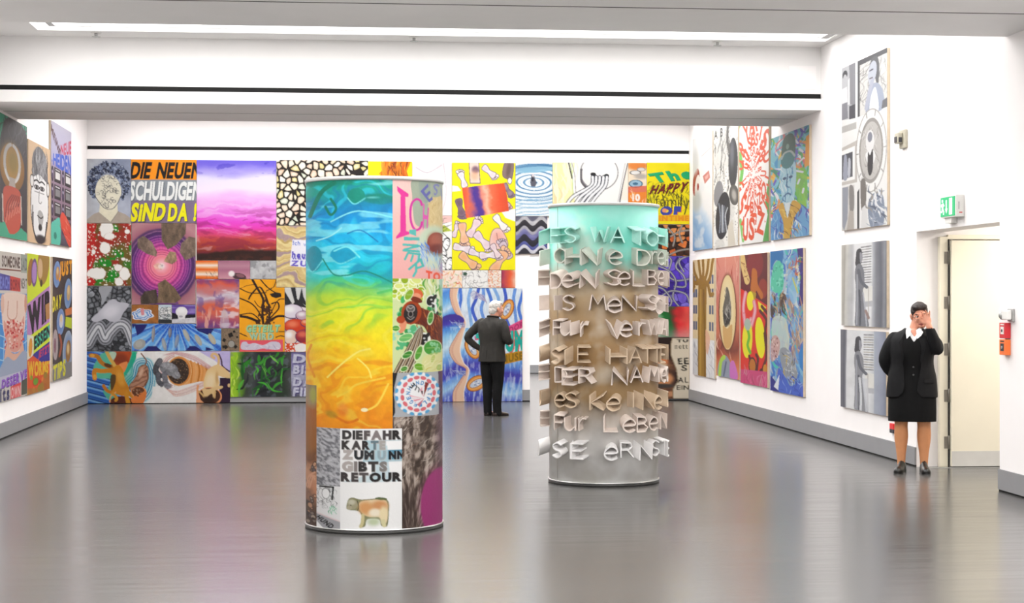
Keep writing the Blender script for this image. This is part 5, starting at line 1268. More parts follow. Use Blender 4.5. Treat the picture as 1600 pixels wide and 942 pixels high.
M['rim'] = mat('pale_rim', (0.6, 0.6, 0.58), 0.35, .3, noise=.03)
M['plinth'] = mat('dark_plinth', (0.06, 0.06, 0.058), 0.4, .3, noise=.1)
M['drum'] = mat('drum_paint', (0.55, 0.5, 0.44), 0.6, noise=.1)
def column(name, x, y, label, drum_mat, zt=2.565):
    t = empty(name, (x, y, 0), rot_to(x, y))
    tag(t, label, 'column', 'free-standing round columns')
    lathe('drum', [(CR, .03), (CR, zt - .01)], drum_mat, t, 96)
    lathe('top_rim', [(CR - .01, zt - .028), (CR + .012, zt - .026), (CR + .014, zt - .004), (CR + .006, zt), (.02, zt + .001)], M['rim'], t, 96)
    lathe('base_rim', [(CR - .01, .026), (CR + .012, .026), (CR + .012, .036), (CR - .01, .036)], M['metal'], t, 96)
    lathe('plinth', [(CR - .004, 0), (CR + .008, .002), (CR + .008, .026), (CR - .01, .026)], M['plinth'], t, 96)
    return t
c1 = column('painted_column', .237, 13.07, 'round column papered with bright paintings, left of the two', M['drum'])
TOPY, BOTY = 279.5, 829.5
# the large sheet from turquoise to orange
a = Art(479, 278, 614, 672, 1, col='#20c0e0', dens=1.15)
wx = a.X + (a.nz(60, 3, 3) - .5) * 60; wy = a.Y + (a.nz(60, 9, 3) - .5) * 70
ty = a.Y + (a.nz(50, 5, 4, 1.6, .7) - .5) * 46
a.field(ty, [(270, '#12b8a0'), (296, '#10a898'), (312, '#0e90b8'), (335, '#109ae0'), (365, '#14b4f0'), (395, '#18c4ee'), (415, '#16c0cc'), (432, '#2cc8a0'), (448, '#7ad46c'), (470, '#b8e040'), (500, '#e8ec28'), (530, '#f8e018'), (560, '#fcc818'), (600, '#fab414'), (640, '#f6a014'), (675, '#f29416')])
sw = np.sin(fbm(wx / 110, wy / 48, 2, 3) * 24)
up = 1 - sm(a.Y, 425, 470)
a.mix(sm(sw, .55, .95) * up, '#38dcf8', .55); a.mix(sm(-sw, .6, .95) * up, '#0a78b0', .4); a.mix(sm(a.nz(40, 12, 4, 1.6, .8), .54, .64) * (1 - sm(a.Y, 300, 345)), '#0a8a70', .8)
a.mix(sm(a.nz(26, 21, 3, 2.4, .5), .60, .68) * up, '#a8f4fc', .6)
dn = sm(a.Y, 440, 480)
a.mix(sm(sw, .5, .95) * dn, '#fdf060', .4); a.mix(sm(-sw, .5, .95) * dn * sm(a.Y, 500, 560), '#e88408', .5); a.mix(sm(-sw, .6, .95) * (dn * (1 - sm(a.Y, 500, 530))), '#6cc84c', .5)
for (cx, cy, rx, ry, c) in ((558, 306, 13, 12, '#0a9480'), (538, 398, 19, 13, '#12a8d0'), (494, 403, 13, 20, '#0c98b0')):
    a.ell(cx, cy, rx, ry, c); a.line([(cx - rx, cy + 3), (cx - rx * .2, cy + ry + 1), (cx + rx, cy + 4)], 2, '#7ae8f0', alpha=.7)
for p, c, w in (([(520, 346), (560, 330), (612, 340)], '#8af0fc', 2), ([(498, 375), (520, 368), (536, 356)], '#a0f0f8', 2), ([(508, 404), (524, 428), (545, 430), (572, 424), (612, 442)], '#10907c', 2.2), ([(525, 392), (545, 386), (563, 402)], '#7cecf4', 2.2), ([(545, 365), (565, 360), (590, 378)], '#0c80c0', 2),
                ([(488, 335), (505, 300), (525, 285)], '#0a8068', 7), ([(520, 310), (528, 325), (520, 335), (512, 322)], '#0a8068', 4), ([(515, 590), (535, 570), (560, 550), (578, 545)], '#ffee70', 2.5), ([(560, 560), (575, 575), (580, 590)], '#ffee70', 2), ([(490, 540), (484, 560), (495, 590)], '#f09a10', 4), ([(530, 620), (545, 612), (560, 600), (600, 590)], '#f8d040', 3),
                ([(575, 640), (590, 630), (605, 600)], '#ffd84c', 3), ([(525, 650), (545, 660), (560, 655)], '#e07810', 4), ([(590, 458), (612, 452)], '#5cc86c', 4), ([(545, 480), (575, 476), (600, 480)], '#a0e04c', 3)):
    a.line(p, w, c)
a.ell(521, 648, 9, 5, '#8a8a30', 20, .5, soft=.5); a.ell(538, 640, 8, 10, '#e06a30', 0, .5, soft=.5); a.ell(570, 640, 5, 3, '#fff4c0')
a.tone(8, .07, 7)
sheet(c1, 'painted_sheet', a, 0, 0, 1, 479.9, 612, TOPY, 604, ext=-1, lab='sheet running from turquoise through yellow to orange')
sheet(c1, 'painted_sheet', a, 0, 0, 1, 498, 612, 604, 670, lab='orange foot of the gradient sheet')
# brown strip
a = Art(478, 602, 500, 832, 1, col='#9a6a3a')
a.field(a.Y + (a.nz(20, 3) - .5) * 40, [(600, '#8a7a5c'), (625, '#a08a6a'), (640, '#a8642c'), (700, '#9a6430'), (720, '#7a4c2c'), (740, '#d09a78'), (770, '#c88a68'), (790, '#6a5040'), (830, '#5a463c')])
a.ell(492, 620, 5, 12, '#a8a850', soft=.5); a.dots(30, (478, 728, 498, 826), 2, 5, ['#6a5a5a', '#b0a090', '#c89878', '#4a3c38', '#8a7a70'], 3, ol='#3a2c28', olw=1)
for k in range(3): a.line([(481 + k * 3, 768), (486 + k * 3, 750), (495, 742 + k * 6)], 2.4, '#e0a888')
sheet(c1, 'painted_sheet', a, 0, 0, 1, 479.9, 498, 604, BOTY, ext=-1, lab='brown strip with a hand and pebbles')
# ICH sheet (drawn 5.54 to a pixel)
a = Art(64, 50, 505, 915, 5.54, col='#f4c4bc', dens=1.3)
a.vgrad([(50, '#f8d0c8'), (500, '#f4c0b8'), (915, '#f0b0ac')], 30, 150, 2)
a.poly([(240, 50), (505, 50), (505, 500), (330, 470), (250, 420), (230, 200)], '#a8b4a0', 1, 1); a.poly([(290, 40), (380, 60), (360, 240), (300, 210)], '#98a89c', .8, 1)
a.poly([(370, 230), (440, 190), (505, 200), (505, 520), (380, 480)], '#e0c890', 1, 1); a.strokes(40, (370, 200, 500, 470), 60, 7, ['#f0d8a8', '#d0b478', '#e8d09c'], 90, .7)
a.text('E', ((298, 150), (362, 78), (405, 210), (372, 240)), '#6a6cb0', .02); a.text('S', ((405, 75), (470, 70), (440, 170), (415, 175)), '#8488bc', .02); a.line([(478, 110), (488, 200)], 9, '#8a8cb8')
a.ell(430, 640, 170, 190, '#d4e0c8', soft=.15); a.ell(420, 560, 90, 100, '#c4d8bc', soft=.5); a.ell(440, 640, 100, 70, '#8a8078', soft=.3); a.ell(446, 592, 90, 92, '#8c3e32'); a.ell(430, 570, 60, 60, '#b0604c', soft=.6); a.ell(450, 640, 66, 36, '#7a3028', soft=.5)
a.strokes(30, (285, 600, 370, 790), 90, 9, ['#5a8ae0', '#8ab0f0', '#a8c8f4'], 70, .3); a.strokes(24, (370, 690, 500, 830), 80, 9, ['#8ac0e8', '#b8dcf0', '#6aa4dc'], 85, .2); a.strokes(10, (470, 740, 500, 860), 70, 9, ['#a890b8'], 88, .1)
I = '#e8389c'
a.poly([(104, 112), (200, 178), (198, 204), (172, 204), (180, 500), (206, 508), (204, 528), (96, 570), (98, 548), (130, 508), (134, 188), (108, 158)], I)
a.line([(310, 268), (296, 232), (262, 222), (226, 262), (214, 350), (226, 440), (258, 488), (296, 470), (312, 420)], 19, '#d838a4')
a.text('H', ((322, 250), (372, 292), (360, 462), (316, 478)), '#e05cb4', .02)
for ch, q in (('I', ((205, 478), (262, 490), (258, 530), (235, 548))), ('N', ((160, 545), (290, 560), (290, 590), (165, 575))), ('N', ((150, 615), (285, 600), (290, 660), (155, 672))), ('E', ((165, 690), (270, 660), (285, 720), (190, 770))), ('R', ((190, 820), (300, 745), (332, 800), (240, 890)))):
    pass
a.text('I', ((205, 490), (262, 484), (262, 540), (205, 520)), '#5cc0b8', .03); a.poly([(160, 550), (290, 552), (292, 580), (162, 582)], '#5cc0b8')
a.line([(158, 618), (285, 626)], 20, '#54bcb4'); a.line([(280, 630), (165, 660)], 18, '#54bcb4'); a.line([(158, 668), (285, 676)], 20, '#54bcb4')
for p in ([(170, 745), (195, 690), (290, 700)], [(220, 760), (235, 712)], [(195, 690), (170, 745)], [(280, 760), (290, 702)]): a.line(p, 18, '#54bcb4', 0)
for p in ([(205, 830), (300, 745)], [(300, 748), (322, 800), (268, 822)], [(262, 790), (262, 850), (240, 890)]): a.line(p, 20, '#54bcb4', 0)
a.text('TOT', ((345, 836), (540, 872), (530, 930), (345, 915)), '#f05a3c', .06)
sheet(c1, 'painted_sheet', a, 600, 270, 5.54, 612, 690.1, TOPY, 435, ext=1, lab='pink sheet with ICH in magenta and an eye shape')
# jungle sheet (drawn 4.096 to a pixel)
a = Art(50, 16, 372, 632, 4.096, col='#d8e4b0', dens=1.25)
a.dots(40, (50, 16, 230, 150), 18, 40, ['#b0c438', '#c8d85c', '#a0b830', '#e0e894'], 2, ol='#f4f8d8', olw=5); a.dots(30, (90, 130, 370, 300), 14, 26, ['#5cbc78', '#3ca060', '#8ad0a0'], 5); a.dots(26, (50, 330, 220, 470), 12, 24, ['#6ac08c', '#a8dcc0', '#4aa868'], 6); a.strokes(24, (220, 20, 370, 130), 80, 22, ['#a8c848', '#d8e4a0', '#6cb050', '#eef4d8'], 80, .4)
a.poly([(340, 20), (372, 20), (372, 300), (350, 200)], '#a8d4c8', .7)
a.poly([(120, 200), (170, 170), (230, 210), (300, 240), (372, 300), (372, 470), (330, 460), (280, 400), (240, 330), (180, 310), (130, 290)], '#7a3a1c', 1, 1); a.strokes(70, (200, 220, 370, 450), 60, 6, ['#a85c30', '#5a2810', '#8a4420', '#c07848'], 70, .4)
a.ell(165, 240, 62, 76, '#b05424', 10); a.ell(160, 245, 42, 62, '#3c3634', 10); a.ell(160, 215, 24, 22, '#6a6462', 0, ol='#b8b0ac', olw=5); a.line([(140, 200), (160, 215), (180, 200)], 5, '#b8b0ac'); a.line([(140, 270), (160, 285), (182, 268)], 6, '#a09894'); a.ell(160, 250, 14, 18, '#282220', ol='#a09894', olw=4)
a.ell(200, 118, 40, 30, '#e07850', 30); a.ell(200, 135, 26, 20, '#f0a888', 20); a.ell(195, 158, 40, 18, '#8a4020', 20); a.ell(110, 330, 22, 44, '#e8a080', 20); a.ell(100, 285, 26, 24, '#b85830')
for x, y, s_, ro in ((290, 165, 1, 0), (245, 415, 1.15, 0)):
    a.ell(x, y, 34 * s_, 40 * s_, '#f4f6f0', 10); a.ell(x - 6, y, 24 * s_, 32 * s_, '#121212', 20); a.ell(x + 20, y - 24 * s_, 12, 22, '#121212', 40); a.ell(x + 12, y + 34 * s_, 10, 12, '#121212'); a.ell(x, y - 8, 7, 5, '#f0f0f0'); a.ell(x + 8, y + 14, 8, 5, '#e8e8e8')
a.ell(320, 215, 8, 30, '#f4f4f0'); a.ell(330, 245, 9, 12, '#151515')
for k in range(16): a.line([(52 + k * 7, 632), (120 + k * 6, 500), (190 + k * 3, 370), (225, 335)], 6, ['#6a5440', '#c8b8a0', '#8a7458', '#3c2e20', '#e0d4c0'][k % 5])
for x, y, rx, ry, ro, c in ((140, 510, 36, 20, -30, '#4a9440'), (210, 500, 20, 50, 20, '#6cac4c'), (215, 590, 36, 24, 20, '#7cb43c'), (300, 470, 60, 50, 0, '#5aa84c'), (130, 400, 46, 24, -20, '#7cc47c'), (285, 275, 18, 42, 10, '#5ca048'), (340, 600, 20, 22, 0, '#6cac4c'), (150, 125, 22, 40, 30, '#98b83c'), (70, 340, 24, 20, 0, '#6cac4c'), (300, 540, 14, 30, 20, '#8cb850'), (120, 600, 24, 16, -20, '#5c9c44')):
    a.ell(x, y, rx, ry, c, ro, ol='#e4f0c8', olw=4); a.line([(x - rx * .7, y), (x + rx * .7, y)], 3, '#b8d890', 0)
a.poly([(240, 530), (372, 500), (372, 632), (250, 632)], '#ece4a4', .6, 1); a.strokes(14, (240, 540, 370, 625), 60, 5, ['#d8c870', '#f6f0c8'], 150, .4); a.dots(20, (280, 440, 350, 500), 6, 12, ['#a0d8a8', '#7cc488'], 2)
a.c = np.clip((a.c - .5) * 1.15 + .43, 0, 1)
sheet(c1, 'painted_sheet', a, 600, 430, 4.096, 612, 690.1, 435, 583, ext=1, lab='green jungle sheet with a brown ape')
# lettered wheel
a = Art(50, 630, 372, 915, 4.096, col='#b0b4b8', dens=1.25)
a.poly([(50, 630), (80, 630), (60, 720), (66, 880), (50, 915)], '#1c1a1c'); a.poly([(335, 630), (372, 630), (372, 915), (340, 915)], '#5a3c58'); a.strokes(12, (340, 640, 370, 900), 40, 6, ['#8a6a80', '#3a2438'], 80, .5)
a.ell(200, 765, 142, 140, '#a8acb2'); a.ell(205, 765, 128, 132, '#eef2f4')
for k in range(17):
    t = k / 17 * 6.283; a.ell(205 + 132 * math.cos(t), 765 + 130 * math.sin(t), 15, 10, '#58a8d8', math.degrees(t) + 90)
    a.ell(205 + 132 * math.cos(t + .18), 765 + 130 * math.sin(t + .18), 9, 9, '#f4f6f8')
for k in range(15): t = k / 15 * 6.283; a.ell(208 + 100 * math.cos(t), 765 + 104 * math.sin(t), 19, 12, '#e07078', math.degrees(t) + 90)
a.ell(210, 765, 84, 88, '#f6f6f6')
for k, ch in enumerate('HUNDERTFLIEGEN'):
    t = -2.6 + k / 14 * 6.283; x, y = 212 + 68 * math.cos(t), 765 + 72 * math.sin(t); c, q = math.cos(t + 1.57), math.sin(t + 1.57)
    a.text(ch, tuple((x + (u * c - v * q), y + (u * q + v * c)) for u, v in ((-10, -13), (10, -13), (10, 13), (-10, 13))), '#3c8cc8', .04)
a.poly([(240, 790), (250, 690), (274, 700)], '#8a2418'); a.poly([(240, 790), (215, 740), (232, 720)], '#f4b8c4')
for k in range(5): a.poly([(245, 795), (150 + k * 12, 770 + k * 16), (158 + k * 14, 780 + k * 17)], ['#f2a8b4', '#e8d8dc', '#e890a0', '#f6ecee', '#c87080'][k])
a.text('ALLE', ((246, 778), (150, 720), (176, 694), (238, 752)), '#1a1a1c', .05)
sheet(c1, 'painted_sheet', a, 600, 430, 4.096, 612, 690.1, 583, 652, ext=1, lab='sheet with a wheel of blue and red letters reading ALLE')
# fur (drawn 4.487 to a pixel from 470,640)
a = Art(628, 40, 1000, 870, 4.487, col='#6a5a50', dens=1.2)
an = np.arctan2(a.Y - 980, a.X - 760)
n = fbm(an * 34, np.hypot(a.Y - 980, a.X - 760) / 60, 4, 4)
a.mix(sm(n, .45, .7), '#cbbcb0', .85); a.mix(sm(n, .5, .3), '#33261f', .75); a.strokes(130, (640, 45, 990, 500), 90, 4, ['#e0d4c8', '#2e221c', '#a8988c', '#5a463a', '#8a6c58'], -40, .25)
a.mix(sm(a.Y, 480, 640) * sm(850 - a.X, 0, 120), '#3c2c28', .55); a.mix(sm(a.nz(60, 6), .56, .7) * sm(760 - np.abs(a.Y - 330), 500, 760), '#e8dcd0', .4)
a.mix(sm(1.12 - np.hypot((a.X - 960) / 125, (a.Y - 690) / 235), 0, .12), '#a8307c'); a.mix(sm(1.4 - np.hypot((a.X - 960) / 125, (a.Y - 690) / 235), 0, .4), '#9a4a70', .35); a.mix(sm(a.X, 900, 990) * (1 - sm(a.Y, 300, 480)), '#6a4a60', .7)
sheet(c1, 'painted_sheet', a, 470, 640, 4.487, 626, 690.1, 652, BOTY, ext=1, lab='brown fur sheet with a magenta oval')
sheet(c1, 'painted_sheet', a, 470, 640, 4.487, 612, 626, 652, 670, lab='brown fur sheet, narrow upper corner')
# grey relief
a = Art(124, 136, 292, 545, 4.487, col='#a8a8ac', dens=1.2)
n = a.nz(16, 3, 4, 1.5, .8, .5); a.mix(sm(n, .5, .62), '#c8c8cc', .8); a.mix(sm(n, .46, .36), '#68686e', .8); a.strokes(60, (130, 140, 290, 540), 18, 3, ['#5a5a60', '#d8d8dc', '#84848a'], 30, .5)
sheet(c1, 'painted_sheet', a, 470, 640, 4.487, 498, 534, 670, 761, lab='grey relief-like sheet')
# lettering DIE FAHR KARTE ZUM ... GIBTS RETOUR
a = Art(284, 136, 702, 515, 4.487, col='#fafafa', dens=1.4)
a.poly([(440, 215), (700, 215), (700, 365), (440, 365)], '#a8ccd8', .8); a.poly([(592, 222), (702, 222), (702, 282), (592, 282)], '#ffffff'); a.poly([(605, 372), (702, 372), (702, 432), (605, 432)], '#ffffff'); a.poly([(490, 330), (600, 250), (620, 480), (500, 500)], '#b0d0dc', .6); a.poly([(520, 440), (702, 505), (290, 512)], '#bcd8e0', .6)
def word(tx, q, cs): a.text(tx, q, cs, .07, '#c4c0bc', (3, 3), gap=.06)
word('DIE', (303, 146, 438, 205), ['#3c3838', '#2a2626', '#444040']); word('FAHR', (446, 146, 694, 207), ['#5c5454', '#8a8080', '#4a4444', '#241f1f'])
word('KARTE', (298, 218, 588, 276), ['#3a3434', '#4c4646', '#2e2828', '#6a8088', '#b0aca8']); word('ZUM', (300, 284, 515, 345), ['#bcb4b0', '#26282c', '#303236']); word('U', (536, 288, 590, 346), ['#9ab0b8']); a.poly([(606, 284), (702, 284), (702, 350), (606, 350)], '#5a98b4'); word('NN', (610, 290, 716, 346), ['#10141c'])
word('GIBTS', (300, 362, 600, 428), ['#b8b0ac', '#8a8280', '#34302f', '#3a3634', '#84807e']); word('RETOUR', (292, 440, 698, 500), ['#3c3636', '#4a4444', '#5a5454', '#242020', '#1c1818', '#241f1f'])
sheet(c1, 'painted_sheet', a, 470, 640, 4.487, 534, 626, 670, 754, lab='white sheet lettered DIE FAHRKARTE ZUM GIBTS RETOUR')
# cow
a = Art(284, 512, 702, 870, 4.487, col='#fcfcfb', dens=1.2)
a.poly([(330, 690), (345, 630), (375, 618), (400, 625), (440, 630), (560, 622), (605, 640), (612, 700), (605, 800), (590, 822), (560, 812), (545, 770), (480, 765), (462, 780), (455, 815), (425, 826), (415, 812), (435, 770), (420, 720), (390, 708), (350, 705)], '#8a8a64', 1, 1)
a.poly([(420, 650), (470, 635), (560, 632), (600, 655), (602, 760), (585, 808), (562, 800), (548, 755), (480, 750), (440, 730), (415, 690)], '#f0d8b0', 1, 1); a.ell(460, 690, 50, 44, '#e0a468', 10, soft=.5); a.ell(550, 675, 52, 36, '#d89a64', 0, soft=.5); a.ell(520, 720, 40, 26, '#fbf0d8', soft=.5); a.ell(575, 730, 26, 50, '#f2e0b4', soft=.5)
a.ell(372, 665, 34, 34, '#a8a284', 20); a.ell(365, 650, 24, 18, '#c8c4ac', soft=.4); a.ell(350, 690, 18, 14, '#b4ac90'); a.line([(402, 640), (412, 680), (405, 705)], 6, '#55503c'); a.ell(360, 672, 4, 4, '#3a3828'); a.ell(560, 625, 40, 9, '#5c6a3c', 5); a.line([(440, 740), (436, 790), (425, 818)], 22, '#d8cc98'); a.line([(575, 780), (580, 812)], 26, '#e0d8a8'); a.ell(510, 785, 40, 26, '#c8d4b0', soft=.7)
sheet(c1, 'painted_sheet', a, 470, 640, 4.487, 534, 626, 754, BOTY, lab='white sheet with a small brown and cream cow')
# sketch
a = Art(110, 540, 292, 870, 4.487, col='#ececec', dens=1.2)
a.strokes(60, (120, 550, 250, 700), 40, 4, ['#202020', '#6a6a6a', '#a0a0a0', '#484848'], 70, .9, 1, .6); a.line([(150, 552), (240, 552), (232, 640)], 11, '#0c0c0c', 0); a.ell(190, 600, 26, 36, '#f6f6f6', ol='#2c2c2c', olw=3); a.strokes(16, (210, 690, 280, 745), 30, 5, ['#2ca86c', '#5cc890', '#d8f0e4'], 80, .4)
a.poly([(124, 745), (292, 790), (292, 870), (200, 870), (120, 790)], '#a8a8ac'); a.line([(130, 740), (290, 790)], 8, '#e8d0d0'); a.text('HUND', ((150, 756), (250, 818), (225, 845), (120, 775)), '#0e0e0e', .05); a.poly([(110, 790), (200, 870), (110, 870)], '#ffffff')
sheet(c1, 'painted_sheet', a, 470, 640, 4.487, 498, 534, 761, BOTY, lab='black and white sketch sheet reading HUND')

# ------------------------------------------------------------------ the lettered column: strips of sheet metal standing out as letters
def drum2_mat():
    m = bpy.data.materials.new('sprayed_drum')
    m.use_nodes = True
    nt = m.node_tree
    b = nt.nodes['Principled BSDF']
    tc = nt.nodes.new('ShaderNodeTexCoord')
    sp = nt.nodes.new('ShaderNodeSeparateXYZ')
    nt.links.new(tc.outputs['Object'], sp.inputs[0])
    n = nt.nodes.new('ShaderNodeTexNoise')
    n.inputs['Scale'].default_value = 3.2
    n.inputs['Detail'].default_value = 3
    nt.links.new(tc.outputs['Object'], n.inputs['Vector'])
    mm = nt.nodes.new('ShaderNodeMath'); mm.operation = 'MULTIPLY_ADD'
    mm.inputs[1].default_value = 0.55; mm.inputs[2].default_value = -0.275
    nt.links.new(n.outputs['Fac'], mm.inputs[0])
    ad = nt.nodes.new('ShaderNodeMath'); ad.operation = 'ADD'
    nt.links.new(sp.outputs['Z'], ad.inputs[0]); nt.links.new(mm.outputs[0], ad.inputs[1])
    dv = nt.nodes.new('ShaderNodeMath'); dv.operation = 'DIVIDE'; dv.inputs[1].default_value = 2.6
    nt.links.new(ad.outputs[0], dv.inputs[0])
    rp = nt.nodes.new('ShaderNodeValToRGB')
    st = [(0, '#e2e0dc'), (.06, '#f6f5f2'), (.13, '#dcd9d5'), (.22, '#c4bcb2'), (.30, '#a08662'), (.42, '#94744a'), (.56, '#967a54'), (.66, '#a28a68'), (.72, '#a89a84'), (.76, '#8ab4a6'), (.82, '#76cfbe'), (.90, '#86dfcd'), (.96, '#9ae6d6')]  # near-white foot: pale paint plus light off the floor, put into the colour
    els = rp.color_ramp.elements
    els[0].position, els[0].color = st[0][0], (*lin(st[0][1]), 1)
    els[1].position, els[1].color = st[-1][0], (*lin(st[-1][1]), 1)
    for p, c in st[1:-1]:
        e = els.new(p); e.color = (*lin(c), 1)
    nt.links.new(dv.outputs[0], rp.inputs['Fac'])
    n2 = nt.nodes.new('ShaderNodeTexNoise'); n2.inputs['Scale'].default_value = 5; n2.inputs['Detail'].default_value = 5; n2.inputs['Distortion'].default_value = .6
    nt.links.new(tc.outputs['Object'], n2.inputs['Vector'])
    mx = nt.nodes.new('ShaderNodeMix'); mx.data_type = 'RGBA'; mx.blend_type = 'SOFT_LIGHT'
    mx.inputs['Factor'].default_value = .35
    nt.links.new(rp.outputs['Color'], mx.inputs['A'])
    nt.links.new(n2.outputs['Fac'], mx.inputs['B'])
    nt.links.new(mx.outputs['Result'], b.inputs['Base Color'])
    n3 = nt.nodes.new('ShaderNodeTexNoise'); n3.inputs['Scale'].default_value = 2.6; n3.inputs['Detail'].default_value = 3
    nt.links.new(tc.outputs['Object'], n3.inputs['Vector'])
    r3 = nt.nodes.new('ShaderNodeMapRange'); r3.inputs[1].default_value = .52; r3.inputs[2].default_value = .68; r3.inputs[4].default_value = .5
    nt.links.new(n3.outputs['Fac'], r3.inputs[0])
    m3 = nt.nodes.new('ShaderNodeMix'); m3.data_type = 'RGBA'; m3.inputs['B'].default_value = (*lin('#cfcabe'), 1)
    nt.links.new(r3.outputs[0], m3.inputs['Factor']); nt.links.new(mx.outputs['Result'], m3.inputs['A'])
    nt.links.new(m3.outputs['Result'], b.inputs['Base Color'])
    b.inputs['Roughness'].default_value = 0.42
    b.inputs['Metallic'].default_value = 0.0
    return m
c2 = column('lettered_column', 2.403, 16.05, 'round column sprayed turquoise and brown with raised metal letters, right of the two', drum2_mat(), 2.552)
M['seam2'] = mat('sheet_seam', (0.2, 0.17, 0.13), 0.6)
bm = bmesh.new()
for f in (-.98, 1.9):
    c, s_ = math.cos(f), math.sin(f)
    for k in range(1):
        v = [bm.verts.new(p) for p in (((CR + .001) * math.cos(f - .006), (CR + .001) * math.sin(f - .006), .04), ((CR + .001) * math.cos(f + .006), (CR + .001) * math.sin(f + .006), .04), ((CR + .001) * math.cos(f + .006), (CR + .001) * math.sin(f + .006), 2.52), ((CR + .001) * math.cos(f - .006), (CR + .001) * math.sin(f - .006), 2.52))]
        bm.faces.new(v)
obj('sheet_seam', bm_mesh('sheet_seam', bm), M['seam2'], c2)

STROKE = {
 'A': [[(0, 0), (.5, 1), (1, 0)], [(.2, .36), (.8, .36)]], 'B': [[(0, 0), (0, 1), (.7, .95), (.8, .75), (.6, .55), (0, .52)], [(.6, .52), (.95, .3), (.7, .03), (0, 0)]],
 'C': ['c', [(.95, .85), (.55, 1), (.08, .75), (.03, .35), (.4, 0), (.95, .15)]], 'D': [[(0, 0), (0, 1)], 'c', [(0, 1), (.6, .95), (.95, .55), (.65, .06), (0, 0)]],
 'E': [[(1, 1), (0, 1), (0, 0), (1, 0)], [(0, .52), (.8, .52)]], 'F': [[(1, 1), (0, 1), (0, 0)], [(0, .52), (.8, .52)]], 'G': ['c', [(.95, .85), (.55, 1), (.08, .75), (.03, .35), (.4, 0), (.9, .1), (.95, .45)], [(.55, .45), (.95, .45)]],
 'H': [[(0, 0), (0, 1)], [(1, 0), (1, 1)], [(0, .5), (1, .5)]], 'I': [[(.5, 0), (.5, 1)]], 'K': [[(0, 0), (0, 1)], [(.95, 1), (.05, .5), (1, 0)]], 'L': [[(0, 1), (0, 0), (1, 0)]],
 'M': [[(0, 0), (.15, 1), (.5, .4), (.85, 1), (1, 0)]], 'N': [[(0, 0), (.05, 1), (.95, 0), (1, 1)]], 'O': ['c', [(.5, 1), (.08, .75), (.05, .3), (.5, 0), (.95, .3), (.92, .75), (.5, 1)]],
 'R': [[(0, 0), (0, 1), (.75, .95), (.85, .72), (.6, .52), (0, .5)], [(.5, .5), (1, 0)]], 'S': ['c', [(.95, .85), (.5, 1), (.08, .8), (.3, .55), (.8, .42), (.92, .18), (.5, 0), (.03, .14)]],
 'T': [[(0, 1), (1, 1)], [(.5, 1), (.5, 0)]], 'U': ['c', [(0, 1), (.02, .3), (.5, 0), (.95, .3), (1, 1)]], 'V': [[(0, 1), (.5, 0), (1, 1)]], 'W': [[(0, 1), (.25, 0), (.5, .75), (.75, 0), (1, 1)]],
 'e': ['c', [(.05, .45), (.9, .5), (.85, .8), (.45, .92), (.05, .6), (.1, .2), (.5, 0), (.95, .15)]], 'r': [[(0, 0), (0, .9)], 'c', [(0, .55), (.4, .85), (1, .85)]], 'a': ['c', [(.1, .8), (.6, .92), (.88, .6), (.9, 0)], 'c', [(.88, .5), (.3, .5), (.05, .25), (.35, 0), (.88, .2)]],
 'u': ['c', [(.05, .9), (.06, .25), (.45, 0), (.9, .3)], [(.92, .9), (.92, 0)]],
 'o': ['c', [(.5, .9), (.08, .65), (.08, .25), (.5, 0), (.92, .25), (.92, .65), (.5, .9)]]}
rl = random.Random(12)
def letter_mesh(ch, f0, fw, z0, h, depth):
    """strips of metal standing out from the drum along the strokes of a letter"""
    bm = bmesh.new()
    R0, R1, th = CR - .004, CR + depth, .0055
    tu, tv = rl.uniform(-.04, .04), rl.uniform(-.042, -.004)
    cur = False
    for st in STROKE[ch]:
        if st == 'c':
            cur = True
            continue
        pts = catmull(st, False, 5) if cur else st
        cur = False
        pts = [(p[0] * fw * CR, p[1] * h) for p in pts]
        n = len(pts)
        rings = []
        for i in range(n):
            a, b = pts[max(0, i - 1)], pts[min(n - 1, i + 1)]
            dx, dy = b[0] - a[0], b[1] - a[1]
            L = math.hypot(dx, dy) + 1e-9
            nx, ny = -dy / L * th, dx / L * th
            ring = []
            for (sg, out) in ((1, 0), (1, 1), (-1, 1), (-1, 0)):
                u, v = pts[i][0] + nx * sg + tu * out, pts[i][1] + ny * sg + tv * out
                f = f0 + u / CR
                r_ = R1 if out else R0
                ring.append(bm.verts.new((r_ * math.cos(f), r_ * math.sin(f), z0 + v)))
            rings.append(ring)
        for a, b in zip(rings, rings[1:]):
            for k in range(4):
                bm.faces.new((a[k], a[(k + 1) % 4], b[(k + 1) % 4], b[k]))
        bm.faces.new(rings[0][::-1]); bm.faces.new(rings[-1])
    return bm_mesh('letter', bm)
LM = [mat('letter_turquoise', '#b4e6db', .5, 0, noise=.14, nscale=7), mat('letter_mix', '#cdd0c4', .5, 0, noise=.16, nscale=7), mat('letter_beige', '#d6c8be', .5, 0, noise=.12, nscale=7),
      mat('letter_tan', '#c4ae94', .5, 0, noise=.15, nscale=7), mat('letter_grey', '#e2e0df', .5, 0, noise=.1, nscale=7)]
rows = [('T ES WATOHNUNG', 2.182, 0), ('N OHNe DreAMeN', 1.992, 1), ('E DeNSeLBeNO', 1.795, 2), ('L IS MeNSCHEN', 1.565, 2), ('E Fur VerWANDEL', 1.352, 2), ('D SIE HATTEN', 1.112, 3), ('E DER NAMeO', .925, 2),
        ('U eS KeINe D', .702, 3), ('E Fur LeBeN', .502, 2), ('D SIE eRNSTE', .258, 4)]
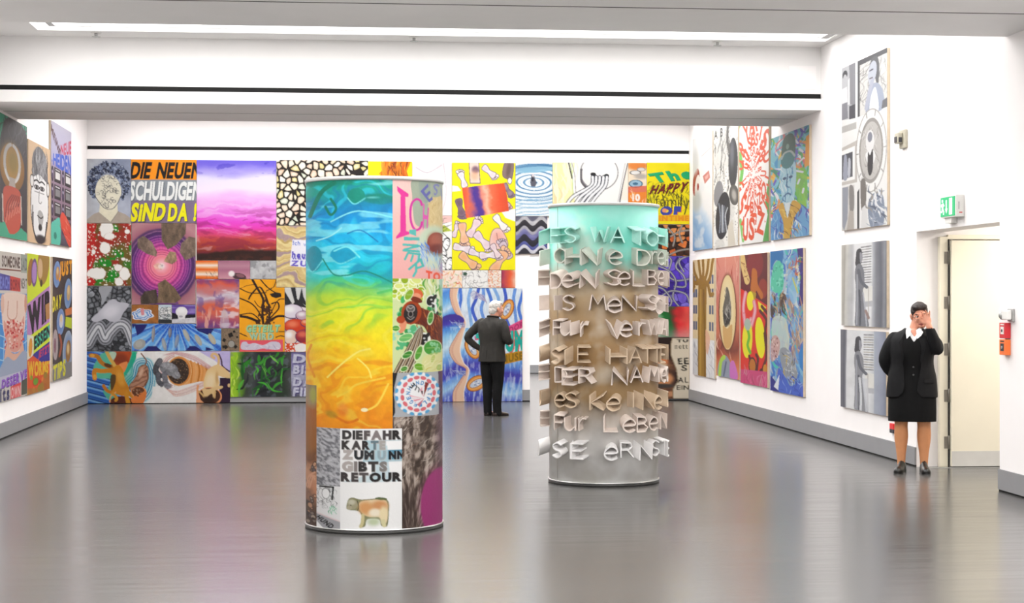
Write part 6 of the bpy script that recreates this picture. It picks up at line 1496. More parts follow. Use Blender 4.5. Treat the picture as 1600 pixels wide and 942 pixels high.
for txt, z, mi in rows:
    f = -1.62
    for ch in txt:
        if ch == ' ':
            f += .24
            if f < -1.0: f = -.90
            continue
        w = .12 if ch in 'Ir' else (.26 if ch in 'MWHNDO' else .21)
        if f < -1.4: w = .26
        if f > 1.75: break
        o = obj('letter', letter_mesh(ch, f, w, z + .024 + rl.uniform(-.006, .006), 0.134 * (1 if not ch.islower() else .95), rl.uniform(.085, .105)), LM[mi], c2)
        f += w + .05

M['hinge'] = mat('hinge_metal', (0.22, 0.2, 0.17), 0.45, 0.3, noise=.08, nscale=20)
M['kick'] = mat('kick_plate', (0.62, 0.61, 0.58), 0.4, noise=.03)
# ------------------------------------------------------------------ doorway: frame, hinges, open leaf
bm = bmesh.new()
bm_box(bm, 5.962, 6.050, 17.085, DY1 - .001, 0, 2.31)
bm_box(bm, 6.050, 7.08, 17.095, DY1 - .001, 2.285, 2.33)
fr = tag(obj('door_1', bm_mesh('door_frame', bm, .003), M['door']), kind='structure')
box('rebate', 6.044, 6.057, 17.075, 17.09, 0, 2.285, M['seam'], fr)
leaf = obj('leaf', bm_mesh('leaf', (lambda b: (bm_box(b, 6.062, 7.05, 17.025, 17.068, .012, 2.272), b)[1])(bmesh.new()), .003), M['door'], fr)
box('gap_shade_strip', 6.06, 7.05, 17.03, 17.06, 0, .012, M['seam'], fr)  # dark strip standing in for the shade under the leaf
box('kick_plate', 6.064, 7.048, 17.022, 17.0255, .014, .165, M['kick'], leaf)
box('lock_edge', 7.0, 7.02, 17.015, 17.025, .95, 1.15, M['metal'], leaf)
for z in (2.10, 1.648, 1.18, .717, .248):
    bm = bmesh.new()
    bm_box(bm, 6.006, 6.048, 17.077, 17.086, z - .06, z + .06)
    h = obj('hinge', bm_mesh('hinge', bm, .002), M['hinge'], fr)
    k = lathe('knuckle', [(.009, -.07), (.009, .07)], M['hinge'], h, 12)
    k.location = (6.052, 17.071, z)
lt = bpy.data.lights.new('passage_fill', 'AREA'); lt.energy = 46; lt.color = (1, .95, .86); lt.shape = 'RECTANGLE'; lt.size = .5; lt.size_y = 1.2  # unseen area light, added to brighten the open leaf
lo = bpy.data.objects.new('passage_fill', lt); COL.objects.link(lo); lo.location = (7.2, 15.95, 2.7)
box('trim_12', 5.743, 7.4, 16.98, 17.02, 0, .004, M['greymetal'], kind='structure')

# ------------------------------------------------------------------ fittings
t = empty('exit_sign', (XR - .001, 15.995, 2.45))
tag(t, 'illuminated green and white exit sign on a white box above the doorway', 'sign')
box('housing', -.082, 0, -.21, .20, 0, .205, M['plastic'], t, .004)
M['green'] = mat('sign_green', (0.0, 0.36, 0.13), .4, emit=.38)
M['signwhite'] = mat('sign_white', (.85, .95, .87), .4, emit=.5)
box('face', -.0865, -.0822, -.19, .195, .012, .193, M['green'], t)
def flat(name, polys, x, m, par):
    bm = bmesh.new()
    for pl in polys:
        a = [bm.verts.new((x, -p[0], p[1])) for p in pl]; b = [bm.verts.new((x + .0012, -p[0], p[1])) for p in pl]
        bm.faces.new(a); bm.faces.new(b[::-1])
        for i in range(len(pl)): bm.faces.new((a[i], a[(i + 1) % len(pl)], b[(i + 1) % len(pl)], b[i]))
    return obj(name, bm_mesh(name, bm), m, par)
# pictograms (first coordinate runs towards the camera along the wall)
flat('running_figure', [[(-.155, .172), (-.125, .172), (-.125, .145), (-.155, .145)], [(-.165, .135), (-.11, .14), (-.085, .115), (-.10, .105), (-.118, .12), (-.115, .085), (-.09, .06), (-.10, .03), (-.12, .03), (-.115, .06), (-.14, .07), (-.15, .05), (-.185, .05), (-.185, .065), (-.16, .07), (-.15, .10), (-.175, .105), (-.178, .12)]], -.0878, M['signwhite'], t)
flat('arrow', [[(-.045, .165), (-.02, .165), (-.02, .085), (.0, .085), (-.032, .04), (-.065, .085), (-.045, .085)]], -.0878, M['signwhite'], t)
flat('doorway', [[(.045, .180), (.125, .180), (.125, .025), (.045, .025)]], -.0878, M['signwhite'], t)
o = box('type_plate', -.055, -.05, -.2112, -.2100, .07, .14, M['dark'], t); 
M['redlamp'] = mat('pilot_red', (.6, .03, .03), .4)
box('pilot_lamp', -.05, -.02, -.2112, -.21, .035, .045, M['redlamp'], t)
box('sign_shade_block', -.06, 0, -.02, .16, -.05, 0, M['plastic'], t, .004)  # added block where only the sign's shadow falls on the wall

M['cream'] = mat('cream_plastic', (.42, .39, .31), .45, noise=.02)
t = empty('wall_sensor', (XR - .001, 17.53, 3.25)); tag(t, 'small cream motion sensor on the wall beside the tall grey portraits', 'sensor')
box('back_plate', -.035, 0, -.11, .07, -.02, .17, M['cream'], t, .008); box('head', -.09, -.035, -.06, .06, .03, .14, M['cream'], t, .01); box('lens', -.094, -.089, -.04, .045, .04, .10, M['dark'], t); box('side_lens', -.08, -.045, -.063, -.0595, .04, .09, M['dark'], t)

def call_point(z, col, label, name):
    t = empty(name, (XR - .001, 14.72, z)); tag(t, label, 'alarm')
    m = mat(name + '_housing', col, .4, noise=.02)
    box('housing', -.05, 0, -.07, .07, 0, .135, m, t, .004)
    box('window', -.0525, -.0498, -.036, .036, .035, .10, M['plastic'] if 'fire' in name else M['dark'], t)
    lathe('button', [(.013, 0), (.013, .004)], M['dark'] if 'fire' in name else M['metal'], t, 16, axis='X').location = (-.0565, 0, .066)
    box('label_strip', -.0515, -.0498, -.04, .04, .113, .124, M['plastic'] if 'fire' in name else M['seam'], t)
call_point(1.345, (.62, .02, .03), 'red fire call point on the near white wall, right of the doorway', 'fire_call_point')
call_point(1.20, (.85, .17, .03), 'orange call point on the near white wall, below the red one', 'smoke_call_point')
t = empty('door_magnet', (XR - .001, 14.62, 1.545)); tag(t, 'white and grey door holder with a round end, above the red call point', 'door holder')
box('bracket', -.02, 0, -.06, .06, -.055, .055, M['greymetal'], t, .004)
box('body', -.075, -.02, -.05, .055, -.04, .045, M['plastic'], t, .012)
lathe('magnet', [(.038, 0), (.042, .012), (.034, .03), (.012, .036)], M['greymetal'], t, 24, axis='Y').location = (-.05, .09, 0)
t = empty('wall_socket_tag', (XR - .001, 17.87, .285)); tag(t, 'small red and black box low on the wall, behind the woman in black', 'box')
box('red_top', -.03, 0, -.06, .06, .04, .10, mat('tag_red', (.7, .02, .02), .4), t, .003); box('black_base', -.03, 0, -.06, .06, 0, .04, M['dark'], t, .003)

for x, l in ((-2.795, 'left one of the three, above the left end of the beam'), (.827, 'middle one of the three, above the painted column'), (4.402, 'right one of the three, towards the door wall')):
    t = empty('sprinkler', (x, 20.35, ZC)); tag(t, 'small metal ceiling sprinkler, ' + l, 'sprinkler', 'ceiling sprinklers')
    lathe('rosette', [(.055, -.008), (.06, 0)], M['plastic'], t, 20)
    lathe('nozzle', [(.016, -.045), (.018, -.008)], M['greymetal'], t, 12)
    lathe('deflector', [(.05, -.05), (.05, -.045)], M['greymetal'], t, 16)

# ------------------------------------------------------------------ people
def add_tube(bm, pts, rad, seg=14, sub=5):
    """round limb through joints with its radius at each; closed at both ends"""
    P = [Vector(p) for p in pts]
    rr = [r if isinstance(r, tuple) else (r, r) for r in rad]
    cp = catmull([(*p, a, b) for p, (a, b) in zip(P, rr)], False, sub) if len(P) > 2 else [(*p, a, b) for p, (a, b) in zip(P, rr)]
    C_ = [Vector(c[:3]) for c in cp]
    n = len(C_)
    rings = []
    up = Vector((0, 1, 0.01))
    def ring(c, d, ra, rb):
        d = d.normalized()
        x = up.cross(d)
        if x.length < 1e-3: x = Vector((1, 0, 0))
        x.normalize(); y = d.cross(x)
        return [bm.verts.new(c + x * ra * math.cos(2 * math.pi * k / seg) + y * rb * math.sin(2 * math.pi * k / seg)) for k in range(seg)]
    d0 = (C_[1] - C_[0]).normalized(); d1 = (C_[-1] - C_[-2]).normalized()
    m0 = min(cp[0][3:]); m1 = min(cp[-1][3:])
    for s_ in (.95, .6): rings.append(ring(C_[0] - d0 * m0 * s_, d0, cp[0][3] * math.sqrt(1 - s_ * s_), cp[0][4] * math.sqrt(1 - s_ * s_)))
    for i in range(n):
        d = C_[min(n - 1, i + 1)] - C_[max(0, i - 1)]
        rings.append(ring(C_[i], d, cp[i][3], cp[i][4]))
    for s_ in (.6, .95): rings.append(ring(C_[-1] + d1 * m1 * s_, d1, cp[-1][3] * math.sqrt(1 - s_ * s_), cp[-1][4] * math.sqrt(1 - s_ * s_)))
    for a, b in zip(rings, rings[1:]):
        for k in range(seg): bm.faces.new((a[k], a[(k + 1) % seg], b[(k + 1) % seg], b[k]))
    bm.faces.new(rings[0][::-1]); bm.faces.new(rings[-1])

def add_loft(bm, rings, seg=32, sub=4, sq=2.3):
    """closed body through horizontal rings (x, y, z, half width, half depth)"""
    cp = catmull(rings, False, sub)
    rs = []
    for (x, y, z, a, b) in cp:
        r_ = []
        for k in range(seg):
            t = 2 * math.pi * k / seg
            c, s_ = math.cos(t), math.sin(t)
            r_.append(bm.verts.new((x + a * math.copysign(abs(c) ** (2 / sq), c), y + b * math.copysign(abs(s_) ** (2 / sq), s_), z)))
        rs.append(r_)
    for a, b in zip(rs, rs[1:]):
        for k in range(seg): bm.faces.new((a[k], a[(k + 1) % seg], b[(k + 1) % seg], b[k]))
    bm.faces.new(rs[0][::-1]); bm.faces.new(rs[-1])

def add_ell(bm, c, r, rot=None, seg=20):
    ret = bmesh.ops.create_uvsphere(bm, u_segments=seg, v_segments=seg // 2 + 2, radius=1)
    mt = Matrix.Translation(Vector(c)) @ (rot.to_4x4() if rot is not None else Matrix.Identity(4)) @ Matrix.Diagonal((*r, 1))
    bmesh.ops.transform(bm, matrix=mt, verts=ret['verts'])

def fuse(name, bm, voxel, smooth=6, fac=.5):
    """melt overlapping pieces into one continuous surface"""
    bmesh.ops.recalc_face_normals(bm, faces=bm.faces)
    me = bpy.data.meshes.new(name); bm.to_mesh(me); bm.free()
    o = bpy.data.objects.new(name, me); COL.objects.link(o)
    r_ = o.modifiers.new('remesh', 'REMESH'); r_.mode = 'VOXEL'; r_.voxel_size = voxel; r_.use_smooth_shade = True
    if smooth:
        s_ = o.modifiers.new('smooth', 'SMOOTH'); s_.iterations = smooth; s_.factor = fac
    dg = bpy.context.evaluated_depsgraph_get()
    out = bpy.data.meshes.new_from_object(o.evaluated_get(dg))
    bpy.data.objects.remove(o)
    out.name = name
    out.polygons.foreach_set('use_smooth', [True] * len(out.polygons))
    return out

def carve(me, test):
    """cut away the faces for which test(centre) is true"""
    bm = bmesh.new(); bm.from_mesh(me)
    kill = [f for f in bm.faces if test(f.calc_center_median())]
    bmesh.ops.delete(bm, geom=kill, context='FACES')
    rim = {v: [e.other_vert(v) for e in v.link_edges if e.is_boundary] for v in bm.verts if v.is_boundary}
    for _ in range(14):                                   # an even hem along the cut
        new = {v: v.co * .5 + sum((n.co for n in nb), Vector()) / len(nb) * .5 for v, nb in rim.items() if nb}
        for v, c in new.items(): v.co = c
    bm.to_mesh(me); bm.free()
    return me

def cloth(name, me, m, parent, thick=.006, fold=0.0, fscale=9.0, seed=0, stretch=(1, 1, .45)):
    if fold:
        n = len(me.vertices)
        co = np.empty(n * 3, np.float32); me.vertices.foreach_get('co', co); co = co.reshape(-1, 3)
        no = np.empty(n * 3, np.float32); me.vertices.foreach_get('normal', no); no = no.reshape(-1, 3)
        d = fbm((co[:, 0] * stretch[0] + co[:, 1]) * fscale + 40, (co[:, 2] * stretch[2] + co[:, 1] * .6) * fscale + 40, seed, 3) - .5
        co += no * (d * fold * 2)[:, None]
        me.vertices.foreach_set('co', co.ravel()); me.update()
    o = obj(name, me, m, parent)
    if thick:
        s_ = o.modifiers.new('solidify', 'SOLIDIFY'); s_.thickness = thick; s_.offset = -1
    return o

def head_bits(bm, T, w=.074, jaw=1.0):
    """skull, face, jaw, nose, ears in head space (x right, y forward, z up, 0 = middle of the head)"""
    rot = T.to_3x3()
    def e(c, r): add_ell(bm, T @ Vector(c), r, rot)
    e((0, -.018, .025), (w, .094, .092)); e((0, .022, -.03), (w * .86, .068, .082)); e((0, .036, -.075), (w * .62 * jaw, .048, .042)); e((0, -.01, -.05), (w * .78 * jaw, .06, .06))
    e((0, .072, .022), (.05, .018, .014)); e((.032, .072, -.032), (.022, .018, .02)); e((-.032, .072, -.032), (.022, .018, .02))
    for k, (y, z, r_) in enumerate(((.088, .012, .0105), (.096, -.006, .0125), (.103, -.026, .0155))): e((0, y, z), (r_, r_ * 1.1, r_ * 1.3))
    e((.012, .095, -.028), (.009, .010, .008)); e((-.012, .095, -.028), (.009, .010, .008))
    e((0, .083, -.088), (.02, .017, .014)); e((0, .083, -.060), (.024, .013, .009))
    for s_ in (-1, 1): e((s_ * (w + .004), -.012, -.012), (.011, .021, .033)); e((s_ * (w + .012), -.018, -.004), (.007, .014, .022))

def hand_bits(bm, wrist, palm_dir, side_dir, curl, r=.0088, thumb=1, spread=.16):
    """palm, four fingers of unequal length and a thumb from the side of the palm"""
    w = Vector(wrist); d = Vector(palm_dir).normalized(); s_ = Vector(side_dir); s_ = (s_ - d * s_.dot(d)).normalized(); nrm = d.cross(s_) * thumb
    m = Matrix((s_, nrm, d)).transposed()
    add_ell(bm, w + d * .045, (.040, .016, .052), m)
    add_tube(bm, [w - d * .03, w + d * .02], [.027, .026], 12)
    for k, (o_, L) in enumerate(((-.029, .072), (-.0095, .082), (.010, .077), (.029, .060))):
        b = w + d * .082 + s_ * o_
        a0 = (k - 1.5) * spread
        p = [b - d * .02]; dirv = (d + s_ * a0 * .5).normalized(); ang = 0
        for j, f in enumerate((.46, .30, .24)):
            ang += curl * (.7 + .3 * j)
            v = dirv * math.cos(ang) + nrm * math.sin(ang)
            p.append(p[-1] + v * (L * f + (.02 if j == 0 else 0)))
        add_tube(bm, p, [r * 1.08, r * 1.05, r * .95, r * .8], 10, 3)
    b = w + d * .022 - s_ * .030
    add_tube(bm, [b, b - s_ * .024 + d * .024 + nrm * .01, b - s_ * .030 + d * .052 + nrm * .022, b - s_ * .024 + d * .074 + nrm * .028], [.013, .012, .0105, .0085], 10, 3)

M['skin'] = mat('skin', '#dc9a80', .5, noise=.06, nscale=12)
M['skin2'] = mat('stockinged_skin', '#c98a5e', .5, noise=.06, nscale=12)
M['hair_dark'] = mat('dark_hair', '#241916', .45, noise=.35, nscale=60, bump=.5, bscale=140)
M['hair_grey'] = mat('white_hair', '#cfcac4', .6, noise=.22, nscale=60, bump=.5, bscale=140)
M['suit'] = mat('black_suit', (.0045, .0045, .0055), .75, noise=.25, nscale=20, bump=.15, bscale=200, spec=.25)
M['vest'] = mat('black_vest', (.0035, .0035, .004), .8, noise=.2, nscale=20, spec=.2)
M['shirt'] = mat('white_shirt', (.82, .82, .84), .7, noise=.02)
M['leather'] = mat('black_leather', (.006, .006, .006), .3, noise=.2, nscale=30)
M['brownleather'] = mat('brown_leather', (.028, .017, .013), .4, noise=.2, nscale=30)
M['jacket'] = mat('olive_grey_jacket', (.024, .0215, .018), .85, noise=.18, nscale=14, bump=.2, bscale=180)
M['trousers'] = mat('black_trousers', (.0045, .0045, .005), .8, noise=.25, nscale=16, spec=.25)
M['lips'] = mat('lips', '#a5524c', .45)
M['eye'] = mat('eye_white', (.8, .78, .76), .2)
M['iris'] = mat('iris', (.03, .02, .015), .2)
M['steel'] = mat('spectacle_metal', (.05, .05, .055), .3, .8)
M['button'] = mat('button_grey', (.06, .06, .06), .35)

def shoe(par, x, y, rot, L, W, H, m, name='shoe'):
    bm = bmesh.new()
    n = 12
    prof = [(0, .36, .50), (.06, .43, .98), (.2, .46, 1.0), (.36, .44, .82), (.55, .50, .56), (.75, .50, .46), (.9, .40, .38), (.98, .2, .26)]
    rs = []
    for (t, w, h) in catmull(prof, False, 3):
        rs.append([bm.verts.new((W * w * math.cos(a) if math.sin(a) >= 0 else W * w * math.copysign(min(1, abs(math.cos(a)) ** .5), math.cos(a)), -L * .28 + L * t, .012 + (H * h * math.sin(a) if math.sin(a) >= 0 else 0) )) for a in [2 * math.pi * k / n for k in range(n)]])
    for a, b in zip(rs, rs[1:]):
        for k in range(n): bm.faces.new((a[k], a[(k + 1) % n], b[(k + 1) % n], b[k]))
    bm.faces.new(rs[0][::-1]); bm.faces.new(rs[-1])
    bmesh.ops.remove_doubles(bm, verts=bm.verts, dist=.0004)
    o = obj(name, bm_mesh(name, bm, smooth=True), m, par)
    o.location = (x, y, 0); o.rotation_euler = (0, 0, rot)
    bm = bmesh.new()
    sole = catmull([(0, -L * .29), (W * .42, -L * .2), (W * .43, L * .1), (W * .52, L * .4), (W * .3, L * .66), (0, L * .715), (-W * .3, L * .66), (-W * .52, L * .4), (-W * .43, L * .1), (-W * .42, -L * .2)], True, 3)
    a = [bm.verts.new((p[0], p[1], 0)) for p in sole]; b = [bm.verts.new((p[0], p[1], .016)) for p in sole]
    bm.faces.new(a[::-1]); bm.faces.new(b)
    for k in range(len(a)): bm.faces.new((a[k], a[(k + 1) % len(a)], b[(k + 1) % len(a)], b[k]))
    obj('sole', bm_mesh('sole', bm), M['leather'], o)
    bm = bmesh.new(); bm_box(bm, -W * .36, W * .36, -L * .27, -L * .06, -.0005, .018)
    return o

# --- the woman in black by the doorway (x = her right, y = towards the hall)
HW = Matrix.Translation((-.072, .035, 1.530)) @ Matrix.Rotation(R(5), 4, 'Z') @ Matrix.Rotation(R(6), 4, 'Y') @ Matrix.Rotation(R(-13), 4, 'X')
bm = bmesh.new()
head_bits(bm, HW, .076, 1.12)
add_ell(bm, HW @ Vector((0, .03, -.098)), (.05, .045, .028), HW.to_3x3())
add_tube(bm, [(-.02, -.02, 1.33), (-.035, -.015, 1.40), (-.055, .0, 1.47)], [.075, .062, .06])
add_loft(bm, [(0, 0, .74, .15, .10), (0, -.005, .9, .165, .115), (0, 0, 1.05, .15, .115), (0, .01, 1.2, .16, .12), (-.005, 0, 1.33, .15, .095), (-.015, -.01, 1.39, .07, .06)], 24, 3)
# arms under the sleeves
add_tube(bm, [(.165, -.005, 1.29), (.245, -.03, 1.12), (.19, -.10, .98), (.08, -.165, .95)], [.045, .042, .036, .026])
hand_bits(bm, (.07, -.165, .95), (-1, -.15, -.15), (0, .1, 1), .25)
add_tube(bm, [(-.165, 0, 1.29), (-.235, .07, 1.20), (-.20, .12, 1.32), (-.155, .158, 1.425)], [.045, .046, .038, .027])
hand_bits(bm, (-.156, .158, 1.440), (.22, -.06, .62), (-.78, .12, .3), .42, .0080, thumb=-1, spread=.62)
for s_, xx in ((1, .104), (-1, -.112)):
    add_tube(bm, [(s_ * .085, 0, .80), (s_ * .098, .005, .62), (xx, .005, .47), (xx, -.012, .34), (xx, -.008, .19), (xx * 1.0, -.005, .075)], [.092, .080, .064, .067, .047, .037])
    add_ell(bm, (xx, .03, .036), (.026, .065, .022))
    add_ell(bm, (xx, -.035, .345), (.052, .044, .09))
me = fuse('person', bm, .0062, 4, .45)
me.materials.append(M['skin']); me.materials.append(M['skin2'])
for p in me.polygons: p.material_index = 1 if p.center.z < .7 else 0
woman = obj('person', me)
tag(woman, 'woman in black jacket and skirt covering her eyes with one hand beside the doorway', 'person')
woman.location = (5.515, 16.60, 0)
woman.rotation_euler = (0, 0, R(161.6))
# skirt
bm = bmesh.new()
add_loft(bm, [(0, 0, .44, .228, .155), (0, 0, .50, .229, .157), (0, 0, .60, .230, .160), (0, 0, .75, .226, .158), (0, 0, .88, .215, .150), (0, 0, 1.0, .185, .135)], 40, 4)
me = fuse('skirt', bm, .008, 4); carve(me, lambda c: c.z < .498)
cloth('skirt', me, M['vest'], woman, .008, .004, 10, 2)
# shirt, waistcoat, jacket
bm = bmesh.new()
add_loft(bm, [(0, .004, 1.0, .160, .118), (0, .008, 1.15, .172, .132), (-.002, .006, 1.28, .170, .124), (-.01, 0, 1.36, .125, .092), (-.022, -.008, 1.405, .078, .072)], 32, 4)
me = fuse('shirt', bm, .008, 4); carve(me, lambda c: c.z > 1.404 or (c.y > 0 and c.z > 1.315 and abs(c.x + .022) < (c.z - 1.315) * .62))
sh = cloth('shirt', me, M['shirt'], woman, .004)
bm = bmesh.new()
add_loft(bm, [(0, .003, .86, .192, .142), (0, .004, 1.0, .180, .136), (0, .012, 1.16, .188, .150), (0, .008, 1.28, .180, .136), (-.006, 0, 1.345, .135, .100), (-.015, -.005, 1.375, .10, .088)], 32, 4)
me = fuse('waistcoat', bm, .008, 4); carve(me, lambda c: (c.z > 1.265 and c.y > 0 and abs(c.x + .018) < (c.z - 1.265) * .60) or c.z > 1.385 or c.z < .87)
vs = cloth('waistcoat', me, M['vest'], woman, .005, .003, 9, 4)
for k in range(4):
    b = lathe('button', [(.008, 0), (.009, .003), (.004, .005)], M['button'], vs, 12, axis='Y'); b.location = (-.012, .155 - abs(k - 1.4) * .004, 1.18 - k * .075)
bm = bmesh.new()
add_loft(bm, [(0, -.006, .72, .240, .168), (0, -.006, .76, .245, .172), (0, -.006, .92, .232, .165), (0, 0, 1.05, .205, .158), (0, .006, 1.18, .212, .163), (0, 0, 1.29, .212, .146), (-.004, -.004, 1.345, .185, .110), (-.012, -.01, 1.385, .115, .082), (-.018, -.015, 1.41, .085, .070)], 40, 4)
add_tube(bm, [(.168, -.005, 1.305), (.228, -.015, 1.20), (.258, -.035, 1.08), (.20, -.115, .975), (.095, -.175, .955)], [.066, .066, .060, .054, .048])
add_tube(bm, [(-.165, 0, 1.31), (-.222, .03, 1.245), (-.232, .085, 1.195), (-.205, .125, 1.29), (-.160, .154, 1.405)], [.067, .068, .062, .056, .044])
me = fuse('jacket', bm, .0075, 4)
def cutj(c):
    if c.z > 1.402: return True
    if c.y < .02 or c.z < .60: return c.z < .735
    if c.x < -.13 and c.z > 1.1: return False
    lo = -.035 - .055 * sm(c.z, .72, 1.1) + .05 * sm(c.z, 1.2, 1.38); hi = .075 + .02 * sm(c.z, .9, 1.2) - .04 * sm(c.z, 1.25, 1.4)
    if c.z < .80: hi += (.80 - c.z) * .8; lo -= (.80 - c.z) * .8
    return (lo < c.x < hi and c.y > .06) or c.z < .735
carve(me, cutj)
jk = cloth('jacket', me, M['suit'], woman, .009, .006, 8, 7)
# lapels, collar wings, pocket flap
def plate(name, pts, m, par, th=.006):
    bm = bmesh.new()
    a = [bm.verts.new(p) for p in pts]; b = [bm.verts.new((p[0], p[1] + th, p[2])) for p in pts]
    bm.faces.new(a); bm.faces.new(b[::-1])
    for i in range(len(pts)): bm.faces.new((a[i], a[(i + 1) % len(a)], b[(i + 1) % len(a)], b[i]))
    return obj(name, bm_mesh(name, bm), m, par)
plate('lapel', [(.062, .098, 1.375), (.098, .102, 1.33), (.122, .134, 1.27), (.104, .158, 1.16), (.092, .164, 1.06), (.080, .162, 1.10)], M['suit'], jk, .007)
plate('lapel', [(-.085, .086, 1.37), (-.115, .100, 1.33), (-.13, .135, 1.25), (-.108, .158, 1.16), (-.085, .163, 1.06), (-.075, .162, 1.10)], M['suit'], jk, .007)
plate('collar_wing', [(.010, .090, 1.395), (.040, .066, 1.425), (.062, .094, 1.365), (.052, .128, 1.30), (.018, .122, 1.335)], M['shirt'], sh, .005)
plate('collar_wing', [(-.036, .100, 1.385), (-.072, .078, 1.41), (-.105, .096, 1.365), (-.088, .122, 1.335), (-.048, .130, 1.300)], M['shirt'], sh, .005)
plate('pocket_flap', [(-.118, .150, .915), (-.198, .101, .908), (-.204, .101, .874), (-.116, .154, .880)], M['suit'], jk, .008)
# hair, brows, lips, eyes, glasses
bm = bmesh.new()
add_ell(bm, HW @ Vector((0, -.020, .040)), (.082, .098, .088), HW.to_3x3(), 28)
add_ell(bm, HW @ Vector((0, -.055, -.005)), (.074, .066, .085), HW.to_3x3(), 24)
add_ell(bm, HW @ Vector((.02, .032, .088)), (.052, .048, .034), HW.to_3x3(), 20); add_ell(bm, HW @ Vector((-.03, .028, .085)), (.045, .044, .034), HW.to_3x3(), 20)
me = fuse('hair', bm, .006, 3)
iv = HW.inverted()
def cuth(c):
    q = iv @ c
    return (q.y > .026 - abs(q.x) * .1 and q.z < .052 + .014 * math.cos(q.x * 30) - max(0, abs(q.x) - .045) * 1.6) or (q.z < -.02 and q.y > -.03)
carve(me, cuth)
n_ = len(me.vertices)
cloth('hair', me, M['hair_dark'], woman, .008, .004, 60, 3, (1, 1, 1))
for s_ in (-1, 1):
    bm = bmesh.new(); add_ell(bm, HW @ Vector((s_ * .031, .070, .003)), (.013, .010, .0075), HW.to_3x3(), 14); e = obj('eye', bm_mesh('eye', bm, smooth=True), M['eye'], woman)
    bm = bmesh.new(); add_ell(bm, HW @ Vector((s_ * .031, .079, .003)), (.0055, .004, .0055), HW.to_3x3(), 12); obj('iris', bm_mesh('iris', bm, smooth=True), M['iris'], e)
    bm = bmesh.new(); add_tube(bm, [HW @ Vector((s_ * .012, .086, .026)), HW @ Vector((s_ * .032, .085, .031)), HW @ Vector((s_ * .052, .072, .024))], [.003, .0042, .0025], 8, 3); obj('eyebrow', bm_mesh('eyebrow', bm, smooth=True), M['hair_dark'], woman)
bm = bmesh.new(); add_tube(bm, [HW @ Vector(p) for p in ((-.026, .079, -.069), (-.010, .093, -.066), (0, .095, -.067), (.010, .093, -.066), (.026, .079, -.069))], [.003, .005, .0045, .005, .003], 8, 3)
add_tube(bm, [HW @ Vector(p) for p in ((-.024, .079, -.071), (0, .094, -.077), (.024, .079, -.071))], [.003, .006, .003], 8, 4); obj('lips', bm_mesh('lips', bm, smooth=True), M['lips'], woman)
g = bmesh.new()
for s_ in (-1, 1):
    add_tube(g, [HW @ Vector((s_ * .032 + .025 * math.cos(t), .092 - abs(.025 * math.cos(t) * s_ + .0) * .15, -.004 + .019 * math.sin(t))) for t in np.linspace(0, 6.2, 14)], [.0018] * 14, 6, 2)
    add_tube(g, [HW @ Vector((s_ * .058, .086, .004)), HW @ Vector((s_ * .080, .04, .006)), HW @ Vector((s_ * .086, -.012, .004))], [.0018] * 3, 6, 3)
obj('spectacles', bm_mesh('spectacles', g, smooth=True), M['steel'], woman)
shoe(woman, .104, .03, R(-14), .25, .092, .115, M['leather']); shoe(woman, -.115, .03, R(8), .25, .092, .115, M['leather'])

# --- the grey-haired man before the blue canvas (x = his right, y = where he faces)
HM = Matrix.Translation((.045, .045, 1.545)) @ Matrix.Rotation(R(-28), 4, 'Z') @ Matrix.Rotation(R(-4), 4, 'X')
bm = bmesh.new()
head_bits(bm, HM, .076, 1.05)
add_tube(bm, [(.0, -.02, 1.33), (.015, -.005, 1.40), (.035, .015, 1.47)], [.078, .064, .062])
add_loft(bm, [(0, 0, .76, .11, .07), (0, 0, .9, .135, .09), (0, 0, 1.05, .145, .10), (0, 0, 1.2, .165, .115), (0, -.01, 1.33, .16, .095), (.005, -.01, 1.39, .07, .06)], 24, 3)
add_tube(bm, [(-.19, 0, 1.35), (-.36, -.08, 1.13), (-.215, .01, .97)], [.05, .043, .03]); hand_bits(bm, (-.212, .012, .965), (.5, .75, -.35), (.1, -.3, -1), .5)
add_tube(bm, [(.19, 0, 1.35), (.255, -.02, 1.13), (.18, .18, 1.08), (.10, .24, 1.07)], [.05, .043, .034, .028]); hand_bits(bm, (.09, .245, 1.07), (-1, .25, .1), (0, .2, 1), .5)
for s_ in (1, -1): add_tube(bm, [(s_ * .075, 0, .80), (s_ * .088, .01, .47), (s_ * .082, -.012, .28), (s_ * .08, 0, .07)], [.062, .052, .048, .034]); add_ell(bm, (s_ * .08, .05, .045), (.032, .09, .03))
me = fuse('person', bm, .007, 4, .45); me.materials.append(M['skin'])
man = obj('person', me)
tag(man, 'white-haired man in a dark jacket seen from behind, hand on hip before the blue canvas', 'person')
man.location = (2.150, 25.20, 0); man.rotation_euler = (0, 0, R(-38))
bm = bmesh.new()
for s_ in (1, -1): add_tube(bm, [(s_ * .085, 0, .86), (s_ * .092, .008, .66), (s_ * .088, .014, .48), (s_ * .082, 0, .28), (s_ * .08, .006, .085), (s_ * .08, .012, .045)], [.110, .098, .080, .072, .064, .066])
add_loft(bm, [(0, 0, .76, .16, .115), (0, 0, .86, .178, .128), (0, 0, .98, .172, .122)], 28, 3)
me = fuse('trousers', bm, .008, 4); cloth('trousers', me, M['trousers'], man, 0, .007, 10, 5)
bm = bmesh.new()
add_loft(bm, [(0, -.004, .775, .205, .150), (0, -.004, .80, .208, .155), (0, 0, .95, .190, .148), (0, 0, 1.08, .188, .145), (0, -.004, 1.23, .215, .148), (0, -.012, 1.33, .212, .120), (.004, -.015, 1.385, .135, .092), (.014, -.01, 1.425, .082, .076), (.018, -.008, 1.445, .074, .07)], 40, 4)
add_tube(bm, [(-.175, -.005, 1.335), (-.28, -.05, 1.24), (-.365, -.085, 1.13), (-.30, -.05, 1.04), (-.225, .0, .975)], [.076, .066, .058, .050, .043])
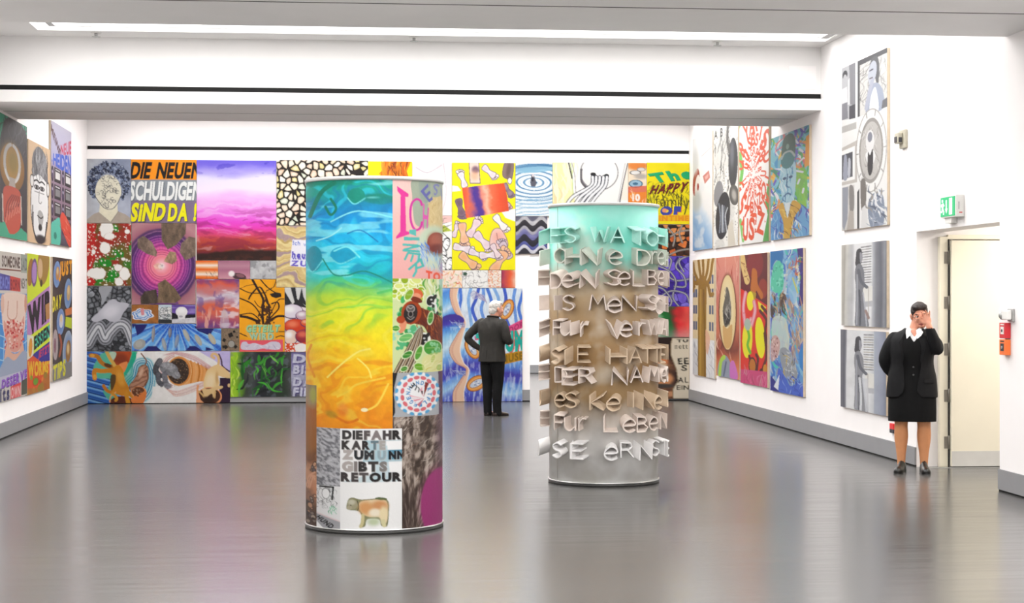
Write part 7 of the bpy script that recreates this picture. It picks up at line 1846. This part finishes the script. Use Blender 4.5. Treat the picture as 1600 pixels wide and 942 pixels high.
add_tube(bm, [(.175, -.005, 1.335), (.235, -.015, 1.22), (.262, .0, 1.11), (.20, .15, 1.075), (.12, .225, 1.07)], [.078, .070, .064, .056, .048])
me = fuse('jacket', bm, .0085, 5); carve(me, lambda c: c.z > 1.437 or c.z < .785)
jm = cloth('jacket', me, M['jacket'], man, .01, .014, 9, 9)
bm = bmesh.new(); add_tube(bm, [(.018 + .079 * math.cos(t), -.006 + .075 * math.sin(t), 1.432 - .012 * math.sin(t)) for t in np.linspace(2.1, 7.3, 16)], [.013] * 16, 8, 2); obj('collar', bm_mesh('collar', bm, smooth=True), M['jacket'], jm)
bm = bmesh.new(); bm_box(bm, -.0015, .0015, -.157, -.152, .79, .95); obj('vent', bm_mesh('vent', bm), M['trousers'], jm)
bm = bmesh.new()
add_ell(bm, HM @ Vector((0, -.024, .035)), (.083, .098, .088), HM.to_3x3(), 28); add_ell(bm, HM @ Vector((0, -.060, -.025)), (.074, .058, .08), HM.to_3x3(), 24); add_ell(bm, HM @ Vector((0, .03, .082)), (.06, .05, .036), HM.to_3x3(), 20)
me = fuse('hair', bm, .006, 3); iv = HM.inverted()
def cutm(c):
    q = iv @ c
    return (q.y > .03 and q.z < .066) or (q.z < .0 and q.y > -.022 and abs(q.x) > .03) or q.z < -.098
carve(me, cutm); cloth('hair', me, M['hair_grey'], man, .008, .005, 50, 3, (1, 1, 1))
for s_ in (-1, 1):
    bm = bmesh.new(); add_ell(bm, HM @ Vector((s_ * .031, .071, .004)), (.013, .010, .010), HM.to_3x3(), 14); e = obj('eye', bm_mesh('eye', bm, smooth=True), M['eye'], man)
    bm = bmesh.new(); add_ell(bm, HM @ Vector((s_ * .031, .079, .003)), (.0055, .004, .0055), HM.to_3x3(), 12); obj('iris', bm_mesh('iris', bm, smooth=True), M['iris'], e)
    bm = bmesh.new(); add_tube(bm, [HM @ Vector((s_ * .012, .086, .026)), HM @ Vector((s_ * .032, .085, .031)), HM @ Vector((s_ * .052, .072, .024))], [.003, .0045, .0025], 8, 3); obj('eyebrow', bm_mesh('eyebrow', bm, smooth=True), M['hair_grey'], man)
bm = bmesh.new(); add_tube(bm, [HM @ Vector(p) for p in ((-.026, .079, -.070), (0, .095, -.072), (.026, .079, -.070))], [.003, .006, .003], 8, 4); obj('lips', bm_mesh('lips', bm, smooth=True), M['lips'], man)
shoe(man, .083, .03, R(-12), .285, .098, .09, M['brownleather']); shoe(man, -.083, .03, R(4), .285, .098, .09, M['brownleather'])
